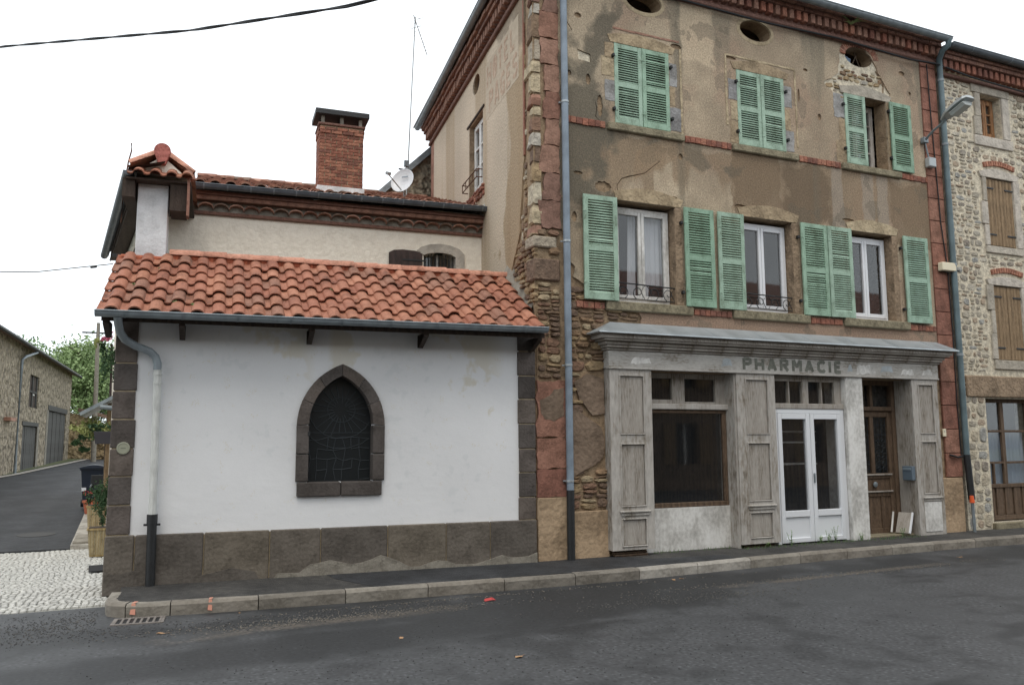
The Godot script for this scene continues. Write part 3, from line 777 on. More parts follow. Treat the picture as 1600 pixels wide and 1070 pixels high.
# ---------- white annex with the pointed window ----------
func pointed(cx: float, base: float, spring: float, half: float, apex: float, seg := 8) -> PackedVector2Array:
	var h := apex - spring
	var k := (h * h - half * half) / (2.0 * half)
	var r := half + k
	var p := PackedVector2Array([Vector2(cx - half, base), Vector2(cx + half, base)])
	var am := atan2(h, k)
	for s in seg + 1:
		var a := am * s / seg
		p.append(Vector2(cx - k + r * cos(a), spring + r * sin(a)))
	for s in range(1, seg + 1):
		var a := am * (1.0 - float(s) / seg)
		p.append(Vector2(cx + k - r * cos(a), spring + r * sin(a)))
	return p
func white_texture() -> ImageTexture:
	var W := 1024; var H := 608
	var a := noise_bytes(101, 0.004, 5, 1024); var b := noise_bytes(102, 0.03, 4, 1024); var c := noise_bytes(103, 0.3, 2, 1024)
	var out := PackedByteArray(); out.resize(W * H * 3)
	var base := Vector3(0.9, 0.903, 0.908)
	var dirt := Vector3(0.80, 0.76, 0.66)
	var grey := Vector3(0.80, 0.815, 0.82)
	var i := 0
	for y in H:
		var yy := 3.5 * (1.0 - float(y) / H)
		for x in W:
			var xx := -5.92 + 5.92 * x / W
			var k := y * 1024 + x
			var na := a[k] / 255.0; var nb := b[k] / 255.0; var nc := c[k] / 255.0
			var col := base * (0.965 + 0.05 * na + 0.02 * (nc - 0.5))
			# yellowed water stains with ragged outlines below the eave, left of the middle and at the right end
			var e := (yy - 2.85) * 1.1 + (na - 0.5) * 2.2 + (nb - 0.5) * 1.2
			var reach := maxf(maxf(1.0 - absf(xx + 4.1) / 0.75, 1.0 - absf(xx + 1.4) / 0.9), 1.0 - absf(xx + 2.9) / 0.3)
			if e > 0.42 and reach > 0.0: col = col.lerp(dirt, clampf((e - 0.42) * 1.6, 0, 0.42) * clampf(reach * 3.0, 0, 1))
			# scuffed grey plaster low on the wall
			var s := nb * 0.6 + na * 0.4
			if s < 0.33: col = col.lerp(grey, clampf((0.33 - s) * 4.0, 0, 0.3))
			if nb > 0.76 and nc > 0.62: col = col.lerp(dirt, 0.35)
			out[i] = int(clampf(col.x, 0, 1) * 255); out[i + 1] = int(clampf(col.y, 0, 1) * 255); out[i + 2] = int(clampf(col.z, 0, 1) * 255)
			i += 3
	return ImageTexture.create_from_image(Image.create_from_data(W, H, false, Image.FORMAT_RGB8, out))

func build_annex() -> void:
	var A := thing("annex", "low white rendered annex with dark stone corners and red tiled lean-to roof", "building", CORNER, ANNEX_TURN)
	var cx := -2.98
	var hole := pointed(cx, 1.26, 2.07, 0.46, 2.77, 10)
	var wm := MB.new()
	wm.uo = Vector2(-5.92, 0); wm.us = Vector2(5.92, 3.5)
	var wavy := PackedVector2Array([Vector2(-5.9, 0.1), Vector2(-0.02, 0.1), Vector2(-0.02, 3.52), Vector2(-5.9, 3.52)])
	wm.plate(wavy, [hole], -0.35, -0.02, false)
	var wmat := mat(Color.WHITE, 0.9); wmat.albedo_texture = white_texture()
	wmat.normal_enabled = true; wmat.normal_texture = bump(1024, 104, 0.03, 4, 1.6); wmat.normal_scale = 0.45
	part(A, "wall", wm, wmat)
	# other walls of the annex
	part(A, "side_wall", bx(Vector3(-5.9, 0, -3.15), Vector3(-5.6, 3.4, -0.36)), M.white_wall)
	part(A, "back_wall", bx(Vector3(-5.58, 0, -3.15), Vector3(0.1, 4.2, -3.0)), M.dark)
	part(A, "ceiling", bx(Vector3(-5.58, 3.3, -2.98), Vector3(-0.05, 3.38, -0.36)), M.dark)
	# small chips where the whitewash has blown
	# left and right corner stones
	var yl := [0.64, 1.02, 1.39, 1.75, 2.13, 2.5, 2.87, 3.46]
	for k in yl.size() - 1:
		part(A, "quoin", bx(Vector3(-5.945 - rng.randf() * 0.006, yl[k] + 0.008, -0.33), Vector3(-5.665 + rng.randf_range(-0.02, 0.01), yl[k + 1] - 0.008, 0.004 + rng.randf() * 0.008), 0.008), M.lavas[k % 4])
	var yr := [0.63, 0.97, 1.34, 1.70, 2.08, 2.46, 2.82, 3.2, 3.46]
	for k in yr.size() - 1:
		part(A, "quoin", bx(Vector3(-0.29 + rng.randf_range(-0.01, 0.01), yr[k] + 0.008, -0.2), Vector3(-0.01, yr[k + 1] - 0.008, 0.004 + rng.randf() * 0.008), 0.008), M.lavas[(k + 2) % 4])
	part(A, "joint", bx(Vector3(-5.93, 0.6, -0.3), Vector3(-5.68, 3.44, -0.004)), M.mortar)
	part(A, "joint", bx(Vector3(-0.275, 0.6, -0.3), Vector3(-0.02, 3.44, -0.004)), M.mortar)
	# plinth of large blocks
	var xs := [-5.96, -5.6, -4.76, -3.92, -3.24, -2.30, -1.44, -0.76, -0.01]
	part(A, "joint", bx(Vector3(-5.93, -0.1, -0.3), Vector3(-0.02, 0.61, 0.022)), M.mortar)
	for k in xs.size() - 1:
		part(A, "plinth_stone", bx(Vector3(xs[k] + 0.007, -0.12, -0.33), Vector3(xs[k + 1] - 0.007, lerpf(0.635, 0.628, k / 7.0), 0.038 + rng.randf() * 0.012), 0.012), M.plinths[k % 3])
	# crumbling cement skim along the foot of the plinth
	var sk := PackedVector2Array([Vector2(-3.9, -0.05), Vector2(-0.02, -0.05)])
	var x := -0.02
	while x > -3.9:
		var t := 0.10 + 0.07 * sin(x * 2.1 + 1.0) + 0.05 * sin(x * 7.3) + rng.randf_range(-0.02, 0.03)
		sk.append(Vector2(x, maxf(0.03, t)))
		x -= 0.14
	var skm := MB.new(); skm.extrude(sk, 0.02, 0.064)
	part(A, "cement_skim", skm, M.cement)
	var sk2 := PackedVector2Array([Vector2(-5.94, -0.1), Vector2(-4.0, -0.1), Vector2(-4.1, 0.1), Vector2(-4.4, 0.16), Vector2(-4.8, 0.08), Vector2(-5.2, 0.11), Vector2(-5.6, 0.19), Vector2(-5.8, 0.15), Vector2(-5.94, 0.2)])
	skm = MB.new(); skm.extrude(sk2, 0.02, 0.058)
	part(A, "cement_skim", skm, M.plinths[1])
	# gothic surround: two jambs of two stones, six voussoirs, a sill of two
	var win := group_part(A, "pointed_window")
	var outer := pointed(cx, 1.26, 2.05, 0.62, 2.93, 12)
	var inn := pointed(cx, 1.26, 2.07, 0.45, 2.76, 12)
	var nrm := 0
	var cuts := [0, 4, 8, 12]
	for side in [0, 1]:
		for k in 3:
			var poly := PackedVector2Array()
			var off := 2 if side == 0 else 14
			for i in range(cuts[k], cuts[k + 1] + 1): poly.append(outer[off + i])
			for i in range(cuts[k + 1], cuts[k] - 1, -1): poly.append(inn[off + i])
			var mb := MB.new()
			voussoir(mb, poly, 0.022 + rng.randf() * 0.006)
			part(win, "voussoir", mb, M.lavas[(k + side) % 3])
		var s := 1.0 if side == 0 else -1.0
		for j in [[1.27, 1.65], [1.65, 2.055]]:
			var mb := MB.new()
			var poly := PackedVector2Array([Vector2(cx + s * 0.45, j[0] + 0.005), Vector2(cx + s * 0.62, j[0] + 0.005), Vector2(cx + s * 0.62, j[1] - 0.005), Vector2(cx + s * 0.45, j[1] - 0.005)])
			mb.extrude(poly, -0.22, 0.022 + rng.randf() * 0.006, 0.012)
			part(win, "jamb_stone", mb, M.lavas[3] if side == 0 or j[0] < 1.5 else M.lavas[1])
	for q in [[-0.6, 0.0], [0.006, 0.585]]:
		part(win, "sill_stone", bx(Vector3(cx + q[0], 1.065, -0.2), Vector3(cx + q[1], 1.262, 0.035), 0.012), M.lavas[3])
	# leaded glass: dark pane with cames in rays and bands
	var pn := MB.new(); pn.extrude(pointed(cx, 1.26, 2.07, 0.46, 2.77, 10), -0.24, -0.2)
	part(win, "leaded_pane", pn, M.lead_glass)
	var lead := MB.new()
	var o := Vector2(cx + 0.02, 2.28)
	var shape := pointed(cx, 1.28, 2.07, 0.435, 2.74, 10)
	var segs := []
	for k in 22:
		var a := TAU * k / 22.0 + 0.07
		var d := Vector2(cos(a), sin(a))
		segs.append([o + d * rng.randf_range(0.06, 0.16), o + d * rng.randf_range(0.3, 0.5)])
	for ring in [0.2, 0.46, 0.62]:
		var m := 18
		for k in m:
			var a0 := TAU * k / m; var a1 := TAU * (k + 1) / m
			segs.append([o + Vector2(cos(a0), sin(a0) * 0.9) * ring, o + Vector2(cos(a1), sin(a1) * 0.9) * ring])
	var cols := []
	for k in 8:
		var line := []
		for r in 5: line.append(Vector2(cx - 0.43 + 0.86 * k / 7.0 + rng.randf_range(-0.03, 0.03), 1.27 + 0.15 * r + rng.randf_range(-0.025, 0.025)))
		cols.append(line)
	for k in 8:
		for r in 5:
			if r < 4 and rng.randf() < 0.9: segs.append([cols[k][r], cols[k][r + 1]])
			if k < 7 and rng.randf() < 0.7: segs.append([cols[k][r], cols[k + 1][r]])
	segs.append([Vector2(cx - 0.45, 1.95), Vector2(cx + 0.45, 1.95)])
	for s in segs:
		var cl := Geometry2D.intersect_polyline_with_polygon(PackedVector2Array([s[0], s[1]]), shape)
		for q in cl: lead.tube([Vector3(q[0].x, q[0].y, -0.196), Vector3(q[-1].x, q[-1].y, -0.196)], 0.007, 5)
	part(win, "lead_cames", lead, M.lead)
	part(win, "hinge_pin", bx(Vector3(cx - 0.47, 1.9, -0.03), Vector3(cx - 0.435, 1.97, 0.03), 0.006), M.iron)
	# roof
	var roof := group_part(A, "roof")
	var deck := MB.new()
	deck.quad(Vector3(-6.08, 3.42, 0.44), Vector3(-0.02, 3.42, 0.44), Vector3(-0.02, 4.56, -1.39), Vector3(-6.08, 4.56, -1.39))
	deck.quad(Vector3(-6.08, 4.50, -1.39), Vector3(-0.02, 4.50, -1.39), Vector3(-0.02, 3.36, 0.44), Vector3(-6.08, 3.36, 0.44))
	deck.quad(Vector3(-6.08, 3.36, 0.44), Vector3(-0.02, 3.36, 0.44), Vector3(-0.02, 3.42, 0.44), Vector3(-6.08, 3.42, 0.44))
	deck.quad(Vector3(-6.08, 4.50, -1.39), Vector3(-6.08, 3.36, 0.44), Vector3(-6.08, 3.42, 0.44), Vector3(-6.08, 4.56, -1.39))
	deck.quad(Vector3(-6.08, 4.54, -1.39), Vector3(0.1, 4.54, -1.39), Vector3(0.2, 4.05, -3.15), Vector3(-6.08, 4.05, -3.15))
	part(roof, "deck", deck, M.timber)
	lay_tiles(roof, -6.13, -0.02, 24, Vector2(3.44, 0.47), Vector2(4.575, -1.38), 6, M.tiles)
	half_tiles(roof, "ridge_tile", Vector3(-5.42, 4.645, -1.42), Vector3(0.06, 4.645, -1.42), 14, 0.10, M.coping)
	part(roof, "mortar_bed", bx(Vector3(-6.1, 4.46, -1.62), Vector3(-5.42, 4.60, -1.26), 0.03), M.terracotta)
	for q in [[-5.25, 3.66, 0.2], [-5.0, 3.62, 0.27], [-5.5, 4.3, -0.85], [-5.78, 3.95, -0.3], [-4.2, 3.55, 0.36], [-3.1, 4.05, -0.45]]:
		var ms := part(roof, "moss", leaves(Vector3.ZERO, Vector3(0.05, 0.015, 0.05), 60, 0.012), M.leaf2, Vector3(q[0], q[1] + 0.03, q[2]))
		ms.set_meta("kind", "stuff")
	part(roof, "ridge_mortar", bx(Vector3(-5.42, 4.48, -1.5), Vector3(0.0, 4.655, -1.36)), M.terracotta)
	# red sealed strip of tiles and a cement fillet where the roof meets the tall wall
	var fl := MB.new()
	for k in range(2, 8):
		var f0 := k / 8.0; var f1 := (k + 1) / 8.0
		var w0 := 0.10 + 0.03 * sin(k * 2.1); var w1 := 0.10 + 0.03 * sin((k + 1) * 2.1)
		var a := Vector3(0.0, 3.62 + f0 * 1.14, 0.28 - f0 * 1.75); var b := Vector3(0.0, 3.62 + f1 * 1.14, 0.28 - f1 * 1.75)
		fl.quad(a + Vector3(-0.03, -0.05, 0), a + Vector3(0.08, 0.10 + w0, -0.02), b + Vector3(0.08, 0.10 + w1, -0.02), b + Vector3(-0.03, -0.05, 0))
		fl.quad(a + Vector3(0.08, 0.10 + w0, -0.02), a + Vector3(0.25, 0.12 + w0, -0.06), b + Vector3(0.25, 0.12 + w1, -0.06), b + Vector3(0.08, 0.10 + w1, -0.02))
	part(roof, "cement_fillet", fl, M.cement)
	gutter(roof, Vector3(-6.14, 3.47, 0.545), Vector3(-0.02, 3.50, 0.545), 0.075, M.zinc_dark, 9)
	for s in [-6.03, -5.13, -3.46, -1.85, -0.09]:
		var mb := MB.new()
		mb.extrude(PackedVector2Array([Vector2(0.0, 3.38), Vector2(0.0, 3.2), Vector2(-0.05, 3.19), Vector2(-0.42, 3.33), Vector2(-0.42, 3.38)]), -0.035, 0.035)
		part(roof, "rafter_end", mb, M.timber, Vector3(s, 0.0, 0.0), Vector3(0, PI / 2, 0))
	# downpipe: zinc swan neck, white length, black cast shoe
	var dp := group_part(A, "downpipe")
	var mb2 := MB.new()
	mb2.tube([Vector3(-5.88, 3.42, 0.53), Vector3(-5.88, 3.33, 0.45), Vector3(-5.87, 3.24, 0.3), Vector3(-5.82, 3.16, 0.2), Vector3(-5.7, 3.09, 0.12), Vector3(-5.52, 3.02, 0.1), Vector3(-5.45, 2.95, 0.09), Vector3(-5.42, 2.86, 0.09), Vector3(-5.42, 2.78, 0.09)], 0.052, 12)
	part(dp, "swan_neck", mb2, M.zinc_dark)
	mb2 = MB.new(); mb2.tube([Vector3(-5.415, 2.8, 0.085), Vector3(-5.4, 0.8, 0.085)], 0.05, 12)
	part(dp, "white_length", mb2, M.pipe_white)
	for y in [2.72, 2.60]:
		mb2 = MB.new(); mb2.tube([Vector3(-5.413, y + 0.012, 0.085), Vector3(-5.413, y - 0.012, 0.085)], 0.058, 12)
		part(dp, "collar", mb2, M.pipe_white)
	mb2 = MB.new(); mb2.tube([Vector3(-5.4, 0.9, 0.09), Vector3(-5.39, -0.05, 0.1)], 0.058, 12)
	part(dp, "cast_shoe", mb2, M.iron)
	mb2 = MB.new(); mb2.tube([Vector3(-5.4, 0.9, 0.09), Vector3(-5.4, 0.78, 0.09)], 0.066, 12)
	mb2.box(Vector3(-5.5, 0.755, 0.05), Vector3(-5.3, 0.78, 0.1))
	part(dp, "collar", mb2, M.iron)
	# round plaque on the corner
	var pl := thing("round_plaque", "small round greenish plaque on the dark corner stones of the annex", "plaque", CORNER + Vector3(-5.79, 1.755, 0).rotated(Vector3.UP, ANNEX_TURN) , ANNEX_TURN)
	mb2 = MB.new(); mb2.lathe([Vector2(0.08, 0.0), Vector2(0.08, 0.016), Vector2(0.066, 0.02), Vector2(0.064, 0.014), Vector2(0.001, 0.014)], 20)
	part(pl, "disc", mb2, mat(c8(150, 152, 134), 0.6), Vector3(0, 0, 0.012), Vector3(PI / 2, 0, 0))
	mb2 = MB.new(); mb2.box(Vector3(-0.03, -0.004, 0.026), Vector3(0.03, 0.004, 0.029))
	part(pl, "inscription", mb2, mat(c8(104, 108, 96), 0.6))
func voussoir(mb: MB, poly: PackedVector2Array, z: float) -> void:
	# shrink slightly at the joints
	var c := Vector2.ZERO
	for p in poly: c += p
	c /= poly.size()
	var q := PackedVector2Array()
	for p in poly: q.append(p + (c - p).normalized() * 0.004)
	mb.extrude(q, -0.22, z)

# ---------- cream house behind the annex ----------
func build_rear_house() -> void:
	var R := thing("cream_house", "cream rendered house with brick chimney standing behind the white annex", "building", CORNER, ANNEX_TURN)
	var zf := -3.2
	var arch := PackedVector2Array([Vector2(-1.03, 4.85), Vector2(-0.40, 4.85), Vector2(-0.40, 5.36), Vector2(-0.5, 5.405), Vector2(-0.62, 5.425), Vector2(-0.78, 5.425), Vector2(-0.92, 5.405), Vector2(-1.03, 5.36)])
	var w := MB.new()
	w.plate(rect(-5.6, 0, 0.4, 5.82), [arch], zf - 0.35, zf)
	part(R, "front_wall", w, M.cream_wall)
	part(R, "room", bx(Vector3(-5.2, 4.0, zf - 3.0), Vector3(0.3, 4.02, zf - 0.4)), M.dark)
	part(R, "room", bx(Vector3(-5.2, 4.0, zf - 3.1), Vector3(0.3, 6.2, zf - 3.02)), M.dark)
	# left flank along the side street: it swings outward from the annex line
	var fa := Vector3(-5.6, 0, zf); var fdir := Vector3(-0.164, 0, -0.986)
	var f := MB.new()
	var fb := fa + fdir * 13.0
	f.quad(fb, fa, fa + Vector3.UP * 5.82, fb + Vector3.UP * 5.82)
	f.quad(fb + Vector3(6, 0, 0), fb, fb + Vector3.UP * 5.82, fb + Vector3(6, 5.82, 0))
	part(R, "flank_wall", f, M.cream_wall)
	# moulded eave: brick string, canal tiles laid as a scalloped frieze, upper brick course
	part(R, "eave_course", bx(Vector3(-5.45, 5.80, zf - 0.1), Vector3(0.3, 5.86, zf + 0.06), 0.008), M.dark_brick[0])
	part(R, "eave_board", bx(Vector3(-5.45, 5.86, zf - 0.1), Vector3(0.3, 6.06, zf + 0.03)), M.cement)
	var n := 22
	for k in n:
		var x0 := -5.35 + k * 0.256
		var mb := MB.new()
		var seg := 6
		for s in seg:
			var t0 := PI * s / seg; var t1 := PI * (s + 1) / seg
			var a := Vector3(x0 + 0.128 - cos(t0) * 0.125, 5.885 + sin(t0) * 0.085, zf + 0.03); var b := Vector3(x0 + 0.128 - cos(t1) * 0.125, 5.885 + sin(t1) * 0.085, zf + 0.03)
			var e := Vector3(0, 0.01, 0.10); var th := Vector3(0, 0.022, 0)
			mb.quad(a + e, b + e, b + e + th, a + e + th)
			mb.quad(a + e + th, b + e + th, b + th, a + th)
			mb.quad(a, b, b + e, a + e)
		part(R, "frieze_tile", mb, M.old_tiles[k % 4])
	part(R, "eave_course", bx(Vector3(-5.45, 6.04, zf - 0.1), Vector3(0.3, 6.12, zf + 0.17), 0.01), M.dark_brick[2])
	part(R, "eave_course", bx(Vector3(-5.45, 6.12, zf - 0.1), Vector3(0.3, 6.19, zf + 0.22), 0.01), M.dark_brick[1])
	var roof := group_part(R, "roof")
	gutter(roof, Vector3(-5.2, 6.24, zf + 0.36), Vector3(0.22, 6.30, zf + 0.36), 0.075, M.zinc_slate, 14)
	var dk := MB.new()
	dk.quad(Vector3(-5.6, 6.17, zf + 0.3), Vector3(0.3, 6.17, zf + 0.3), Vector3(0.3, 8.05, zf - 5.4), Vector3(-5.6, 8.05, zf - 5.4))
	dk.quad(Vector3(-6.6, 8.05, zf - 5.4), Vector3(0.3, 8.05, zf - 5.4), Vector3(0.3, 6.2, zf - 11), Vector3(-6.6, 6.2, zf - 11))
	part(roof, "deck", dk, M.timber)
	lay_tiles(roof, -5.25, 0.35, 22, Vector2(6.22, zf + 0.36), Vector2(8.1, zf - 5.4), 15, M.old_tiles, 4)
	half_tiles(roof, "ridge_tile", Vector3(-5.3, 8.14, zf - 5.4), Vector3(0.3, 8.14, zf - 5.4), 14, 0.1, M.old_tiles)
	var fl := MB.new()
	fl.tube([Vector3(0.16, 6.38, zf + 0.28), Vector3(0.22, 6.55, zf - 0.1), Vector3(0.5, 7.55, zf - 3.0), Vector3(0.75, 8.2, zf - 5.2)], 0.05, 6)
	part(roof, "flashing", fl, M.zinc_bright)
	fl = MB.new()
	fl.quad(Vector3(-0.05, 6.30, zf + 0.37), Vector3(0.26, 6.32, zf + 0.37), Vector3(0.28, 6.46, zf + 0.1), Vector3(-0.1, 6.40, zf + 0.1))
	part(roof, "flashing", fl, M.zinc_bright)
	# brick chimney
	var ch := group_part(R, "chimney")
	var cx0 := -2.97; var cx1 := -2.12; var cz0 := -4.35; var cz1 := -3.78
	part(ch, "core", bx(Vector3(cx0 + 0.012, 6.3, cz0 + 0.012), Vector3(cx1 - 0.012, 7.98, cz1 - 0.012)), M.mortar)
	var y := 6.725
	var row := 0
	while y < 7.9:
		var top := y + 0.058
		var grow := 0.018 if row >= 16 else 0.0
		for face in [0, 1, 2]:
			var len := (cx1 - cx0) if face == 0 else (cz1 - cz0)
			var u := -0.11 * (row % 2)
			while u < len - 0.01:
				var u0 := maxf(u, 0.0) + 0.005; var u1 := minf(u + 0.215, len) - 0.005
				if u1 - u0 > 0.03:
					var b: MB
					if face == 0: b = bx(Vector3(cx0 + u0, y, cz1 - 0.05), Vector3(cx0 + u1, top, cz1 + grow + rng.randf() * 0.004), 0.004)
					elif face == 1: b = bx(Vector3(cx0 - grow - rng.randf() * 0.004, y, cz0 + u0), Vector3(cx0 + 0.05, top, cz0 + u1 - (0.06 if u1 > len - 0.02 else 0.0)), 0.004)
					else: b = bx(Vector3(cx1 - 0.05, y, cz0 + u0), Vector3(cx1 + grow + rng.randf() * 0.004, top, cz0 + u1 - (0.06 if u1 > len - 0.02 else 0.0)), 0.004)
					part(ch, "brick", b, M.brick[rng.randi() % 4])
				u += 0.22
		y += 0.066
		row += 1
	part(ch, "flashing", bx(Vector3(cx0 - 0.03, 6.5, cz0), Vector3(cx1 + 0.03, 6.72, cz1 + 0.03), 0.008), M.white_wall)
	part(ch, "crown", bx(Vector3(cx0 - 0.03, 7.94, cz0 - 0.03), Vector3(cx1 + 0.03, 7.985, cz1 + 0.03), 0.008), M.dark_brick[1])
	for px in [cx0 + 0.06, (cx0 + cx1) * 0.5, cx1 - 0.06]:
		for pz in [cz0 + 0.06, cz1 - 0.06]: part(ch, "cap_post", bx(Vector3(px - 0.03, 7.985, pz - 0.03), Vector3(px + 0.03, 8.14, pz + 0.03)), M.cement)
	part(ch, "cap", bx(Vector3(cx0 - 0.09, 8.14, cz0 - 0.09), Vector3(cx1 + 0.1, 8.25, cz1 + 0.07), 0.01), M.iron)
	# low arched window: pale surround, dark bars, one open brown shutter
	var win := group_part(R, "arched_window")
	var ring := PackedVector2Array([Vector2(-0.40, 4.85), Vector2(-0.22, 4.85), Vector2(-0.22, 5.42), Vector2(-0.32, 5.52), Vector2(-0.5, 5.58), Vector2(-0.7, 5.6), Vector2(-0.9, 5.58), Vector2(-1.08, 5.52), Vector2(-1.17, 5.44), Vector2(-1.03, 5.36), Vector2(-0.92, 5.405), Vector2(-0.78, 5.425), Vector2(-0.62, 5.425), Vector2(-0.5, 5.405), Vector2(-0.40, 5.36)])
	var rm := MB.new(); rm.extrude(ring, zf - 0.2, zf + 0.03)
	part(win, "surround", rm, M.dressed[2])
	for k in 9:
		var bxx := -0.99 + k * 0.069
		part(win, "bar", bar(Vector3(bxx, 4.8, zf - 0.08), Vector3(bxx, 5.44, zf - 0.08), 0.009, 6), M.iron)
	part(win, "pane", bx(Vector3(-1.04, 4.8, zf - 0.2), Vector3(-0.39, 5.45, zf - 0.19)), M.glass)
	part(win, "frame", bx(Vector3(-0.74, 4.8, zf - 0.19), Vector3(-0.69, 5.44, zf - 0.15)), M.white_worn)
	var sh := MB.new()
	sh.extrude(PackedVector2Array([Vector2(-1.71, 4.8), Vector2(-1.07, 4.8), Vector2(-1.07, 5.37), Vector2(-1.2, 5.42), Vector2(-1.45, 5.43), Vector2(-1.62, 5.41), Vector2(-1.71, 5.36)]), zf + 0.035, zf + 0.065, 0.005)
	var so := part(win, "shutter", sh, M.brown_paint)
	for k in 4: part(so, "batten_gap", bx(Vector3(-1.6 + k * 0.13, 4.8, zf + 0.0655), Vector3(-1.594 + k * 0.13, 5.38, zf + 0.068)), M.black)
	part(so, "hinge", bx(Vector3(-1.45, 5.22, zf + 0.066), Vector3(-1.02, 5.25, zf + 0.075)), M.iron)
	build_porch(R)
	build_aerials()

func build_porch(_r: Node) -> void:
	# tiled porch roof on a white pillar at the corner, its gable towards the street
	var P := thing("porch", "small tiled porch roof on a square white pillar above the annex corner", "porch", CORNER, ANNEX_TURN)
	part(P, "pillar", bx(Vector3(-5.9, 4.4, -1.78), Vector3(-5.47, 5.72, -1.36), 0.008), M.white_wall)
	part(P, "beam", bx(Vector3(-6.1, 5.46, -3.2), Vector3(-5.93, 5.74, -1.2)), M.timber)
	part(P, "beam", bx(Vector3(-5.44, 5.3, -1.75), Vector3(-5.21, 5.72, -1.2)), M.timber)
	part(P, "barge_board", bx(Vector3(-5.2, 5.22, -1.34), Vector3(-5.165, 5.82, -1.14)), M.old_tiles[0])
	part(P, "soffit", bx(Vector3(-6.05, 5.72, -3.2), Vector3(-5.15, 5.75, -1.15)), M.timber)
	var gab := MB.new()
	gab.extrude(PackedVector2Array([Vector2(-5.97, 5.88), Vector2(-5.18, 5.84), Vector2(-5.58, 6.18)]), -3.2, -1.36)
	part(P, "gable", gab, M.cream_wall)
	var skirt := group_part(P, "skirt_roof")
	lay_tiles(skirt, -6.03, -5.13, 4, Vector2(5.74, -1.06), Vector2(5.9, -1.34), 1, M.tiles)
	half_tiles(P, "ledge_tile", Vector3(-6.02, 5.88, -1.34), Vector3(-5.14, 5.83, -1.34), 2, 0.06, M.coping)
	for s in [-1.0, 1.0]:
		half_tiles(P, "verge_tile", Vector3(-5.58 + s * 0.44, 5.97 - s * 0.03, -1.38), Vector3(-5.58 + s * 0.06, 6.19, -1.38), 1, 0.085, M.coping)
		var sl := group_part(P, "roof_slope")
		var mb := MB.new()
		mb.quad(Vector3(-5.58, 6.24, -3.3), Vector3(-5.58, 6.24, -1.3), Vector3(-5.58 + s * 0.47, 5.96, -1.3), Vector3(-5.58 + s * 0.47, 5.96, -3.3))
		part(sl, "slope_tiles", mb, M.tiles[0])
	half_tiles(P, "ridge_tile", Vector3(-5.58, 6.22, -3.3), Vector3(-5.58, 6.22, -1.4), 5, 0.09, M.coping)
	var disc := MB.new()
	var dp := PackedVector2Array()
	for k in 13:
		var a := -0.35 + (PI + 0.7) * k / 12.0
		dp.append(Vector2(-5.58 + cos(a) * 0.12, 6.24 + sin(a) * 0.12))
	dp.append(Vector2(-5.63, 6.03)); dp.append(Vector2(-5.53, 6.03))
	disc.extrude(dp, -1.4, -1.27, 0.008)
	part(P, "ridge_end", disc, M.tile_red)
	# railing of the covered balcony behind the pillar
	part(P, "handrail", bx(Vector3(-6.35, 4.82, -2.6), Vector3(-5.85, 4.87, -2.55)), M.iron)
	part(P, "handrail", bx(Vector3(-6.1, 4.74, -2.6), Vector3(-6.07, 4.86, -2.56)), M.iron)
	part(P, "parapet_box", bx(Vector3(-6.2, 4.4, -2.0), Vector3(-5.9, 4.72, -1.85)), M.brown_paint)
	# eave of the left flank running back along the side street
	var a0 := Vector3(-6.02, 5.84, -1.15); var dirv := Vector3(-0.164, 0, -0.986)
	var g := group_part(P, "flank_eave")
	gutter(g, a0, a0 + dirv * 6.4, 0.075, M.zinc_slate, 0)
	var b := MB.new()
	var ins := Vector3(0.12, 0, 0)
	b.quad(a0 + ins + dirv * 6.4 + Vector3(0, -0.16, 0), a0 + ins + Vector3(0, -0.16, 0), a0 + ins + Vector3(0, 0.06, 0), a0 + ins + dirv * 6.4 + Vector3(0, 0.06, 0))
	b.quad(a0 + dirv * 6.4 + Vector3(0, 0.06, 0), a0 + Vector3(0, 0.06, 0), a0 + Vector3(0.5, 0.2, 0), a0 + dirv * 6.4 + Vector3(0.5, 0.2, 0))
	b.quad(a0 + Vector3(0.1, -0.1, 0), a0 + dirv * 6.4 + Vector3(0.1, -0.1, 0), a0 + dirv * 6.4 + Vector3(0.55, -0.1, 0), a0 + Vector3(0.55, -0.1, 0))
	part(g, "fascia", b, M.timber)
	b = MB.new()
	b.tube([a0 + dirv * 1.4 + Vector3(0.42, -0.12, 0), a0 + dirv * 6.0 + Vector3(0.42, -0.16, 0)], 0.05, 6)
	part(g, "rafter", b, M.white_worn)

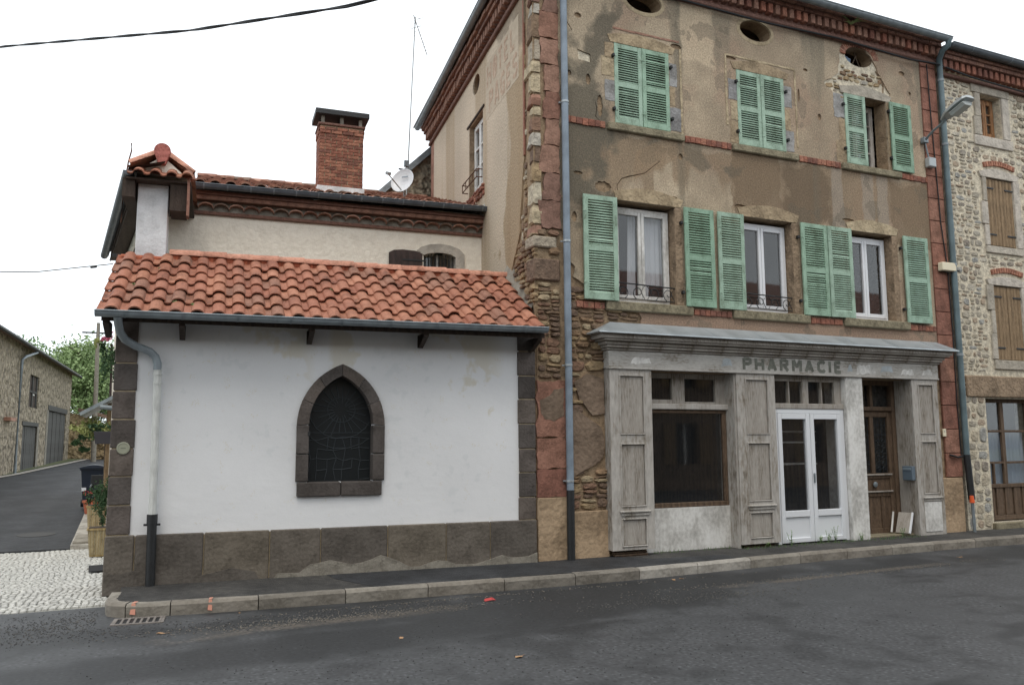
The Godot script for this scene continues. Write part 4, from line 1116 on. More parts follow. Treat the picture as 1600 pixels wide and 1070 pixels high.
func build_aerials() -> void:
	var xf := func(p: Vector3) -> Vector3: return CORNER + p.rotated(Vector3.UP, ANNEX_TURN)
	# satellite dish
	var D := thing("satellite_dish", "white satellite dish on the cream house roof beside the tall wall", "satellite dish", xf.call(Vector3(-1.22, 6.62, -4.2)))
	var mb := MB.new()
	mb.lathe([Vector2(0.001, 0.0), Vector2(0.09, 0.004), Vector2(0.17, 0.02), Vector2(0.23, 0.045), Vector2(0.27, 0.07), Vector2(0.28, 0.07), Vector2(0.23, 0.03), Vector2(0.1, -0.012), Vector2(0.001, -0.015)], 28)
	var dish := part(D, "reflector", mb, M.white_pvc, Vector3(0, 0.47, 0), Vector3(1.25, -0.75, 0.0))
	dish.scale = Vector3(0.9, 1, 1)
	part(D, "print", bx(Vector3(-0.07, -0.016, -0.03), Vector3(0.07, -0.012, 0.0)), mat(c8(128, 138, 148), 0.5), Vector3(0.0, 0.56, 0.06), Vector3(1.25, -0.75, 0.0))
	part(D, "arm", bar(Vector3(-0.02, 0.24, 0.05), Vector3(-0.42, 0.5, 0.32), 0.012, 6), M.steel)
	part(D, "receiver", bar(Vector3(-0.45, 0.5, 0.34), Vector3(-0.36, 0.52, 0.27), 0.035, 8), M.lamp_grey)
	part(D, "mount", bar(Vector3(0.05, 0.0, -0.1), Vector3(0.05, 0.5, -0.1), 0.025, 8), M.steel)
	# television aerial
	var T := thing("television_aerial", "tall thin television aerial on a mast above the cream house roof", "aerial", xf.call(Vector3(-0.34, 7.7, -8.0)))
	part(T, "mast", bar(Vector3(0, 0, 0), Vector3(0.2, 5.12, 0), 0.017, 6), M.steel)
	part(T, "mount", bx(Vector3(-0.06, 1.05, -0.05), Vector3(0.06, 1.2, 0.05)), M.zinc)
	part(T, "mount", bx(Vector3(-0.2, 0.95, -0.02), Vector3(0.16, 0.98, 0.02)), M.iron)
	part(T, "boom", bar(Vector3(0.12, 5.1, 0.1), Vector3(0.62, 4.3, -0.3), 0.012, 5), M.steel)
	for k in 10:
		var f := k / 9.0
		var c := Vector3(0.12, 5.1, 0.1).lerp(Vector3(0.62, 4.3, -0.3), 0.1 + 0.9 * f)
		part(T, "element", bar(c + Vector3(-0.13, 0.02, -0.16), c + Vector3(0.13, -0.02, 0.16), 0.005, 4), M.steel)
	for s in [-0.1, 0.1]: part(T, "reflector", bar(Vector3(0.2, 4.9 + s, 0.06) + Vector3(-0.13, 0, -0.2), Vector3(0.2, 4.9 + s, 0.06) + Vector3(0.13, 0, 0.2), 0.006, 4), M.steel)
	# crooked rod by the porch
	var L := thing("metal_rod", "thin crooked dark rod rising beside the porch roof", "rod", xf.call(Vector3(-6.2, 5.3, -2.2)))
	mb = MB.new(); mb.tube([Vector3(0, 0, 0), Vector3(0.01, 0.5, 0), Vector3(0.06, 1.0, 0), Vector3(0.1, 1.2, 0), Vector3(0.09, 1.32, 0)], 0.012, 5)
	part(L, "rod", mb, M.rust)

# ---------- the old shop building ----------
func recentre(o: Node3D, base: Vector3) -> void:
	o.position = base
	for c in o.get_children(): c.position -= base
const STROKES := {
	"P": [[0, 0, 0, 1], [0, 0.93, 0.35, 0.93, 0.5, 0.84, 0.5, 0.6, 0.35, 0.5, 0, 0.5]],
	"H": [[0, 0, 0, 1], [0.55, 0, 0.55, 1], [0, 0.5, 0.55, 0.5]],
	"A": [[0, 0, 0.28, 1], [0.28, 1, 0.58, 0], [0.13, 0.3, 0.45, 0.3]],
	"R": [[0, 0, 0, 1], [0, 0.93, 0.35, 0.93, 0.5, 0.84, 0.5, 0.6, 0.35, 0.5, 0, 0.5], [0.22, 0.5, 0.56, 0]],
	"M": [[0, 0, 0, 1], [0.04, 1, 0.34, 0.36], [0.34, 0.36, 0.64, 1], [0.68, 1, 0.68, 0]],
	"C": [[0.58, 0.78, 0.47, 0.93, 0.2, 0.93, 0.05, 0.75, 0.05, 0.25, 0.2, 0.07, 0.47, 0.07, 0.58, 0.22]],
	"I": [[0.25, 0, 0.25, 1]],
	"E": [[0.04, 0, 0.04, 1], [0, 0.93, 0.5, 0.93], [0, 0.52, 0.42, 0.52], [0, 0.07, 0.5, 0.07]],
	"O": [[0.2, 0.93, 0.05, 0.72, 0.05, 0.28, 0.2, 0.07, 0.42, 0.07, 0.57, 0.28, 0.57, 0.72, 0.42, 0.93, 0.2, 0.93]],
	"T": [[0.28, 0, 0.28, 1], [0, 0.93, 0.56, 0.93]],
	"L": [[0.04, 0, 0.04, 1], [0, 0.07, 0.5, 0.07]],
	"G": [[0.56, 0.8, 0.45, 0.93, 0.2, 0.93, 0.05, 0.75, 0.05, 0.25, 0.2, 0.07, 0.5, 0.07, 0.5, 0.45, 0.3, 0.45]],
	"S": [[0.5, 0.82, 0.4, 0.93, 0.15, 0.93, 0.04, 0.8, 0.04, 0.62, 0.15, 0.54, 0.42, 0.47, 0.52, 0.36, 0.52, 0.2, 0.4, 0.07, 0.12, 0.07, 0.02, 0.18]],
}
func letter(ch: String, at: Vector3, h: float, w: float, thick: float) -> MB:
	var mb := MB.new()
	var z := at.z
	for s in STROKES[ch]:
		var pl := PackedVector2Array()
		for k in range(0, s.size(), 2): pl.append(Vector2(at.x + s[k] * w / 0.6, at.y + s[k + 1] * h))
		for p in Geometry2D.offset_polyline(pl, thick * 0.5, Geometry2D.JOIN_MITER, Geometry2D.END_BUTT):
			if p.size() > 2 and not Geometry2D.is_polygon_clockwise(p):
				mb.extrude(p, z, z + 0.002)
				z += 0.0007
	return mb

func facade_texture() -> ImageTexture:
	var W := 1024; var H := 704                       # covers x 5.4 .. 14.6, y 3.4 .. 9.8
	var a := noise_bytes(201, 0.0035, 5, 1024); var b := noise_bytes(202, 0.02, 4, 1024); var c := noise_bytes(203, 0.35, 2, 1024); var d := noise_bytes(204, 0.008, 5, 1024)
	var base1 := Vector3(0.70, 0.64, 0.55); var base2 := Vector3(0.60, 0.54, 0.46)
	var dark := Vector3(0.39, 0.365, 0.315); var brown := Vector3(0.475, 0.405, 0.325); var pale := Vector3(0.76, 0.69, 0.59); var pink := Vector3(0.63, 0.52, 0.445); var grey := Vector3(0.60, 0.56, 0.51)
	var out := PackedByteArray(); out.resize(W * H * 3)
	var i := 0
	for y in H:
		var yy := 3.4 + 6.4 * (1.0 - float(y) / H)
		for x in W:
			var xx := 5.4 + 9.2 * x / W
			var k := y * 1024 + x
			var na := a[k] / 255.0; var nb := b[k] / 255.0; var nc := c[k] / 255.0; var nd := d[k] / 255.0
			var wob := (nb - 0.5) * 0.5 + (nd - 0.5) * 0.5
			var ns := a[((y / 7 + 300) % 1024) * 1024 + (x * 3) % 1024] / 255.0       # drawn out vertically: runs of water
			var ns2 := b[((y / 9) % 1024) * 1024 + x] / 255.0
			var col := base2.lerp(base1, clampf((na - 0.3) * 2.2, 0, 1))
			col = col.lerp(pink, clampf((nd - 0.5) * 1.8 + (xx - 11.5) * 0.05, 0, 0.35))
			col *= 0.92 + 0.18 * nb
			# the storey between the two rows of windows is soaked brown, drier between the first two windows
			var wet := minf((yy - 5.75) * 1.6, (7.06 - yy) * 9.0) + (ns - 0.5) * 2.2 + wob * 1.2 - (0.9 if xx > 7.75 and xx < 9.42 + wob * 0.3 else 0.0)
			if wet > 0.15: col = col.lerp(brown * (0.92 + 0.3 * ns2), clampf((wet - 0.15) * 1.8, 0, 0.62))
			# grey dirt that has run down from the cornice
			var run := (yy - 8.3) * 0.55 + (ns - 0.5) * 3.0 + (ns2 - 0.5) * 1.2
			if run > 0.5: col = col.lerp(dark * 1.25, clampf((run - 0.5) * 1.4, 0, 0.5))
			# black mould: a ragged sheet on the left beside the pipe, blotches under the upper sills
			var m := 1.0 - maxf(absf(xx - 6.15) / 0.75, absf(yy - 7.0) / 2.3) + wob * 2.6
			if m > 0.15: col = col.lerp(dark, clampf((m - 0.15) * 2.2, 0, 0.85))
			m = 1.0 - maxf(absf(xx - 8.0) / 1.4, absf(yy - 6.85) / 0.3) + wob * 2.8
			if m > 0.35: col = col.lerp(dark, clampf((m - 0.35) * 2.0, 0, 0.5))
			# wet brown sheets with sharp edges below the middle sills
			m = minf(1.0 - absf(xx - 10.0) / 0.56, 1.0 - absf(yy - 6.45) / 0.62) + wob * 0.5
			if m > 0.0: col = col.lerp(brown, clampf(m * 12.0, 0, 0.75))
			m = minf(1.0 - absf(xx - 11.2) / 0.7, 1.0 - absf(yy - 6.5) / 0.62) + wob * 1.6
			if m > 0.1: col = col.lerp(brown * 0.86, clampf((m - 0.1) * 4.0, 0, 0.7))
			m = minf(1.0 - absf(xx - 13.9) / 0.62, 1.0 - absf(yy - 6.3) / 0.75) + wob * 0.8
			if m > 0.1: col = col.lerp(brown, clampf((m - 0.1) * 7.0, 0, 0.7))
			m = minf(1.0 - absf(xx - 7.9) / 0.6, 1.0 - absf(yy - 6.75 - (xx - 7.9) * 0.5) / 0.28) + wob * 0.6
			if m > 0.1: col = col.lerp(brown * 1.2, clampf((m - 0.1) * 7.0, 0, 0.6))
			# pale run of lime below the gutter, pale streaks below the upper right sill
			m = minf(1.0 - absf(xx - 8.75) / 0.42, 1.0 - absf(yy - 9.3) / 0.9) + wob * 0.7
			if m > 0.1: col = col.lerp(pale, clampf((m - 0.1) * 6.0, 0, 0.7))
			for sx in [11.95, 12.75, 13.15]:
				m = minf(1.0 - absf(xx - sx) / 0.17, 1.0 - absf(yy - 6.5) / 0.7) + wob * 0.9
				if m > 0.1: col = col.lerp(grey, clampf((m - 0.1) * 4.0, 0, 0.7))
			# rosy skim between the lower sills and the shop roof, bare brick dust round the openings
			if ns > 0.62 and ns2 > 0.5: col = col.lerp(dark * 1.1, clampf((ns - 0.62) * 3.0, 0, 0.4))
			m = (4.02 - yy) * 3.0 + wob
			if m > 0.0: col = col.lerp(pink * 0.9, clampf(m * 5.0, 0, 0.75))
			if nd > 0.66 and nb > 0.55: col = col.lerp(dark, 0.35)
			col *= 0.80 + 0.38 * nc
			out[i] = int(clampf(col.x, 0, 1) * 255); out[i + 1] = int(clampf(col.y, 0, 1) * 255); out[i + 2] = int(clampf(col.z, 0, 1) * 255)
			i += 3
	return ImageTexture.create_from_image(Image.create_from_data(W, H, false, Image.FORMAT_RGB8, out))
func side_texture() -> ImageTexture:
	var W := 640; var H := 512                       # covers x' -8.2 .. 0, y 2.8 .. 9.6
	var a := noise_bytes(211, 0.005, 5, 640); var b := noise_bytes(212, 0.03, 4, 640); var c := noise_bytes(213, 0.35, 2, 640)
	var out := PackedByteArray(); out.resize(W * H * 3)
	var base := Vector3(0.765, 0.705, 0.625); var damp := Vector3(0.60, 0.515, 0.405); var dark := Vector3(0.46, 0.41, 0.35)
	var i := 0
	for y in H:
		var yy := 2.8 + 6.8 * (1.0 - float(y) / H)
		for x in W:
			var xx := -8.2 + 8.2 * x / W
			var k := y * 640 + x
			var na := a[k] / 255.0; var nb := b[k] / 255.0; var nc := c[k] / 255.0
			var wob := (na - 0.5) + (nb - 0.5) * 0.5
			var nv := a[((y / 6) % 640) * 640 + (x * 3) % 640] / 255.0
			var col := base * (0.9 + 0.16 * na)
			if nv > 0.55: col = col.lerp(damp, clampf((nv - 0.55) * 2.2, 0, 0.45))
			# a long damp sheet down the side next to the corner, ending below the lettering
			var m := minf(xx + 1.55 - 0.15 * sin(yy * 2.0) + wob * 0.25, 8.05 + (xx + 2.5) * 0.2 - yy + wob * 0.2)
			if m > 0.0: col = col.lerp(damp, clampf(m * 8.0, 0, 0.75))
			m = (xx + 1.5) + (yy - 9.2) * 1.2 + wob * 3.0
			if m > 0.4: col = col.lerp(dark, clampf((m - 0.4) * 1.5, 0, 0.6))
			m = (5.2 - yy) + wob * 3.0
			if m > 0.6: col = col.lerp(damp * 0.95, clampf((m - 0.6) * 2.0, 0, 0.6))
			col *= 0.9 + 0.2 * nc
			out[i] = int(clampf(col.x, 0, 1) * 255); out[i + 1] = int(clampf(col.y, 0, 1) * 255); out[i + 2] = int(clampf(col.z, 0, 1) * 255)
			i += 3
	return ImageTexture.create_from_image(Image.create_from_data(W, H, false, Image.FORMAT_RGB8, out))

# one louvred shutter leaf as a part with slats; hung at x0, bottom y0
func shutter(parent: Node, x0: float, x1: float, y0: float, y1: float, z: float, tilt := 0.0) -> void:
	var s := group_part(parent, "shutter", Vector3(x0, y0, z), Vector3(0, tilt, rng.randf_range(-0.006, 0.006)))
	var w := x1 - x0; var h := y1 - y0
	var gm: Material = M.greens[rng.randi() % 5]
	var fr := MB.new()
	var st := 0.085 if w > 0.58 else 0.075
	fr.cbox(Vector3(0, 0, 0), Vector3(st, h, 0.035), 0.004)
	fr.cbox(Vector3(w - st, 0, 0), Vector3(w, h, 0.035), 0.004)
	var mid := h * 0.49
	for r in [[0.0, 0.12], [mid - 0.05, mid + 0.05], [h - 0.085, h]]:
		fr.cbox(Vector3(st, r[0] + 0.001, 0.002), Vector3(w - st, r[1] - 0.001, 0.033), 0.004)
	part(s, "frame", fr, gm)
	var slat := MB.new()
	var sw := w - 2 * st
	slat.cbox(Vector3(0, -0.021, -0.004), Vector3(sw, 0.021, 0.004), 0.0015)
	var sm := slat.mesh()
	for span in [[0.12, mid - 0.05], [mid + 0.05, h - 0.085]]:
		var n := int(round((span[1] - span[0]) / 0.0435))
		for k in n:
			var yy: float = lerpf(span[0], span[1], (k + 0.5) / n)
			var slip := rng.randf() < 0.04
			part(s, "slat", sm, gm, Vector3(st, yy - (0.006 if slip else 0.0), 0.016), Vector3(-0.72 + rng.randf_range(-0.08, 0.08) + (0.3 if slip else 0.0), 0, rng.randf_range(-0.03, 0.03) if slip else 0.0))
	for hy in [h * 0.16, h * 0.84]:
		part(s, "strap", bx(Vector3(-0.012, hy - 0.012, 0.03), Vector3(0.05, hy + 0.012, 0.042), 0.003), gm)
# hinge pins and holdbacks set in the wall
func pintles(parent: Node, list: Array) -> void:
	for p in list: part(parent, "hinge_pin", bx(Vector3(p[0] - 0.022, p[1] - 0.03, 0.0), Vector3(p[0] + 0.022, p[1] + 0.03, 0.07), 0.01), M.iron)

# two-leaf casement
func casement(parent: Node, x0: float, x1: float, y0: float, y1: float, z: float, m: Material, glazing: Material, bars := 0) -> Node3D:
	var w := group_part(parent, "window", Vector3(x0, y0, z))
	var W := x1 - x0; var H := y1 - y0
	var fr := MB.new()
	for q in [[0.0, 0.0, 0.055, H], [W - 0.055, 0.0, W, H], [0.055, H - 0.06, W - 0.055, H], [0.055, 0.0, W - 0.055, 0.07]]:
		fr.cbox(Vector3(q[0], q[1], -0.06), Vector3(q[2], q[3], 0.0), 0.005)
	part(w, "frame", fr, m)
	var half := W * 0.5
	for side in [0, 1]:
		var a := 0.055 if side == 0 else half + 0.003
		var b := half - 0.003 if side == 0 else W - 0.055
		var lf := MB.new()
		for q in [[a, 0.07, a + 0.062, H - 0.06], [b - 0.062, 0.07, b, H - 0.06], [a + 0.062, H - 0.125, b - 0.062, H - 0.06], [a + 0.062, 0.07, b - 0.062, 0.15]]:
			lf.cbox(Vector3(q[0] + 0.001, q[1] + 0.001, -0.05), Vector3(q[2] - 0.001, q[3] - 0.001, 0.014), 0.006)
		for k in bars:
			var yy := lerpf(0.15, H - 0.125, (k + 1.0) / (bars + 1))
			lf.box(Vector3(a + 0.062, yy - 0.014, -0.03), Vector3(b - 0.062, yy + 0.014, 0.004))
		part(w, "leaf", lf, m)
		part(w, "pane", bx(Vector3(a + 0.055, 0.14, -0.026), Vector3(b - 0.055, H - 0.115, -0.02)), glazing)
	return w
func scroll_guard(parent: Node, x0: float, x1: float, y: float, z: float) -> void:
	# low wrought guard: a top rail with paired scrolls beneath
	var g := MB.new()
	g.tube([Vector3(x0, y + 0.3, z), Vector3(x1, y + 0.27, z)], 0.012, 6)
	g.tube([Vector3(x0, y + 0.04, z), Vector3(x1, y + 0.03, z)], 0.009, 6)
	var n := 4
	for k in n:
		var cx := lerpf(x0 + 0.12, x1 - 0.12, k / (n - 1.0))
		var dirn := 1.0 if k % 2 == 0 else -1.0
		var pts := []
		for i in 15:
			var a := -1.2 + i * 0.52
			var r := 0.115 * (1.0 - i / 17.0)
			pts.append(Vector3(cx + dirn * cos(a) * r, y + 0.15 + sin(a) * r, z))
		g.tube(pts, 0.008, 5)
		g.tube([Vector3(cx - dirn * 0.13, y + 0.28, z), Vector3(cx - dirn * 0.05, y + 0.17, z), Vector3(cx - dirn * 0.12, y + 0.05, z)], 0.007, 5)
	part(parent, "window_guard", g, M.iron)

func brick_band(parent: Node, x0: float, x1: float, y: float, hgt: float, z: float) -> void:
	var x := x0
	while x < x1 - 0.04:
		var w := minf(rng.randf_range(0.10, 0.125), x1 - x)
		part(parent, "brick", bx(Vector3(x + 0.004, y + rng.randf_range(-0.006, 0.006), -0.05), Vector3(x + w - 0.004, y + hgt, z + rng.randf_range(-0.006, 0.008)), 0.006), M.brick[rng.randi() % 4])
		x += w
func ragged(pts: Array, amount: float, step := 0.1) -> PackedVector2Array:       # breaks up the edges of an outline
	var out := PackedVector2Array()
	for k in pts.size():
		var a: Vector2 = pts[k]; var b: Vector2 = pts[(k + 1) % pts.size()]
		var n := maxi(1, int(a.distance_to(b) / step))
		for i in n: out.append(a.lerp(b, float(i) / n) + (Vector2(rng.randf_range(-amount, amount), rng.randf_range(-amount, amount)) if i > 0 else Vector2.ZERO))
	return out
func arch_lintel(x0: float, x1: float, y0: float, h: float) -> PackedVector2Array:
	var p := PackedVector2Array([Vector2(x0, y0), Vector2(x1, y0)])
	for k in 7:
		var f := k / 6.0
		p.append(Vector2(lerpf(x1 + 0.06, x0 - 0.06, f), y0 + h * (0.55 + 0.45 * sin(PI * f)) + rng.randf_range(-0.01, 0.01)))
	return p

func cracks() -> Array:                                       # open cracks cut right through the render
	var out := []
	for c in [[[7.03, 5.87], [7.02, 6.08], [7.1, 6.2], [7.22, 6.25], [7.42, 6.31], [7.58, 6.36], [7.72, 6.48], [7.9, 6.62]], [[13.18, 9.22], [13.3, 9.08], [13.36, 8.92], [13.34, 8.76], [13.48, 8.7], [13.6, 8.6]], [[6.62, 7.5], [6.66, 7.36], [6.64, 7.22], [6.7, 7.16]], [[6.06, 9.0], [6.1, 8.8], [6.2, 8.66]]]:
		var l := PackedVector2Array(); var r := PackedVector2Array()
		for k in c.size():
			var w := 0.002 + 0.009 * sin(PI * (k + 0.3) / c.size()) * rng.randf_range(0.5, 1.3)
			var p := Vector2(c[k][0] + rng.randf_range(-0.012, 0.012), c[k][1])
			var d := Vector2(c[mini(k + 1, c.size() - 1)][0] - c[maxi(k - 1, 0)][0], c[mini(k + 1, c.size() - 1)][1] - c[maxi(k - 1, 0)][1]).normalized().orthogonal()
			l.append(p + d * w); r.append(p - d * w)
		r.reverse(); l.append_array(r)
		out.append(l)
	return out
func build_shop_building() -> void:
	var B := thing("shop_building", "tall old building with peeling brown render, green shutters and red corner strips", "building")
	var upper := [[7.02, 8.11], [9.63, 10.71], [12.27, 13.39]]
	var lower := [[7.0, 8.17], [9.58, 10.78], [12.18, 13.33]]
	var holes := []
	for u in upper: holes.append(rect(u[0], 7.15, u[1], 8.6))
	for u in lower: holes.append(rect(u[0], 4.1, u[1], 5.82))
	var oculi := [[7.64, 9.48], [10.11, 9.44], [12.74, 9.44]]
	for o in oculi: holes.append(oval(o[0], o[1], 0.37, 0.2))
	var shop_holes := [rect(7.45, -0.05, 9.3, 2.95), rect(10.0, -0.05, 11.8, 2.95), rect(12.12, -0.05, 13.48, 2.95)]
	var wb := MB.new()
	wb.plate(rect(5.48, -0.1, 14.9, 9.9), holes + shop_holes, -0.3, -0.03, false)
	part(B, "masonry", wb, M.rubble_joint)
	# render coat, broken away at the lower left
	var coat := MB.new()
	coat.uo = Vector2(5.4, 3.4); coat.us = Vector2(9.2, 6.4)
	var outline := ragged([Vector2(6.08, 5.1), Vector2(6.02, 4.85), Vector2(6.2, 4.62), Vector2(6.16, 4.45), Vector2(6.4, 4.33), Vector2(6.62, 4.3), Vector2(6.9, 4.08), Vector2(7.3, 4.02), Vector2(7.45, 3.85), Vector2(7.4, 3.6)], 0.025, 0.08)
	outline.resize(outline.size() - int(Vector2(7.4, 3.6).distance_to(Vector2(6.08, 5.1)) / 0.08))
	outline.append_array(PackedVector2Array([Vector2(7.4, 3.6), Vector2(14.42, 3.6), Vector2(14.42, 9.72), Vector2(5.94, 9.72), Vector2(5.93, 5.25)]))
	# places where the render has blown off round the upper right window and by the left shutters
	var bare := [PackedVector2Array(ragged([Vector2(11.75, 8.75), Vector2(12.05, 8.5), Vector2(12.1, 8.1), Vector2(12.25, 8.05), Vector2(12.26, 8.62), Vector2(13.4, 8.62), Vector2(13.55, 8.8), Vector2(13.3, 9.12), Vector2(13.12, 9.4), Vector2(12.9, 9.66), Vector2(12.45, 9.68), Vector2(12.2, 9.4), Vector2(12.15, 9.0)], 0.03, 0.1)),
		PackedVector2Array(ragged([Vector2(6.3, 8.35), Vector2(6.55, 8.3), Vector2(6.56, 8.15), Vector2(6.32, 8.17)], 0.01, 0.1))]
	for q in [[6.32, 8.95, 0.07, 0.05], [6.5, 7.85, 0.05, 0.1], [6.72, 7.42, 0.06, 0.2], [6.28, 6.2, 0.09, 0.03], [6.75, 6.02, 0.16, 0.1], [8.33, 6.75, 0.05, 0.06], [8.15, 5.98, 0.1, 0.04], [9.6, 6.0, 0.14, 0.04], [10.35, 6.04, 0.12, 0.035], [11.1, 8.35, 0.03, 0.14], [11.3, 8.9, 0.06, 0.03], [11.6, 8.0, 0.05, 0.07], [13.9, 9.3, 0.09, 0.05], [9.5, 8.8, 0.14, 0.03], [8.3, 8.78, 0.12, 0.05], [12.2, 6.02, 0.16, 0.035], [6.2, 5.45, 0.05, 0.09], [14.1, 8.9, 0.04, 0.04], [6.14, 7.9, 0.04, 0.05]]:
		bare.append(ragged(Array(oval(q[0], q[1], q[2], q[3], 9)), 0.012, 0.05))
	var pholes := []
	for u in upper: pholes.append(rect(u[0] - 0.003, 7.152, u[1] + 0.003, 8.602))
	for u in lower: pholes.append(rect(u[0] - 0.003, 4.102, u[1] + 0.003, 5.822))
	for k in 2: pholes.append(oval(oculi[k][0], oculi[k][1], 0.375, 0.205))
	coat.plate(outline, pholes + bare + cracks(), -0.029, 0.0)
	var cm := mat(Color.WHITE, 0.95); cm.albedo_texture = facade_texture()
	cm.normal_enabled = true; cm.normal_texture = bump(1024, 205, 0.4, 3, 3.0); cm.normal_scale = 0.35
	part(B, "render_coat", coat, cm)
	for p in [[Vector2(6.14, 2.74), Vector2(6.37, 2.88), Vector2(6.68, 2.80), Vector2(6.69, 2.25), Vector2(6.47, 2.22), Vector2(6.24, 2.46)], [Vector2(6.07, 2.3), Vector2(6.2, 2.31), Vector2(6.37, 2.19), Vector2(6.5, 2.11), Vector2(6.62, 2.03), Vector2(6.68, 1.82), Vector2(6.65, 1.57), Vector2(6.5, 1.44), Vector2(6.37, 1.38), Vector2(6.13, 1.26), Vector2(6.07, 1.14)]]:
		var mb := MB.new(); mb.extrude(ragged(p, 0.012, 0.08), -0.03, 0.012)
		part(B, "render_patch", mb, M.patch_render)
	var tp := MB.new(); tp.extrude(rect(6.05, -0.05, 6.74, 0.72), -0.03, 0.015, 0.01)
	part(B, "base_render", tp, M.tan_render)
	tp = MB.new(); tp.extrude(rect(5.488, -0.05, 6.0, 0.95), -0.03, 0.02, 0.01)
	part(B, "base_render", tp, M.tan_render)
	tp = MB.new(); tp.extrude(rect(14.2, -0.05, 14.86, 1.05), -0.03, 0.02, 0.01)
	part(B, "base_render", tp, M.tan_render)
	# rubble where the render is gone
	# pale old mortar behind the blown render
	for p in bare.slice(0, 2):
		var mb := MB.new(); mb.plate(p, [oval(oculi[2][0], oculi[2][1], 0.372, 0.202)], -0.028, -0.026)
		part(B, "old_mortar", mb, M.cream_joint)
	var keep1 := func(x: float, y: float, w: float, h: float) -> bool: return not (y < 2.9 and y > 2.25 and x > 6.2) and not (y < 2.3 and y > 1.35)
	for s in courses(6.02, 0.74, 6.75, 4.35, Vector2(0.07, 0.19), Vector2(0.16, 0.42), 0.018, keep1): lay_stone(B, "rubble_stone", s, -0.055, 0.075, M.rubbles)
	var keep2 := func(_x: float, y: float, _w: float, _h: float) -> bool: return not (y > 4.3 and y < 4.76) and not (y > 4.86 and y < 5.07)
	for s in courses(5.52, 2.8, 5.93, 5.2, Vector2(0.06, 0.17), Vector2(0.14, 0.4), 0.018, keep2): lay_stone(B, "rubble_stone", s, -0.055, 0.08, M.rubbles)
	var keep3 := func(x: float, y: float, _w: float, _h: float) -> bool: return Geometry2D.is_point_in_polygon(Vector2(x, y), outline) == false and y < 4.3
	for s in courses(6.78, 3.78, 7.4, 4.0, Vector2(0.06, 0.1), Vector2(0.16, 0.4), 0.018, keep3): lay_stone(B, "rubble_stone", s, -0.05, 0.06, M.rubbles)
	var keep4 := func(x: float, y: float, w: float, _h: float) -> bool: return Geometry2D.is_point_in_polygon(Vector2(x, y), bare[0]) and Geometry2D.is_point_in_polygon(Vector2(x + w * 0.4, y), bare[0]) and Geometry2D.is_point_in_polygon(Vector2(x - w * 0.4, y), bare[0]) and Vector2((x - 12.74) / 0.56, (y - 9.44) / 0.36).length() > 1.0 and not (y > 8.6 and y < 8.88 and x > 12.1)
	for s in courses(11.8, 8.1, 13.5, 9.66, Vector2(0.06, 0.12), Vector2(0.1, 0.24), 0.015, keep4): lay_stone(B, "rubble_stone", s, -0.045, 0.05, M.yellow_stone + M.rubbles)
	part(B, "corner_block", bx(Vector3(5.46, 4.35, -0.3), Vector3(5.92, 4.70, 0.02), 0.02), M.rubbles[3])
	part(B, "corner_block", bx(Vector3(5.44, 4.88, -0.3), Vector3(5.86, 5.06, 0.03), 0.02), M.yellow_stone[3])
	# red corner strips
	var yy := 0.96
	for top in [1.40, 1.88, 2.78]:
		var mb := MB.new()
		mb.extrude(ragged([Vector2(5.488, yy), Vector2(5.985, yy), Vector2(5.985, top - 0.02), Vector2(5.488, top - 0.02)], 0.016 if top < 2 else 0.03, 0.09), -0.03, 0.016)
		part(B, "red_block", mb, M.red_strong[int(top * 3.0) % 3])
		yy = top
	var gp := MB.new(); gp.extrude(ragged([Vector2(5.53, 2.45), Vector2(5.7, 2.52), Vector2(5.78, 2.62), Vector2(5.95, 2.65), Vector2(5.95, 2.2), Vector2(5.78, 2.12), Vector2(5.62, 2.15), Vector2(5.55, 2.25)], 0.015, 0.06), 0.0, 0.021)
	part(B, "render_patch", gp, M.patch_render)
	var y0 := 5.2
	while y0 < 9.6:
		var y1 := minf(y0 + 0.46, 9.7)
		var mb := MB.new()
		var lx := 5.62 + rng.randf_range(-0.05, 0.05)
		mb.extrude(ragged([Vector2(lx, y0 + 0.008), Vector2(5.94, y0 + 0.008), Vector2(5.94, y1 - 0.008), Vector2(lx + rng.randf_range(-0.08, 0.08), y1 - 0.008)], 0.022, 0.08), -0.03, 0.012)
		part(B, "red_block", mb, M.reds[rng.randi() % 4])
		y0 = y1
	y0 = 1.06
	while y0 < 9.6:
		var y1 := minf(y0 + 0.472, 9.7)
		part(B, "red_block", bx(Vector3(14.43, y0 + 0.006, -0.03), Vector3(14.88, y1 - 0.006, 0.02 + rng.randf() * 0.005), 0.008), M.red_strong[rng.randi() % 3])
		y0 = y1
	# stone surrounds
	for k in 3:
		var u: Array = lower[k]
		var mb := MB.new(); mb.extrude(arch_lintel(u[0] + 0.0, u[1] + 0.12, 5.826, 0.25), -0.3, 0.012)
		part(B, "lintel", mb, M.ochre_stone[k])
		part(B, "jamb", bx(Vector3(u[1] - 0.008, 4.1, -0.3), Vector3(u[1] + 0.14, 5.818, 0.008), 0.01), M.brown_stone)
		part(B, "sill", bx(Vector3(u[0] - 0.25, 3.94, -0.3), Vector3(u[1] + 0.3, 4.095, 0.06 + 0.01 * k), 0.015), M.sill)
		u = upper[k]
		mb = MB.new(); mb.extrude(arch_lintel(u[0] - 0.08, u[1] + 0.1, 8.606, 0.22), -0.3, 0.012)
		part(B, "lintel", mb, M.ochre_stone[k] if k < 2 else M.dressed[1])
		part(B, "sill", bx(Vector3(u[0] - 0.18, 7.02, -0.3), Vector3(u[1] + 0.28, 7.148, 0.07), 0.015), M.sill)
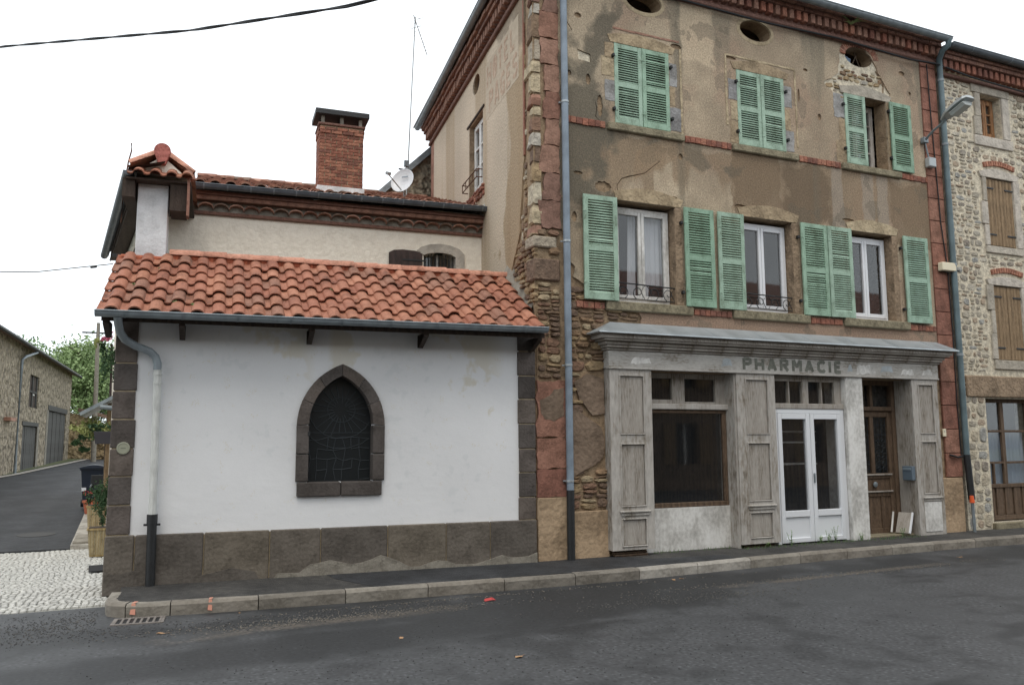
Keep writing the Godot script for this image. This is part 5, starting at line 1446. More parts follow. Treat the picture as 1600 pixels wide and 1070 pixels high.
	for q in [[6.82, 7.55, 0.2, 0.36, 1], [6.76, 7.98, 0.24, 0.34, 0], [6.83, 8.3, 0.18, 0.28, 0], [8.13, 7.2, 0.24, 0.42, 1], [8.13, 7.66, 0.12, 0.34, 0], [8.13, 8.02, 0.16, 0.42, 1], [9.43, 7.18, 0.19, 0.42, 0], [9.46, 7.62, 0.16, 0.36, 0], [9.42, 8.0, 0.2, 0.4, 1], [10.73, 7.2, 0.2, 0.4, 1], [10.73, 7.62, 0.13, 0.4, 0], [10.73, 8.06, 0.19, 0.42, 1], [11.98, 8.08, 0.27, 0.48, 1], [12.1, 7.62, 0.16, 0.44, 0], [12.0, 7.18, 0.26, 0.42, 0], [13.4, 7.18, 0.12, 1.4, 0]]:
		var mb := MB.new()
		mb.extrude(ragged([Vector2(q[0], q[1]), Vector2(q[0] + q[2], q[1]), Vector2(q[0] + q[2], q[1] + q[3]), Vector2(q[0], q[1] + q[3])], 0.014, 0.09), -0.03, 0.006)
		part(B, "jamb_stone", mb, M.blue_stone[rng.randi() % 2] if q[4] == 1 else M.ochre_stone[rng.randi() % 3])
	for q in [[8.36, 7.16, 8.40, 8.74], [7.0, 8.85, 8.36, 8.885], [9.36, 7.5, 9.40, 8.86], [9.40, 8.83, 11.02, 8.865], [11.0, 7.3, 11.035, 8.83]]:
		var mb := MB.new(); mb.extrude(ragged([Vector2(q[0], q[1]), Vector2(q[2], q[1]), Vector2(q[2], q[3]), Vector2(q[0], q[3])], 0.006, 0.12), -0.02, 0.009)
		part(B, "surround_band", mb, M.ochre_stone[2] if q[0] != 7.0 else M.reds[2])
	# brick bands at sill level
	for r in [[6.04, 6.82], [8.42, 9.43], [11.02, 12.07], [13.7, 14.42]]: brick_band(B, r[0], r[1], 7.03, 0.115, 0.03)
	for r in [[6.2, 6.73], [8.5, 9.3], [11.12, 11.9], [13.66, 14.4]]: brick_band(B, r[0], r[1], 3.95, 0.105, 0.03)
	# oculi: brick rings and dark boards inside
	for k in 3:
		var o: Array = oculi[k]
		var ring := group_part(B, "oculus", Vector3(o[0], o[1], 0))
		if k == 2:
			for i in 22:
				var a := PI * (i + 0.5) / 22.0
				var c := Vector3(cos(a) * 0.45, sin(a) * 0.275, -0.02)
				var bo := part(ring, "brick", bx(Vector3(-0.075, -0.022, -0.05), Vector3(0.075, 0.022, 0.03), 0.005), M.brick[rng.randi() % 4] if rng.randf() < 0.5 else M.old_tiles[1], c, Vector3(0, 0, atan2(sin(a) * 0.45, cos(a) * 0.275)))
		else:
			var mb := MB.new()
			var e := oval(0, 0, 0.44, 0.27, 24); var inn := oval(0, 0, 0.372, 0.202, 24)
			for i in 24:
				var j := (i + 1) % 24
				mb.quad(Vector3(inn[i].x, inn[i].y, 0.012), Vector3(e[i].x, e[i].y, 0.004), Vector3(e[j].x, e[j].y, 0.004), Vector3(inn[j].x, inn[j].y, 0.012))
				mb.quad(Vector3(inn[j].x, inn[j].y, -0.3), Vector3(inn[i].x, inn[i].y, -0.3), Vector3(inn[i].x, inn[i].y, 0.012), Vector3(inn[j].x, inn[j].y, 0.012))
			part(ring, "surround", mb, M.ochre_stone[2])
		if k == 2:
			part(ring, "pane", bx(Vector3(-0.3, -0.2, -0.26), Vector3(0.02, 0.08, -0.25)), mat(c8(150, 176, 206), 0.3), Vector3.ZERO, Vector3(0, 0, -0.3))
			part(ring, "stick", bar(Vector3(-0.1, -0.16, -0.12), Vector3(0.14, 0.16, -0.2), 0.012, 5), M.bark)
			part(ring, "stick", bar(Vector3(0.12, -0.14, -0.12), Vector3(0.05, 0.18, -0.18), 0.01, 5), M.bark)
	build_windows(B, upper, lower)
	build_cornice(B)
	build_side_wall(B)
	# inside and behind: floors, back wall, right wall, roof
	part(B, "room_floor", bx(Vector3(6.7, 3.4, -7.4), Vector3(14.85, 3.55, -0.56)), M.room)
	part(B, "room_floor", bx(Vector3(6.7, 6.5, -7.4), Vector3(14.85, 6.65, -0.56)), M.room)
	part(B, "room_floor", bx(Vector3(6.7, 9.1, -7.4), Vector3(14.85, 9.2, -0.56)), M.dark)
	part(B, "room_floor", bx(Vector3(6.7, -0.1, -7.4), Vector3(14.85, -0.02, -0.56)), M.brown_wood)
	for q in [[8.75, 2], [11.4, 2]]:
		part(B, "partition", bx(Vector3(q[0], 3.56, -6.0), Vector3(q[0] + 0.1, 6.49, -0.56)), M.room)
		part(B, "partition", bx(Vector3(q[0], 6.66, -6.0), Vector3(q[0] + 0.1, 9.09, -0.56)), M.room)
	for q in [[9.6, 0], [12.0, 0]]: part(B, "partition", bx(Vector3(q[0], 0.0, -4.0), Vector3(q[0] + 0.1, 3.38, -0.56)), M.brown_wood)
	part(B, "shop_panelling", bx(Vector3(6.45, 0.0, -4.04), Vector3(14.8, 3.38, -3.95)), M.brown_wood)
	part(B, "partition", bx(Vector3(6.4, 0.0, -4.2), Vector3(14.85, 9.05, -4.05)), M.room)
	part(B, "back_wall", bx(Vector3(6.6, 0, -8.3), Vector3(14.9, 9.7, -8.0)), M.far_rubble)
	part(B, "right_wall", bx(Vector3(14.86, 0, -8.0), Vector3(14.9, 9.9, -0.55)), M.far_rubble)
	var rf := MB.new()
	var e0 := Vector3(5.1, 10.1, 0.35); var e1 := Vector3(14.9, 10.1, 0.35); var r0 := Vector3(7.6, 11.6, -4.1); var r1 := Vector3(14.9, 11.6, -4.1)
	var b0 := Vector3(6.0, 10.0, -8.5); var b1 := Vector3(14.9, 10.0, -8.5)
	rf.quad(e0, e1, r1, r0); rf.tri(b0, e0, r0); rf.quad(b1, b0, r0, r1); rf.tri(e1, b1, r1)
	part(B, "roof", rf, M.old_tiles[0])
	# pipes
	var dp := group_part(B, "downpipe")
	var mb2 := MB.new(); mb2.tube([Vector3(6.0, 10.0, 0.09), Vector3(6.01, 1.05, 0.09)], 0.058, 14)
	part(dp, "pipe", mb2, M.pipe_blue)
	mb2 = MB.new(); mb2.tube([Vector3(6.01, 1.06, 0.092), Vector3(6.01, -0.02, 0.092)], 0.062, 14)
	part(dp, "cast_shoe", mb2, M.iron)
	for y in [7.33, 5.0, 3.0, 1.2]:
		mb2 = MB.new(); mb2.tube([Vector3(6.005, y - 0.016, 0.09), Vector3(6.005, y + 0.016, 0.09)], 0.067, 14)
		mb2.box(Vector3(5.92, y - 0.01, 0.02), Vector3(6.1, y + 0.01, 0.05))
		part(dp, "collar", mb2, M.zinc_bright)
	dp = group_part(B, "downpipe")
	mb2 = MB.new(); mb2.tube([Vector3(14.8, 10.03, 0.45), Vector3(14.8, 9.9, 0.42), Vector3(14.78, 9.84, 0.3), Vector3(14.84, 9.72, 0.16), Vector3(14.92, 9.6, 0.1), Vector3(14.93, 9.3, 0.09), Vector3(14.93, 1.4, 0.09)], 0.058, 12)
	part(dp, "pipe", mb2, tints(M.pipe_blue, [c8(104, 124, 130)])[0])
	for y in [9.3, 7.9, 5.35, 3.5]:
		mb2 = MB.new(); mb2.tube([Vector3(14.93, y - 0.025, 0.09), Vector3(14.93, y + 0.025, 0.09)], 0.067, 12)
		part(dp, "collar", mb2, M.zinc_dark)
	mb2 = MB.new(); mb2.tube([Vector3(14.93, 1.5, 0.09), Vector3(14.97, 0.62, 0.1)], 0.064, 12)
	part(dp, "cast_shoe", mb2, M.iron)
	mb2 = MB.new(); mb2.tube([Vector3(14.9, 0.56, 0.16), Vector3(14.91, -0.02, 0.16)], 0.03, 8)
	part(dp, "conduit", mb2, M.zinc)
	mb2 = MB.new(); mb2.tube([Vector3(14.9, 0.56, 0.16), Vector3(14.9, 0.7, 0.15)], 0.05, 8, 0.035)
	part(dp, "orange_cap", mb2, mat(c8(226, 96, 48), 0.6))
	recentre(B, Vector3(10.2, 0, 0))
	build_wall_fittings()

func build_windows(B: Node, upper: Array, lower: Array) -> void:
	# upper floor: two closed pairs, one pair half open
	for k in 2:
		var u: Array = upper[k]
		var mid: float = (u[0] + u[1]) * 0.5
		shutter(B, u[0] - 0.01, mid - 0.004, 7.17, 8.595, -0.02)
		shutter(B, mid + 0.004, u[1] + 0.01, 7.17, 8.595, -0.012)
		pintles(B, [[u[0] - 0.045, 7.4], [u[0] - 0.045, 8.35], [u[1] + 0.045, 7.4], [u[1] + 0.045, 8.35]])
	shutter(B, 12.25, 12.80, 7.17, 8.595, -0.01)
	shutter(B, 13.44, 14.02, 7.17, 8.6, 0.03)
	pintles(B, [[12.2, 7.45], [12.2, 8.35], [13.42, 7.42], [13.42, 8.4]])
	casement(B, 12.3, 13.36, 7.16, 8.58, -0.32, M.grey_wood, M.glass, 3)
	for k in 2: casement(B, upper[k][0] + 0.03, upper[k][1] - 0.03, 7.16, 8.58, -0.25, M.grey_wood, M.glass, 3)
	# first floor: white casements, shutters folded back against the wall
	for u in lower: casement(B, u[0] + 0.01, u[1] - 0.03, 4.1, 5.76, -0.17, M.white_pvc if u[0] > 9.0 else M.white_worn, M.glass)
	for s in [[6.33, 6.965], [8.32, 8.95], [9.02, 9.59], [10.93, 11.57], [11.585, 12.19], [13.57, 14.25]]:
		shutter(B, s[0], s[1], 4.09, 5.83, 0.045, rng.randf_range(-0.02, 0.02))
	pintles(B, [[8.27, 4.33], [8.27, 5.55], [10.88, 4.35], [10.88, 5.55], [13.52, 4.35], [13.52, 5.58], [6.985, 4.3]])
	scroll_guard(B, 7.0, 8.15, 4.13, -0.05)
	scroll_guard(B, 9.59, 10.75, 4.13, -0.05)
	var c := thing("net_curtain", "white curtain filling the right pane of the first window above the shop", "curtain", Vector3(7.62, 4.2, -0.3))
	var mb := MB.new()
	for k in 24:
		var xa := -0.02 + k * 0.02; var xb := xa + 0.02
		var za := 0.012 * sin(k * 1.3); var zb := 0.012 * sin((k + 1) * 1.3)
		mb.quad(Vector3(xa, 0.28 if k > 9 else 0.02, za), Vector3(xb, 0.28 if k > 8 else 0.02, zb), Vector3(xb, 1.5, zb), Vector3(xa, 1.5, za))
	part(c, "cloth", mb, M.curtain)
	c = thing("net_curtain", "narrow gathered white curtain in the left pane of the first window above the shop", "curtain", Vector3(7.37, 4.2, -0.3))
	mb = MB.new()
	for k in 8:
		var xa := k * 0.02; var xb := xa + 0.02
		mb.quad(Vector3(xa - 0.02, 0.02, 0.02 * sin(k * 2.0)), Vector3(xb, 0.02, 0.02 * sin((k + 1) * 2.0)), Vector3(xb + 0.02, 1.5, 0.02 * sin((k + 1) * 2.0)), Vector3(xa + 0.03, 1.5, 0.02 * sin(k * 2.0)))
	part(c, "cloth", mb, M.curtain)

func build_cornice(B: Node) -> void:
	var C := group_part(B, "cornice")
	part(C, "string_course", bx(Vector3(5.3, 9.655, -0.05), Vector3(14.9, 9.735, 0.085), 0.02), M.dark_brick[1])
	part(C, "bed", bx(Vector3(5.3, 9.736, -0.05), Vector3(14.9, 9.99, 0.05)), M.dark_brick[1])
	var x := 5.5
	while x < 14.85:
		part(C, "dentil", bx(Vector3(x, 9.79, -0.02), Vector3(x + 0.105, 9.975, 0.17 + rng.randf_range(-0.012, 0.008)), 0.006), M.dark_brick[2] if rng.randf() < 0.5 else M.brick[rng.randi() % 4])
		x += 0.172
	x = 5.4
	while x < 14.85:
		var w := minf(0.24, 14.88 - x)
		part(C, "brick", bx(Vector3(x + 0.004, 9.977, -0.02), Vector3(x + w - 0.004, 10.05, 0.21 + rng.randf_range(-0.01, 0.01)), 0.006), M.dark_brick[rng.randi() % 3])
		part(C, "brick", bx(Vector3(x + 0.004, 10.054, -0.02), Vector3(x + w - 0.004, 10.12, 0.28 + rng.randf_range(-0.01, 0.01)), 0.006), M.dark_brick[rng.randi() % 3])
		x += 0.24
	gutter(C, Vector3(5.2, 10.13, 0.42), Vector3(14.86, 10.06, 0.42), 0.085, M.zinc, 26)

func build_side_wall(B: Node) -> void:
	var turn := -(PI / 2 + 0.1117)
	var S := group_part(B, "side_wall", Vector3(5.472, 0, 0), Vector3(0, turn, 0))
	var win := rect(-4.15, 6.85, -3.08, 8.40)
	var ov := oval(-3.6, 9.13, 0.27, 0.2)
	var mb := MB.new()
	mb.plate(rect(-8.1, 0, -0.02, 9.9), [win, ov], -0.35, -0.03, false)
	part(S, "masonry", mb, M.rubble_joint)
	mb = MB.new(); mb.uo = Vector2(-8.2, 2.8); mb.us = Vector2(8.2, 6.8)
	var edge := ragged([Vector2(-1.35, 3.0), Vector2(-1.3, 4.5), Vector2(-1.1, 4.9), Vector2(-0.75, 5.3), Vector2(-0.72, 5.6), Vector2(-0.62, 6.0), Vector2(-0.5, 6.5), Vector2(-0.52, 7.2), Vector2(-0.45, 8.0), Vector2(-0.5, 8.6), Vector2(-0.42, 9.45), Vector2(-8.1, 9.45), Vector2(-8.1, 3.0)], 0.03, 0.12)
	mb.plate(edge, [rect(-4.153, 6.848, -3.077, 8.402), oval(-3.6, 9.13, 0.273, 0.203)], -0.029, 0.0)
	var sm := mat(Color.WHITE, 0.95); sm.albedo_texture = side_texture()
	sm.normal_enabled = true; sm.normal_texture = bump(512, 215, 0.4, 3, 2.5); sm.normal_scale = 0.35
	part(S, "render_coat", mb, sm)
	# exposed corner masonry
	var y := 5.08
	while y < 9.55:
		var h := rng.randf_range(0.16, 0.42)
		var w := rng.randf_range(0.18, 0.5)
		var k1 := rng.randf_range(-0.05, 0.05); var k2 := rng.randf_range(0.0, 0.14)
		var poly := ragged([Vector2(-w, y + 0.01 + k1), Vector2(-w * 0.4, y + rng.randf_range(0.0, 0.03)), Vector2(-0.015, y + 0.012), Vector2(0.004 - rng.randf() * 0.03, y + h * 0.6), Vector2(-0.03, y + h - 0.015), Vector2(-w * 0.5, y + h - rng.randf() * 0.03), Vector2(-w + k2, y + h - 0.02)], 0.014, 0.09)
		mb = MB.new(); mb.extrude(poly, -0.13, rng.randf_range(-0.015, 0.035), 0.028)
		part(S, "corner_stone", mb, M.yellow_stone[rng.randi() % 4] if rng.randf() < 0.62 else (M.reds[rng.randi() % 4] if rng.randf() < 0.4 else M.rubbles[rng.randi() % 6]))
		y += h * rng.randf_range(0.96, 1.06)
	var keep := func(x: float, yy: float, w: float, _h: float) -> bool: return not Geometry2D.is_point_in_polygon(Vector2(x - w * 0.5, yy), edge) and x + w * 0.5 < 0.02
	for s in courses(-1.35, 4.0, 0.0, 5.15, Vector2(0.06, 0.16), Vector2(0.1, 0.32), 0.016, keep): lay_stone(S, "rubble_stone", s, -0.06, 0.08, M.rubbles)
	for s in courses(-0.72, 5.15, -0.4, 9.4, Vector2(0.07, 0.2), Vector2(0.1, 0.2), 0.014, keep): lay_stone(S, "rubble_stone", s, -0.06, 0.06, M.yellow_stone + M.rubbles)
	part(S, "red_edge", bx(Vector3(-0.52, 6.55, -0.02), Vector3(-0.46, 9.3, 0.006)), M.red_strong[0])
	part(S, "red_edge", bx(Vector3(-8.12, 7.6, -0.02), Vector3(-7.8, 9.4, 0.006)), M.red_strong[2])
	# window with a bent iron guard, boarded oval, old painted lettering
	var W := casement(S, -4.12, -3.11, 6.88, 8.38, -0.1, M.white_worn, M.glass_dark, 2)
	part(S, "window_lintel", bx(Vector3(-4.3, 8.403, -0.2), Vector3(-2.95, 8.45, 0.03), 0.01), M.timber)
	part(S, "jamb", bx(Vector3(-4.155, 6.86, -0.26), Vector3(-4.125, 8.4, 0.004)), M.brown_stone)
	mb = MB.new()
	for h in [6.98, 7.14]: mb.tube([Vector3(-4.2, h, 0.02), Vector3(-4.2, h, 0.14), Vector3(-3.05, h, 0.14), Vector3(-3.05, h, 0.02)], 0.012, 5)
	for k in 5: mb.tube([Vector3(-4.2 + k * 0.28, 6.98, 0.14), Vector3(-4.2 + k * 0.28, 7.14, 0.14)], 0.008, 4)
	part(S, "window_guard", mb, M.rust)
	for s in courses(-4.25, 6.6, -2.95, 6.85, Vector2(0.06, 0.1), Vector2(0.12, 0.24), 0.012, func(_a, _b, _c, _d): return true): lay_stone(S, "sill_brick", s, -0.02, 0.07, M.brick)
	mb = MB.new(); mb.extrude(oval(-3.6, 9.13, 0.27, 0.2), -0.16, -0.1)
	part(S, "oval_board", mb, M.brown_paint)
	var row := [["HOTEL", 8.68, 0.42, -2.72], ["PAGES", 8.12, 0.42, -2.58]]
	part(S, "sign_ground", bx(Vector3(-2.86, 8.04, -0.02), Vector3(-0.75, 9.18, 0.003)), M.hotel_ground)
	for r in row:
		for k in 5:
			part(S, "painted_letter", letter(r[0][k], Vector3(r[3] + k * 0.38, r[1], 0.004), r[2], 0.25, 0.085), M.hotel)
	# brick eave along the side
	part(S, "string_course", bx(Vector3(-8.2, 9.42, -0.03), Vector3(0.25, 9.5, 0.07), 0.015), M.dark_brick[1])
	part(S, "bed", bx(Vector3(-8.2, 9.5, -0.03), Vector3(0.25, 9.78, 0.04)), M.dark_brick[1])
	var x := -8.15
	while x < 0.2:
		part(S, "dentil", bx(Vector3(x, 9.55, 0.0), Vector3(x + 0.1, 9.72, 0.15 + rng.randf_range(-0.01, 0.01)), 0.005), M.dark_brick[2])
		x += 0.17
	for q in [[9.725, 9.80, 0.2], [9.803, 9.88, 0.26]]:
		x = -8.2
		while x < 0.2:
			part(S, "brick", bx(Vector3(x + 0.004, q[0], 0.0), Vector3(x + 0.236, q[1], q[2] + rng.randf_range(-0.01, 0.01)), 0.005), M.dark_brick[rng.randi() % 3])
			x += 0.24
	gutter(S, Vector3(-8.3, 9.93, 0.34), Vector3(0.4, 9.99, 0.34), 0.075, M.zinc, 12)
	# rubble outbuilding with a dark verge behind
	var K := thing("rear_outbuilding", "rubble outbuilding with dark sloping roof edge behind the tall building", "building", Vector3(6.3, 0, -8.6))
	mb = MB.new()
	mb.extrude(PackedVector2Array([Vector2(-1.6, 0), Vector2(5, 0), Vector2(5, 9.6), Vector2(0.35, 9.55), Vector2(-1.6, 7.6)]), -3.0, -0.05)
	part(K, "wall", mb, M.far_rubble)
	mb = MB.new()
	mb.extrude(PackedVector2Array([Vector2(-1.75, 7.45), Vector2(0.45, 9.62), Vector2(0.45, 9.82), Vector2(-1.85, 7.55)]), -3.2, 0.12)
	part(K, "roof", mb, M.zinc_dark)

func build_wall_fittings() -> void:
	# street lamp on a bent arm
	var L := thing("street_lamp", "grey street lamp on a curved arm fixed to the tall building", "street lamp", Vector3(14.36, 7.45, 0.02))
	part(L, "junction_box", bx(Vector3(0.02, -0.1, 0), Vector3(0.22, 0.1, 0.12), 0.015), M.lamp_grey)
	part(L, "bracket", bx(Vector3(-0.07, 0.4, 0), Vector3(0.06, 0.52, 0.1), 0.01), M.zinc)
	part(L, "feed_pipe", bar(Vector3(0.0, 0.45, 0.05), Vector3(0.08, 0.05, 0.06), 0.016, 6), M.zinc)
	var mb := MB.new(); mb.tube([Vector3(-0.01, 0.46, 0.08), Vector3(-0.03, 0.52, 0.18), Vector3(-0.05, 0.58, 0.32), Vector3(-0.06, 0.64, 0.5), Vector3(-0.06, 0.69, 0.62)], 0.024, 8)
	part(L, "arm", mb, M.zinc)
	var hd := group_part(L, "head", Vector3(-0.06, 0.67, 0.55), Vector3(0, -PI / 2, 0.36))
	hd.scale = Vector3(0.7, 1.25, 1.25)
	mb = MB.new()
	var secs := [[0.0, 0.05, 0.05, 0.0], [0.14, 0.09, 0.085, 0.0], [0.3, 0.13, 0.10, 0.0], [0.62, 0.14, 0.105, 0.0], [0.86, 0.13, 0.085, 0.0], [0.95, 0.09, 0.05, 0.0]]
	var prev := []
	for s in secs:
		var ring := []
		for k in 9:
			var a := PI * k / 8.0
			ring.append(Vector3(s[0], 0.02 + sin(a) * s[2], cos(a) * s[1]))
		if prev.size() > 0:
			for k in 8: mb.quad(prev[k], ring[k], ring[k + 1], prev[k + 1])
			mb.quad(prev[8], ring[8], ring[0], prev[0])
		else:
			for k in range(1, 8): mb.tri(ring[0], ring[k], ring[k + 1])
		prev = ring
	for k in range(1, 8): mb.tri(prev[0], prev[k + 1], prev[k])
	part(hd, "housing", mb, M.lamp_grey)
	mb = MB.new()
	mb.cbox(Vector3(0.3, -0.06, -0.115), Vector3(0.86, 0.018, 0.115), 0.045)
	part(hd, "lens", mb, mat(c8(176, 182, 180), 0.15))
	# small cream box with cables
	var E := thing("cable_box", "small cream cable box on the red corner strip", "cable box", Vector3(14.74, 5.2, 0.03))
	part(E, "case", bx(Vector3(-0.2, 0.0, 0), Vector3(0.2, 0.17, 0.12), 0.012), M.cream_paint)
	part(E, "cable", bar(Vector3(0.2, 0.02, 0.05), Vector3(0.34, 0.04, 0.08), 0.012, 5), M.cable)
	part(E, "cable", bar(Vector3(-0.15, 0.0, 0.04), Vector3(0.2, -0.05, 0.05), 0.012, 5), M.cable)
	var W := thing("cable_run", "black cable strung under the cornice and down the red strip", "cable", Vector3(14.6, 0, 0))
	mb = MB.new(); mb.tube([Vector3(-6.6, 9.64, 0.1), Vector3(-4.4, 9.6, 0.1), Vector3(-2.5, 9.66, 0.1), Vector3(-0.6, 9.58, 0.12), Vector3(0.2, 9.62, 0.14), Vector3(1.2, 9.5, 0.16), Vector3(2.8, 9.46, 0.16), Vector3(4.0, 9.45, 0.16)], 0.018, 6)
	part(W, "cable", mb, M.cable)
	mb = MB.new(); mb.tube([Vector3(-0.02, 9.6, 0.06), Vector3(0.03, 8.6, 0.04), Vector3(0.07, 7.4, 0.04), Vector3(0.11, 6.2, 0.04), Vector3(0.2, 5.3, 0.05), Vector3(0.24, 4.0, 0.04), Vector3(0.22, 2.6, 0.04), Vector3(0.24, 1.5, 0.04)], 0.012, 5)
	part(W, "cable", mb, M.cable)
	mb = MB.new(); mb.tube([Vector3(-0.1, 1.5, 0.05), Vector3(0.1, 1.45, 0.06), Vector3(0.26, 1.47, 0.06)], 0.02, 5)
	part(W, "cable", mb, M.cable)
	var T := thing("wall_tag", "small cream doorbell plate on the red strip beside the shopfront", "doorbell", Vector3(14.4, 1.86, 0.025))
	part(T, "plate", bx(Vector3(-0.045, 0, 0), Vector3(0.045, 0.15, 0.025), 0.006), M.cream_paint)
	part(T, "push_button", bx(Vector3(-0.012, 0.09, 0.025), Vector3(0.012, 0.115, 0.032), 0.003), M.lamp_grey)
	# fern growing out of the cornice
	var F := thing("cornice_fern", "small green fern growing out of the brick cornice", "fern", Vector3(12.35, 9.95, 0.2))
	mb = MB.new()
	for k in 13:
		var a := rng.randf() * TAU
		var d := Vector3(cos(a), rng.randf_range(0.1, 0.9), absf(sin(a)) * 0.8 + 0.15).normalized()
		var p := Vector3.ZERO; var l := rng.randf_range(0.15, 0.34)
		for i in 6:
			var q := p + d * l / 6.0; d = (d + Vector3(0, -0.16, 0)).normalized()
			var s := d.cross(Vector3.UP).normalized() * 0.022 * (1.0 - i / 7.0)
			mb.quad(p - s, q - s * 0.8, q + s * 0.8, p + s)
			p = q
	part(F, "fronds", mb, M.leaf2)

# ---------- wooden shopfront ----------
func panel_frame(mb: MB, x0: float, x1: float, y0: float, y1: float, z: float) -> void:      # raised moulding round a sunk panel
	var w := 0.022
	for q in [[x0, y0, x1, y0 + w], [x0, y1 - w, x1, y1], [x0, y0 + w, x0 + w, y1 - w], [x1 - w, y0 + w, x1, y1 - w]]:
		mb.cbox(Vector3(q[0], q[1], z - 0.01), Vector3(q[2], q[3], z + 0.016), 0.006)
func pilaster(S: Node, x0: float, x1: float, panels: Array, ledge: float, worn: float) -> void:
	var p := group_part(S, "pilaster", Vector3(x0, 0, 0))
	var w := x1 - x0
	var holes := []
	for q in panels: holes.append(rect(w * 0.24, q[0], w * 0.80, q[1]))
	var mb := MB.new()
	mb.plate(rect(0, worn, w, 2.975), holes, 0.125, 0.155)
	mb.box(Vector3(0.003, worn + 0.002, -0.03), Vector3(w - 0.003, 2.97, 0.124))
	part(p, "board", mb, M.grey_wood)
	for q in panels:
		part(p, "panel", bx(Vector3(w * 0.25, q[0] + 0.012, 0.126), Vector3(w * 0.79, q[1] - 0.012, 0.14), 0.006), M.grey_wood_worn)
		mb = MB.new(); panel_frame(mb, w * 0.22, w * 0.82, q[0] - 0.012, q[1] + 0.012, 0.155)
		part(p, "moulding", mb, M.grey_wood)
	if ledge > 0.0:
		part(p, "ledge", bx(Vector3(w * 0.18, ledge, 0.15), Vector3(w * 0.9, ledge + 0.035, 0.2), 0.01), M.grey_wood)
		part(p, "ledge", bx(Vector3(w * 0.21, ledge - 0.05, 0.15), Vector3(w * 0.87, ledge - 0.002, 0.178), 0.008), M.grey_wood)
	if worn > 0.0:
		for k in 3:
			part(p, "rotten_foot", bx(Vector3(rng.randf_range(0.02, 0.1), -0.03 + k * worn / 3.0, 0.0), Vector3(w - rng.randf_range(0.02, 0.12), (k + 1) * worn / 3.0 - 0.034, 0.13 - 0.02 * k), 0.01), M.brown_wood)
func build_shopfront() -> void:
	var S := thing("shopfront", "weathered grey wooden shopfront with faded pharmacie lettering and zinc-topped cornice", "shopfront")
	pilaster(S, 6.71, 7.5, [[0.16, 0.58], [0.78, 1.76], [1.92, 2.86]], 0.68, 0.1)
	pilaster(S, 9.23, 10.07, [[0.16, 0.58], [0.78, 1.76], [1.92, 2.86]], 0.68, 0.06)
	pilaster(S, 13.44, 14.14, [[0.78, 1.76], [1.92, 2.86]], 0.68, 0.0)
	part(S, "white_panel", bx(Vector3(13.58, 0.06, 0.155), Vector3(14.04, 0.62, 0.168), 0.008), M.white_worn)
	part(S, "plain_pillar", bx(Vector3(11.75, -0.02, -0.4), Vector3(12.17, 2.968, 0.15), 0.012), M.white_worn)
	# frieze, architrave, stepped cornice and zinc cover
	part(S, "frieze", bx(Vector3(6.69, 2.975, -0.02), Vector3(14.17, 3.262, 0.17), 0.006), M.frieze)
	part(S, "architrave", bx(Vector3(6.68, 2.96, 0.1), Vector3(14.18, 2.99, 0.185), 0.006), M.frieze)
	var steps := [[3.264, 3.30, 0.20, 0.03], [3.302, 3.345, 0.24, 0.06], [3.347, 3.40, 0.27, 0.10], [3.402, 3.43, 0.34, 0.16], [3.432, 3.50, 0.36, 0.22], [3.502, 3.53, 0.40, 0.27]]
	for s in steps: part(S, "cornice_moulding", bx(Vector3(6.69 - s[3], s[0], -0.02), Vector3(14.17 + s[3], s[1], s[2]), 0.008), M.grey_wood_worn)
	for k in 90:
		part(S, "dentil", bx(Vector3(6.8 + k * 0.082, 3.44, 0.3), Vector3(6.8 + k * 0.082 + 0.03, 3.488, 0.368)), M.grey_wood_worn)
	var z := MB.new()
	var a := Vector3(6.38, 3.533, 0.43); var b := Vector3(14.48, 3.533, 0.43); var c := Vector3(14.36, 3.735, 0.012); var d := Vector3(6.82, 3.745, 0.012); var e := Vector3(6.38, 3.533, 0.012); var f := Vector3(14.48, 3.533, 0.012)
	z.quad(a, b, c, d); z.tri(e, a, d); z.tri(b, f, c)
	z.quad(a + Vector3(0, -0.022, 0.004), b + Vector3(0, -0.022, 0.004), b, a); z.quad(e + Vector3(0, -0.02, 0), a + Vector3(0, -0.02, 0), a, e)
	part(S, "zinc_cover", z, M.zinc_bright)
	for k in 7: part(S, "zinc_seam", bar(Vector3(7.6 + k * 1.05, 3.535, 0.43), Vector3(7.6 + k * 1.05, 3.738, 0.016), 0.006, 5), M.zinc_bright)
	# dark painted letters
	var word := "PHARMACIE"
	var xs := [9.40, 9.664, 9.939, 10.223, 10.501, 10.795, 11.079, 11.294, 11.487]
	for k in 9: part(S, "letter", letter(word[k], Vector3(xs[k], 3.03, 0.171), 0.2, 0.165 if word[k] != "M" else 0.15, 0.06), M.letter)
	# remains of older white paint on the right half of the board
	for q in [[12.0, 3.02, 12.5, 3.2, 0], [12.62, 3.06, 12.95, 3.2, 1], [11.78, 3.05, 11.92, 3.2, 1], [13.15, 3.03, 13.5, 3.15, 0], [13.72, 3.04, 14.0, 3.16, 0], [8.9, 3.06, 9.15, 3.2, 1], [7.1, 3.05, 7.5, 3.16, 0]]:
		var mb := MB.new(); mb.extrude(ragged([Vector2(q[0], q[1]), Vector2((q[0] + q[2]) * 0.5, q[1] + 0.02), Vector2(q[2], q[1] + 0.01), Vector2(q[2] - 0.04, q[3]), Vector2(q[0] + 0.05, q[3] - 0.02)], 0.02, 0.05), 0.165, 0.1715)
		part(S, "old_paint", mb, M.white_worn if q[4] == 0 else M.zinc_bright)
	# display window
	var W := group_part(S, "shop_window")
	part(W, "pane", bx(Vector3(7.55, 0.78, -0.15), Vector3(9.14, 2.27, -0.142)), M.glass_dark)
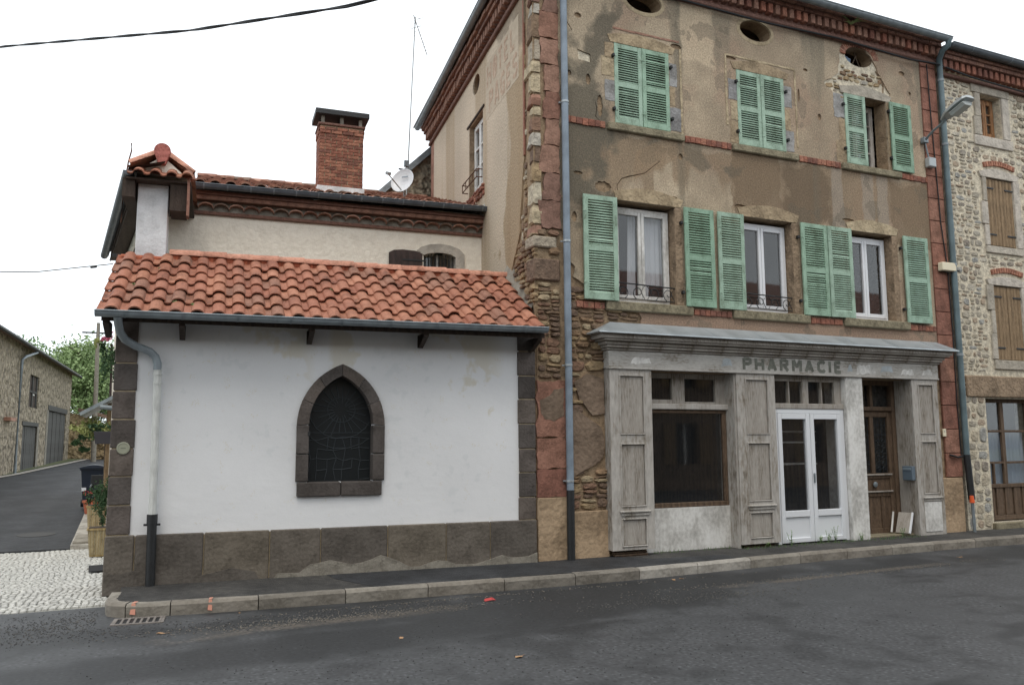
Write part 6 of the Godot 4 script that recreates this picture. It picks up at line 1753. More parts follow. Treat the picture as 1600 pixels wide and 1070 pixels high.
	for q in [[7.45, 0.70, 9.23, 0.78], [7.45, 2.27, 9.23, 2.33], [7.45, 0.78, 7.55, 2.27], [9.12, 0.78, 9.2, 2.27]]:
		part(W, "frame_bar", bx(Vector3(q[0], q[1], -0.18), Vector3(q[2], q[3], -0.11), 0.008), M.brown_wood)
	part(W, "transom", bx(Vector3(7.45, 2.332, -0.2), Vector3(9.225, 2.43, -0.06), 0.01), M.grey_wood)
	for q in [[7.45, 2.43, 7.56, 2.95], [8.1, 2.43, 8.36, 2.95], [9.0, 2.43, 9.225, 2.95], [7.56, 2.86, 8.1, 2.95], [8.36, 2.86, 9.0, 2.95], [7.56, 2.43, 8.1, 2.5], [8.36, 2.43, 9.0, 2.47]]:
		part(W, "fanlight_bar", bx(Vector3(q[0] + 0.001, q[1] + 0.001, -0.2), Vector3(q[2] - 0.001, q[3] - 0.001, -0.13), 0.006), M.grey_wood_worn)
	part(W, "fanlight_pane", bx(Vector3(7.55, 2.48, -0.18), Vector3(8.12, 2.88, -0.172)), M.glass_dark)
	part(W, "fanlight_pane", bx(Vector3(8.34, 2.45, -0.18), Vector3(9.02, 2.88, -0.172)), M.glass_dark)
	part(W, "stall_riser", bx(Vector3(7.48, -0.03, -0.3), Vector3(9.225, 0.70, -0.1)), M.white_worn)
	part(W, "side_board", bx(Vector3(9.202, -0.03, -0.3), Vector3(9.235, 2.95, 0.12)), M.grey_wood)
	# white glazed double door
	var D := group_part(S, "double_door")
	var zd := 0.07
	for q in [[10.09, 0.0, 10.17, 2.36], [11.66, 0.0, 11.74, 2.36], [10.17, 2.28, 11.66, 2.36]]: part(D, "frame_bar", bx(Vector3(q[0], q[1], zd - 0.1), Vector3(q[2], q[3], zd), 0.006), M.white_pvc)
	for k in 2:
		var x0 := 10.175 if k == 0 else 10.92
		var x1 := 10.91 if k == 0 else 11.655
		for q in [[x0, 0.02, x0 + 0.09, 2.275], [x1 - 0.09, 0.02, x1, 2.275], [x0 + 0.09, 2.18, x1 - 0.09, 2.275], [x0 + 0.09, 0.02, x1 - 0.09, 0.1], [x0 + 0.09, 0.46, x1 - 0.09, 0.57]]:
			part(D, "rail", bx(Vector3(q[0] + 0.001, q[1], zd - 0.07), Vector3(q[2] - 0.001, q[3], zd + 0.012), 0.006), M.white_pvc)
		part(D, "lower_panel", bx(Vector3(x0 + 0.088, 0.1, zd - 0.06), Vector3(x1 - 0.088, 0.46, zd - 0.02)), M.white_pvc)
		part(D, "pane", bx(Vector3(x0 + 0.085, 0.56, zd - 0.04), Vector3(x1 - 0.085, 2.19, zd - 0.03)), M.glass_dark)
	part(D, "handle", bx(Vector3(10.935, 1.05, zd + 0.012), Vector3(10.965, 1.22, zd + 0.04), 0.006), M.zinc)
	part(D, "shelf", bx(Vector3(10.2, 1.75, -0.9), Vector3(11.6, 1.78, -0.5)), M.white_worn)
	part(D, "shelf", bx(Vector3(10.2, 1.35, -0.9), Vector3(11.6, 1.38, -0.5)), M.white_worn)
	part(D, "shelf", bx(Vector3(10.2, 1.95, -0.9), Vector3(11.6, 1.98, -0.5)), M.white_worn)
	part(D, "transom", bx(Vector3(10.08, 2.362, -0.12), Vector3(11.748, 2.46, 0.085), 0.01), M.grey_wood_worn)
	for q in [[10.08, 2.46, 10.18, 2.96], [10.82, 2.46, 10.96, 2.96], [11.58, 2.46, 11.748, 2.96], [10.18, 2.86, 10.82, 2.96], [10.96, 2.86, 11.58, 2.96], [10.49, 2.46, 10.52, 2.86], [11.26, 2.46, 11.29, 2.86]]:
		part(D, "fanlight_bar", bx(Vector3(q[0] + 0.001, q[1] + 0.001, -0.06), Vector3(q[2] - 0.001, q[3] - 0.001, 0.03), 0.006), M.grey_wood_worn)
	part(D, "fanlight_pane", bx(Vector3(10.16, 2.45, -0.03), Vector3(11.6, 2.88, -0.022)), M.glass_dark)
	# old brown house door with iron grilles
	var H := group_part(S, "house_door")
	var zh := -0.3
	part(H, "jamb", bx(Vector3(12.16, -0.03, zh - 0.1), Vector3(12.3, 2.95, zh + 0.03), 0.008), M.brown_wood)
	part(H, "jamb", bx(Vector3(13.36, -0.03, zh - 0.1), Vector3(13.46, 2.95, zh + 0.03), 0.008), M.brown_wood)
	part(H, "transom", bx(Vector3(12.3, 2.36, zh - 0.1), Vector3(13.36, 2.44, zh + 0.05), 0.008), M.brown_wood)
	part(H, "head", bx(Vector3(12.3, 2.86, zh - 0.1), Vector3(13.36, 2.95, zh + 0.03), 0.008), M.brown_wood)
	part(H, "fanlight_bar", bx(Vector3(12.8, 2.44, zh - 0.06), Vector3(12.87, 2.86, zh + 0.02)), M.brown_wood)
	part(H, "fanlight_pane", bx(Vector3(12.28, 2.42, zh - 0.05), Vector3(13.38, 2.88, zh - 0.042)), M.glass_dark)
	for q in [[12.3, 0.0, 12.42, 2.36], [13.24, 0.0, 13.36, 2.36], [12.78, 1.16, 12.88, 2.24], [12.42, 2.24, 13.24, 2.36], [12.42, 1.06, 13.24, 1.16], [12.42, 0.72, 13.24, 0.8], [12.42, 0.0, 13.24, 0.12], [12.62, 0.12, 12.68, 0.72], [12.98, 0.12, 13.04, 0.72]]:
		part(H, "rail", bx(Vector3(q[0] + 0.001, q[1] + 0.001, zh - 0.06), Vector3(q[2] - 0.001, q[3] - 0.001, zh), 0.006), M.brown_wood)
	part(H, "lower_panel", bx(Vector3(12.4, 0.1, zh - 0.05), Vector3(13.26, 1.08, zh - 0.025)), M.brown_wood)
	part(H, "ledge", bx(Vector3(12.4, 0.8, zh), Vector3(13.28, 0.83, zh + 0.03), 0.006), M.grey_wood_worn)
	part(H, "ledge", bx(Vector3(12.4, 1.12, zh), Vector3(13.28, 1.15, zh + 0.03), 0.006), M.grey_wood_worn)
	for q in [[12.4, 12.8], [12.86, 13.26]]: part(H, "pane", bx(Vector3(q[0], 1.14, zh - 0.05), Vector3(q[1], 2.26, zh - 0.044)), M.glass_dark)
	for q in [12.6, 13.06]:
		var g := MB.new()
		for k in 6:
			var yy := 1.24 + k * 0.105
			for s in [-1.0, 1.0]:
				var pts := []
				for i in 11:
					var t := i * 0.55
					pts.append(Vector3(q + s * (0.075 - cos(t) * 0.06 * (1.0 - i / 13.0)), yy + sin(t) * 0.05 * (1.0 - i / 13.0), zh - 0.02))
				g.tube(pts, 0.006, 4)
		for k in 4: g.tube([Vector3(q - 0.14 + k * 0.093, 1.16, zh - 0.022), Vector3(q - 0.14 + k * 0.093, 2.24, zh - 0.022)], 0.005, 4)
		for yy in [1.9, 2.08]: g.tube([Vector3(q - 0.16, yy, zh - 0.022), Vector3(q + 0.16, yy, zh - 0.022)], 0.005, 4)
		part(H, "iron_grille", g, M.lead)
	var kn := MB.new(); kn.lathe([Vector2(0.05, 0), Vector2(0.055, 0.02), Vector2(0.03, 0.035), Vector2(0.001, 0.04)], 14)
	part(H, "knob", kn, M.zinc, Vector3(12.83, 0.95, zh), Vector3(PI / 2, 0, 0))
	part(H, "splay_board", bx(Vector3(13.44, -0.02, zh + 0.04), Vector3(13.47, 2.95, 0.12)), M.grey_wood_worn)
	part(H, "step", bx(Vector3(12.18, -0.05, zh), Vector3(13.43, 0.03, 0.02), 0.01), M.sill)
	recentre(S, Vector3(10.4, 0, 0))
	# letter box and leaning board in the doorway
	var L := thing("letter_box", "small blue-grey letter box on the shopfront beside the brown door", "letter box", Vector3(13.43, 1.03, 0.03))
	part(L, "case", bx(Vector3(-0.1, 0, -0.12), Vector3(-0.01, 0.27, 0.11), 0.01), mat(c8(92, 106, 118), 0.45))
	part(L, "flap", bx(Vector3(-0.112, 0.19, -0.09), Vector3(-0.1, 0.24, 0.09), 0.004), mat(c8(122, 136, 146), 0.4))
	var K := thing("leaning_board", "grey board with a white edge leaning in the brown doorway", "board", Vector3(13.2, 0.0, 0.02))
	part(K, "board", bx(Vector3(-0.03, 0, -0.12), Vector3(0.0, 0.42, 0.12), 0.004), M.grey_wood_worn, Vector3(-0.06, 0.04, -0.02), Vector3(0, 0.35, -0.5))
	part(K, "edge_strip", bx(Vector3(-0.035, 0, 0.12), Vector3(0.012, 0.43, 0.15), 0.004), M.white_pvc, Vector3(-0.06, 0.04, -0.02), Vector3(0, 0.35, -0.5))
	part(K, "edge_strip", bx(Vector3(-0.06, 0.0, -0.2), Vector3(-0.03, 0.4, -0.17), 0.004), M.white_worn, Vector3(-0.06, 0.04, -0.02), Vector3(0, 0.35, -0.35))
	# weeds along the foot of the wall
	var n := 0
	for w in [[10.25, 0.2, 0.26, "tall weed at the left foot of the white double door"], [10.95, 0.16, 0.14, "low weed before the middle of the white double door"], [11.28, 0.17, 0.3, "tall weed at the right of the white double door"], [11.1, 0.19, 0.22, "thin weed just right of the door's middle"], [11.85, 0.22, 0.16, "weed at the foot of the plain white pillar"], [13.0, 0.12, 0.2, "weed in front of the leaning board"], [9.7, 0.24, 0.08, "small weed at the foot of the middle pilaster"]]:
		weed(w[3], Vector3(w[0], 0, w[1]), w[2])
	var st := SurfaceTool.new()
	var bl := MB.new(); bl.tri(Vector3(-0.01, 0, 0), Vector3(0.01, 0, 0), Vector3(0.004, 1, 0.2)); bl.tri(Vector3(0.01, 0, 0), Vector3(-0.01, 0, 0), Vector3(0.004, 1, 0.2))
	var bm := bl.mesh()
	for k in 500:
		var x := rng.randf_range(9.2, 13.4)
		if rng.randf() < 0.25: x = rng.randf_range(7.5, 9.3)
		st.append_from(bm, 0, Transform3D(Basis(Vector3.UP, rng.randf() * TAU) * Basis.from_scale(Vector3(0.5, rng.randf_range(0.02, 0.06), 0.1)), Vector3(x, 0, rng.randf_range(0.14, 0.34) - (0.2 if x < 9.2 else 0.0))))
	tag(part(self, "wall_foot_grass", st.commit(), M.leaf), "thin grass growing along the foot of the shopfront", "grass", "", "stuff")
func weed(label: String, at: Vector3, h: float) -> void:
	var w := thing("weed", label, "weed", at, 0.0, "weeds at the foot of the shopfront")
	var st := MB.new(); var lf := MB.new()
	for k in 4:
		var d := Vector3(rng.randf_range(-0.35, 0.35), 1, rng.randf_range(-0.2, 0.3)).normalized()
		var p := Vector3(rng.randf_range(-0.03, 0.03), 0, 0); var l := h * rng.randf_range(0.6, 1.0)
		st.tube([p, p + d * l * 0.5, p + d * l], 0.0035, 4)
		for i in 7:
			var c := p + d * l * (0.2 + 0.8 * i / 6.0)
			var a := rng.randf() * TAU
			var o := Vector3(cos(a), 0.35, sin(a)) * 0.05 * (1.2 - 0.5 * i / 6.0); var s := Vector3(-sin(a), 0, cos(a)) * 0.012
			lf.quad(c, c + o * 0.5 - s, c + o, c + o * 0.5 + s)
	part(w, "stem", st, M.leaf)
	part(w, "leaves", lf, M.leaf2)

# ---------- rubble house on the right ----------
func build_right_house() -> void:
	var N := thing("rubble_house", "rubble stone house with cream joints and plank shutters beside the shop building", "building")
	var holes := [rect(16.24, 8.33, 16.93, 9.28), rect(16.24, 5.9, 17.1, 7.40), rect(16.22, 3.45, 17.1, 5.04), rect(15.75, 0.12, 17.3, 2.64)]
	var mb := MB.new()
	mb.plate(rect(15.0, -0.1, 21.0, 9.7), holes, -0.5, -0.03)
	part(N, "masonry", mb, M.cream_joint)
	part(N, "back", bx(Vector3(15.0, 0, -6.0), Vector3(21.0, 9.7, -5.8)), M.far_rubble)
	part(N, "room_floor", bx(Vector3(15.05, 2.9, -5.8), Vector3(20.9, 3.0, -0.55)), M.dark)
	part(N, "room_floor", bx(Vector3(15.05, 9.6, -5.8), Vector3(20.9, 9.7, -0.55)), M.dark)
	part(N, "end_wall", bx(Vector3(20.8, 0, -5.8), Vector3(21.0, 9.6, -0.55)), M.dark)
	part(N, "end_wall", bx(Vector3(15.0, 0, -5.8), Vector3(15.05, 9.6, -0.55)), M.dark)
	var keep := func(x: float, y: float, w: float, h: float) -> bool:
		for r in [[15.98, 8.08, 17.22, 9.5], [16.04, 5.72, 17.3, 7.63], [16.1, 7.6, 17.3, 7.78], [16.02, 3.22, 17.3, 5.26], [16.1, 5.2, 17.3, 5.42], [15.62, 0.0, 17.6, 3.12], [15.2, 2.66, 16.0, 3.12]]:
			if x + w * 0.36 > r[0] and x - w * 0.36 < r[2] and y + h * 0.4 > r[1] and y - h * 0.4 < r[3]: return false
		return true
	var list := courses(15.05, 2.7, 17.5, 9.55, Vector2(0.07, 0.17), Vector2(0.1, 0.3), 0.036, keep)
	list.append_array(courses(15.02, 0.02, 15.72, 2.68, Vector2(0.16, 0.32), Vector2(0.2, 0.42), 0.03, func(x, _y, w, _h): return x - w * 0.5 > 14.98 and x + w * 0.5 < 15.78))
	list.append_array(courses(17.45, 0.02, 20.8, 9.5, Vector2(0.14, 0.24), Vector2(0.25, 0.45), 0.05, func(_x, _y, _w, _h): return true))
	list.sort_custom(func(a, b): return a[2] * a[3] * (0.2 if a[0] > 17.5 else 1.0) > b[2] * b[3] * (0.2 if b[0] > 17.5 else 1.0))
	for k in mini(290, list.size()): lay_stone(N, "wall_stone", list[k], -0.05, 0.04, M.greys)
	for k in 3: stone_mass(N, "small_wall_stones", list.slice(290).filter(func(q): return int(q[0] * 977 + q[1] * 613) % 3 == k), -0.05, 0.036, M.greys[[0, 2, 5][k]])
	# dressed stone round the openings
	for q in [[16.0, 8.33, 16.238, 8.75], [16.06, 8.75, 16.238, 9.28], [16.932, 8.33, 17.16, 9.28], [15.98, 9.285, 17.2, 9.5], [15.98, 8.1, 17.22, 8.325], [16.1, 5.9, 16.238, 6.35], [16.04, 6.36, 16.238, 6.86], [16.12, 6.87, 16.238, 7.4], [17.1, 5.9, 17.3, 7.4], [16.1, 5.74, 17.3, 5.895], [16.06, 3.46, 16.218, 4.0], [16.1, 4.0, 16.218, 4.5], [16.0, 4.5, 16.218, 5.04], [17.1, 3.46, 17.3, 5.04], [16.1, 3.25, 17.3, 3.445]]:
		part(N, "dressed_stone", bx(Vector3(q[0] + 0.003, q[1] + 0.003, -0.25), Vector3(q[2], q[3] - 0.003, 0.012), 0.008), M.dressed[rng.randi() % 3])
	for yb in [7.405, 5.045]:
		mb = MB.new(); mb.extrude(arch_lintel(16.08, 17.25, yb, 0.2), -0.25, 0.012)
		part(N, "lintel", mb, M.dressed[2])
		for k in 13:
			var f := (k + 0.5) / 13.0
			part(N, "arch_brick", bx(Vector3(-0.03, -0.055, -0.05), Vector3(0.03, 0.055, 0.012), 0.005), M.brick[2] if k % 2 == 0 else M.tiles[3], Vector3(lerpf(16.2, 17.2, f), yb + 0.27 + 0.07 * sin(PI * f), 0.0), Vector3(0, 0, (0.5 - f) * 0.5))
	# small oak window
	var W := casement(N, 16.27, 16.90, 8.34, 9.26, -0.18, M.oak, M.glass, 2)
	# plank shutters, both pairs closed
	for q in [[5.92, 7.38], [3.46, 5.02]]:
		for s in [[16.25, 16.665], [16.675, 17.09]]:
			var sh := group_part(N, "plank_shutter", Vector3(s[0], q[0], -0.06))
			var H: float = q[1] - q[0]
			for k in 4: part(sh, "plank", bx(Vector3(k * 0.104 + 0.001, 0, 0), Vector3(k * 0.104 + 0.102, H, 0.03 + rng.randf() * 0.003), 0.004), M.pale_wood)
			for yy in [H * 0.16, H * 0.86]:
				var left: bool = s[0] < 16.5
				part(sh, "strap_hinge", bx(Vector3(-0.03 if left else 0.16, yy - 0.018, 0.034), Vector3(0.24 if left else 0.45, yy + 0.018, 0.045), 0.004), M.iron)
	# ground floor: heavy lintel, glazed wooden front with lace
	part(N, "lintel", bx(Vector3(15.18, 2.66, -0.3), Vector3(17.6, 3.1, 0.015), 0.02), M.brown_stone)
	var G := group_part(N, "wooden_front", Vector3(15.78, 0.14, -0.2))
	for q in [[0.0, 0.0, 0.08, 2.5], [0.62, 0.74, 0.72, 2.42], [1.42, 0.0, 1.5, 2.5], [0.08, 2.42, 1.42, 2.5], [0.08, 0.66, 1.42, 0.74], [0.08, 1.15, 0.62, 1.2], [0.72, 1.15, 1.42, 1.2], [0.08, 1.8, 0.62, 1.85], [0.72, 1.8, 1.42, 1.85], [0.08, 0.0, 1.42, 0.1], [0.3, 0.74, 0.34, 1.15]]:
		part(G, "frame_bar", bx(Vector3(q[0] + 0.001, q[1] + 0.001, -0.05), Vector3(q[2] - 0.001, q[3] - 0.001, 0.01), 0.005), M.brown_wood)
	for k in 5: part(G, "plank", bx(Vector3(0.08 + k * 0.268, 0.1, -0.03), Vector3(0.08 + k * 0.268 + 0.2, 0.66, -0.006), 0.006), M.brown_wood)
	part(G, "backing_board", bx(Vector3(0.06, 0.08, -0.045), Vector3(1.44, 0.68, -0.032)), M.brown_wood)
	part(G, "pane", bx(Vector3(0.06, 0.72, -0.035), Vector3(1.44, 2.44, -0.028)), M.glass)
	var lc := thing("lace_curtain", "pale lace curtain behind the glazed front of the rubble house", "curtain", Vector3(15.84, 0.86, -0.32))
	mb = MB.new()
	for k in 60:
		var za := 0.02 * sin(k * 1.1); var zb := 0.02 * sin((k + 1) * 1.1)
		mb.quad(Vector3(k * 0.023, 0, za), Vector3((k + 1) * 0.023, 0, zb), Vector3((k + 1) * 0.023, 1.1, zb), Vector3(k * 0.023, 1.1, za))
	part(lc, "cloth", mb, tints(M.curtain, [c8(190, 206, 222)])[0])
	part(N, "step", bx(Vector3(15.7, -0.05, -0.2), Vector3(17.4, 0.12, 0.06), 0.015), M.sill)
	# eave
	var C := group_part(N, "cornice")
	part(C, "string_course", bx(Vector3(14.95, 9.46, -0.05), Vector3(21, 9.53, 0.07), 0.015), M.dark_brick[1])
	part(C, "bed", bx(Vector3(14.95, 9.53, -0.05), Vector3(21, 9.8, 0.03)), M.ochre_stone[0])
	var x := 14.98
	while x < 20.9:
		part(C, "dentil", bx(Vector3(x, 9.58, 0.0), Vector3(x + 0.105, 9.76, 0.16), 0.006), M.brick[rng.randi() % 4])
		x += 0.178
	x = 14.96
	while x < 20.9:
		part(C, "brick", bx(Vector3(x, 9.763, 0.0), Vector3(x + 0.232, 9.84, 0.22), 0.006), M.dark_brick[rng.randi() % 3])
		part(C, "brick", bx(Vector3(x, 9.843, 0.0), Vector3(x + 0.232, 9.91, 0.27), 0.006), M.dark_brick[rng.randi() % 3])
		x += 0.24
	part(C, "fascia", bx(Vector3(14.95, 9.912, 0.0), Vector3(21, 10.03, 0.3)), M.timber)
	gutter(C, Vector3(14.9, 9.98, 0.4), Vector3(21, 9.93, 0.4), 0.08, M.zinc_slate, 5)
	mb = MB.new()
	mb.quad(Vector3(14.95, 9.93, 0.3), Vector3(21, 9.93, 0.3), Vector3(21, 11.2, -3.0), Vector3(14.95, 11.2, -3.0)); mb.quad(Vector3(21, 9.9, -6.1), Vector3(14.95, 9.9, -6.1), Vector3(14.95, 11.2, -3.0), Vector3(21, 11.2, -3.0))
	part(N, "roof", mb, M.old_tiles[0])
	recentre(N, Vector3(17.0, 0, 0))

# ---------- foliage ----------
func leaves(center: Vector3, rad: Vector3, n: int, size: float, rough := 0.5) -> ArrayMesh:
	# small leaf-sized faces in clumps spread through the crown
	var mb := MB.new()
	var clumps := []
	for k in maxi(6, n / 60):
		var d := Vector3(rng.randfn(), rng.randfn(), rng.randfn()).normalized()
		var r := pow(rng.randf(), 0.45)
		clumps.append([center + d * rad * r, rng.randf_range(0.6, 1.3)])
	for k in n:
		var c: Array = clumps[rng.randi() % clumps.size()]
		var d := Vector3(rng.randfn(), rng.randfn() * 0.8, rng.randfn())
		var p: Vector3 = c[0] + d * rad * 0.17 * rough * 2.0 * c[1]
		var u := Vector3(rng.randfn(), rng.randfn(), rng.randfn()).normalized()
		var w := u.cross(Vector3(rng.randfn(), rng.randfn(), rng.randfn())).normalized()
		var s := size * rng.randf_range(0.6, 1.3)
		mb.quad(p - u * s, p - w * s * 0.5, p + u * s, p + w * s * 0.5)
	return mb.mesh()
func tree(label: String, at: Vector3, h: float, rad: Vector3, n: int, size: float, m: Material) -> void:
	var t := thing("tree", label, "tree", at, 0.0, "trees beyond the stone barn")
	var mb := MB.new()
	mb.tube([Vector3.ZERO, Vector3(0.1, h * 0.25, 0), Vector3(-0.05, h * 0.5, 0.1), Vector3(0.1, h * 0.8, 0)], h * 0.028, 8, h * 0.008)
	for k in 9:
		var a := TAU * k / 9.0 + rng.randf()
		var y0 := h * rng.randf_range(0.25, 0.6)
		var e := Vector3(cos(a) * rad.x * 0.7, y0 + h * rng.randf_range(0.1, 0.3), sin(a) * rad.z * 0.7)
		mb.tube([Vector3(0, y0, 0), e * Vector3(0.5, 1, 0.5) + Vector3(0, -0.3, 0), e], h * 0.01, 5, h * 0.003)
	part(t, "trunk", mb, M.bark)
	part(t, "crown", leaves(Vector3(0, h * 0.62, 0), rad, n, size), m)

# ---------- side street on the left ----------
func build_side_street() -> void:
	# long stone barn
	var dirv := Vector3(0.038, 0, -0.999)
	var B := thing("stone_barn", "long rubble stone barn with grey plank doors along the side street", "barn", Vector3(-4.89, 0.4, -24.94), atan2(0.999, 0.038))
	# local x runs along the wall away from the viewer, z points to the street
	var mb := MB.new()
	var holes := [rect(3.7, 2.95, 6.0, 4.35), rect(2.7, 0.15, 6.2, 2.15), rect(9.2, 0.2, 15.6, 3.0)]
	mb.plate(rect(-12.0, -0.6, 17.2, 5.5), holes, -0.12, 0.0)
	mb.box(Vector3(17.0, -0.6, -8.0), Vector3(17.2, 5.5, -0.4))
	part(B, "wall", mb, M.far_rubble)
	var bd := MB.new(); bd.box(Vector3(3.6, 2.9, -0.2), Vector3(6.1, 4.4, -0.1))
	var wn := part(B, "window", bd, M.timber)
	for q in [[3.7, 2.95, 3.85, 4.35], [5.85, 2.95, 6.0, 4.35], [4.78, 2.95, 4.92, 4.35], [3.85, 3.6, 5.85, 3.68]]: part(wn, "frame", bx(Vector3(q[0], q[1], -0.1), Vector3(q[2], q[3], -0.05)), M.barn_wood)
	part(wn, "rag", bx(Vector3(4.95, 3.5, -0.09), Vector3(5.4, 3.56, -0.06)), M.white_worn)
	for q in [[2.7, 6.2, 0.15, 2.15, 9], [9.2, 15.6, 0.2, 3.0, 14]]:
		var dr := group_part(B, "plank_door")
		var w: float = (q[1] - q[0]) / q[4]
		for k in q[4]: part(dr, "plank", bx(Vector3(q[0] + k * w + 0.012, q[2], -0.1), Vector3(q[0] + (k + 1) * w - 0.012, q[3] - rng.randf() * 0.08, -0.06 + rng.randf() * 0.02)), M.barn_wood)
		part(dr, "backing_board", bx(Vector3(q[0] - 0.1, q[2] - 0.1, -0.2), Vector3(q[1] + 0.1, q[3] + 0.1, -0.121)), M.black)
	part(B, "lintel", bx(Vector3(9.0, 3.0, -0.3), Vector3(15.8, 3.25, 0.03)), M.barn_wood)
	part(B, "lintel", bx(Vector3(2.5, 2.15, -0.3), Vector3(6.4, 2.32, 0.03)), M.barn_wood)
	part(B, "jamb", bx(Vector3(8.7, 0, -0.2), Vector3(9.2, 3.0, 0.02)), M.cement)
	part(B, "jamb", bx(Vector3(6.2, 0, -0.2), Vector3(6.7, 2.15, 0.02)), M.cement)
	mb = MB.new()
	mb.quad(Vector3(-12.3, 5.4, 0.3), Vector3(18.0, 5.4, 0.3), Vector3(18.0, 7.1, -4.0), Vector3(-12.3, 7.1, -4.0)); mb.quad(Vector3(18.0, 5.2, -8.4), Vector3(-12.3, 5.2, -8.4), Vector3(-12.3, 7.1, -4.0), Vector3(18.0, 7.1, -4.0))
	mb.quad(Vector3(-12.3, 5.25, 0.3), Vector3(18.0, 5.25, 0.3), Vector3(18.0, 5.4, 0.3), Vector3(-12.3, 5.4, 0.3))
	mb.quad(Vector3(-12.3, 5.4, -0.2), Vector3(18.0, 5.4, -0.2), Vector3(18.0, 5.25, 0.3), Vector3(-12.3, 5.25, 0.3))
	part(B, "roof", mb, M.old_tiles[2])
	var gt := MB.new(); gt.tube([Vector3(-12.3, 5.27, 0.38), Vector3(18.0, 5.25, 0.38)], 0.07, 8)
	part(B, "gutter", gt, M.iron)
	gt = MB.new(); gt.tube([Vector3(2.8, 5.18, 0.34), Vector3(1.2, 4.85, 0.2), Vector3(0.9, 4.7, 0.12), Vector3(0.9, 0.2, 0.12)], 0.06, 8)
	part(B, "downpipe", gt, M.zinc)
	part(B, "tile_hood", bx(Vector3(-1.2, 2.25, 0.0), Vector3(0.0, 2.38, 0.22)), M.old_tiles[1])
	# garden wall beyond
	var G := thing("garden_wall", "low ochre rubble garden wall beyond the barn at the street bend", "wall", Vector3(-3.9, 0.5, -43.2))
	mb = MB.new(); mb.extrude(PackedVector2Array([Vector2(-0.6, -0.5), Vector2(12, -0.5), Vector2(12, 1.9), Vector2(1.2, 2.2), Vector2(0.5, 2.9), Vector2(-0.6, 3.1)]), -0.4, 0.0)
	part(G, "masonry", mb, tints(M.far_rubble, [c8(255, 240, 212)])[0])
	part(G, "coping", bx(Vector3(-0.8, 3.05, -0.9), Vector3(1.0, 3.25, 0.3)), M.old_tiles[2], Vector3(0, 0, 0), Vector3(0, 0, -0.25))
	var gp := thing("gate_post", "pale rendered gate post at the garden wall", "post", Vector3(-2.0, 0.85, -42.4))
	mb = MB.new(); mb.lathe([Vector2(0.36, -0.2), Vector2(0.36, 1.5), Vector2(0.3, 1.75), Vector2(0.15, 1.95), Vector2(0.001, 2.0)], 14)
	part(gp, "shaft", mb, M.cement)
	gp = thing("gate", "small pale grey gate between the garden wall and the post", "gate", Vector3(-1.0, 0.85, -41.5))
	for k in 3: part(gp, "board", bx(Vector3(-0.3 + k * 0.22, -0.1, 0), Vector3(-0.1 + k * 0.22, 1.2, 0.05)), M.white_worn)
	# trees
	tree("broad green tree rising behind the barn roof", Vector3(-8.2, 0.8, -62.0), 9.6, Vector3(3.6, 3.0, 3.4), 15000, 0.13, M.leaf)
	tree("dense green tree beside the utility pole", Vector3(-4.4, 0.8, -56.0), 9.0, Vector3(2.6, 3.2, 2.8), 15000, 0.13, M.leaf2)
	tree("darker tree standing over the garden wall at the street end", Vector3(-1.4, 0.8, -58.0), 8.4, Vector3(2.8, 3.4, 2.6), 13000, 0.13, M.leaf)
	# hedge mass far behind, closes the end of the street
	var U := thing("utility_pole", "grey concrete utility pole before the trees", "pole", Vector3(-2.72, 0.6, -38.8))
	mb = MB.new(); mb.tube([Vector3(0, -0.3, 0), Vector3(-0.12, 7.8, 0)], 0.14, 8, 0.09)
	part(U, "shaft", mb, M.cement)
	part(U, "crossbar", bx(Vector3(-0.9, 7.2, -0.04), Vector3(0.6, 7.28, 0.04)), M.iron)
	build_house_side()

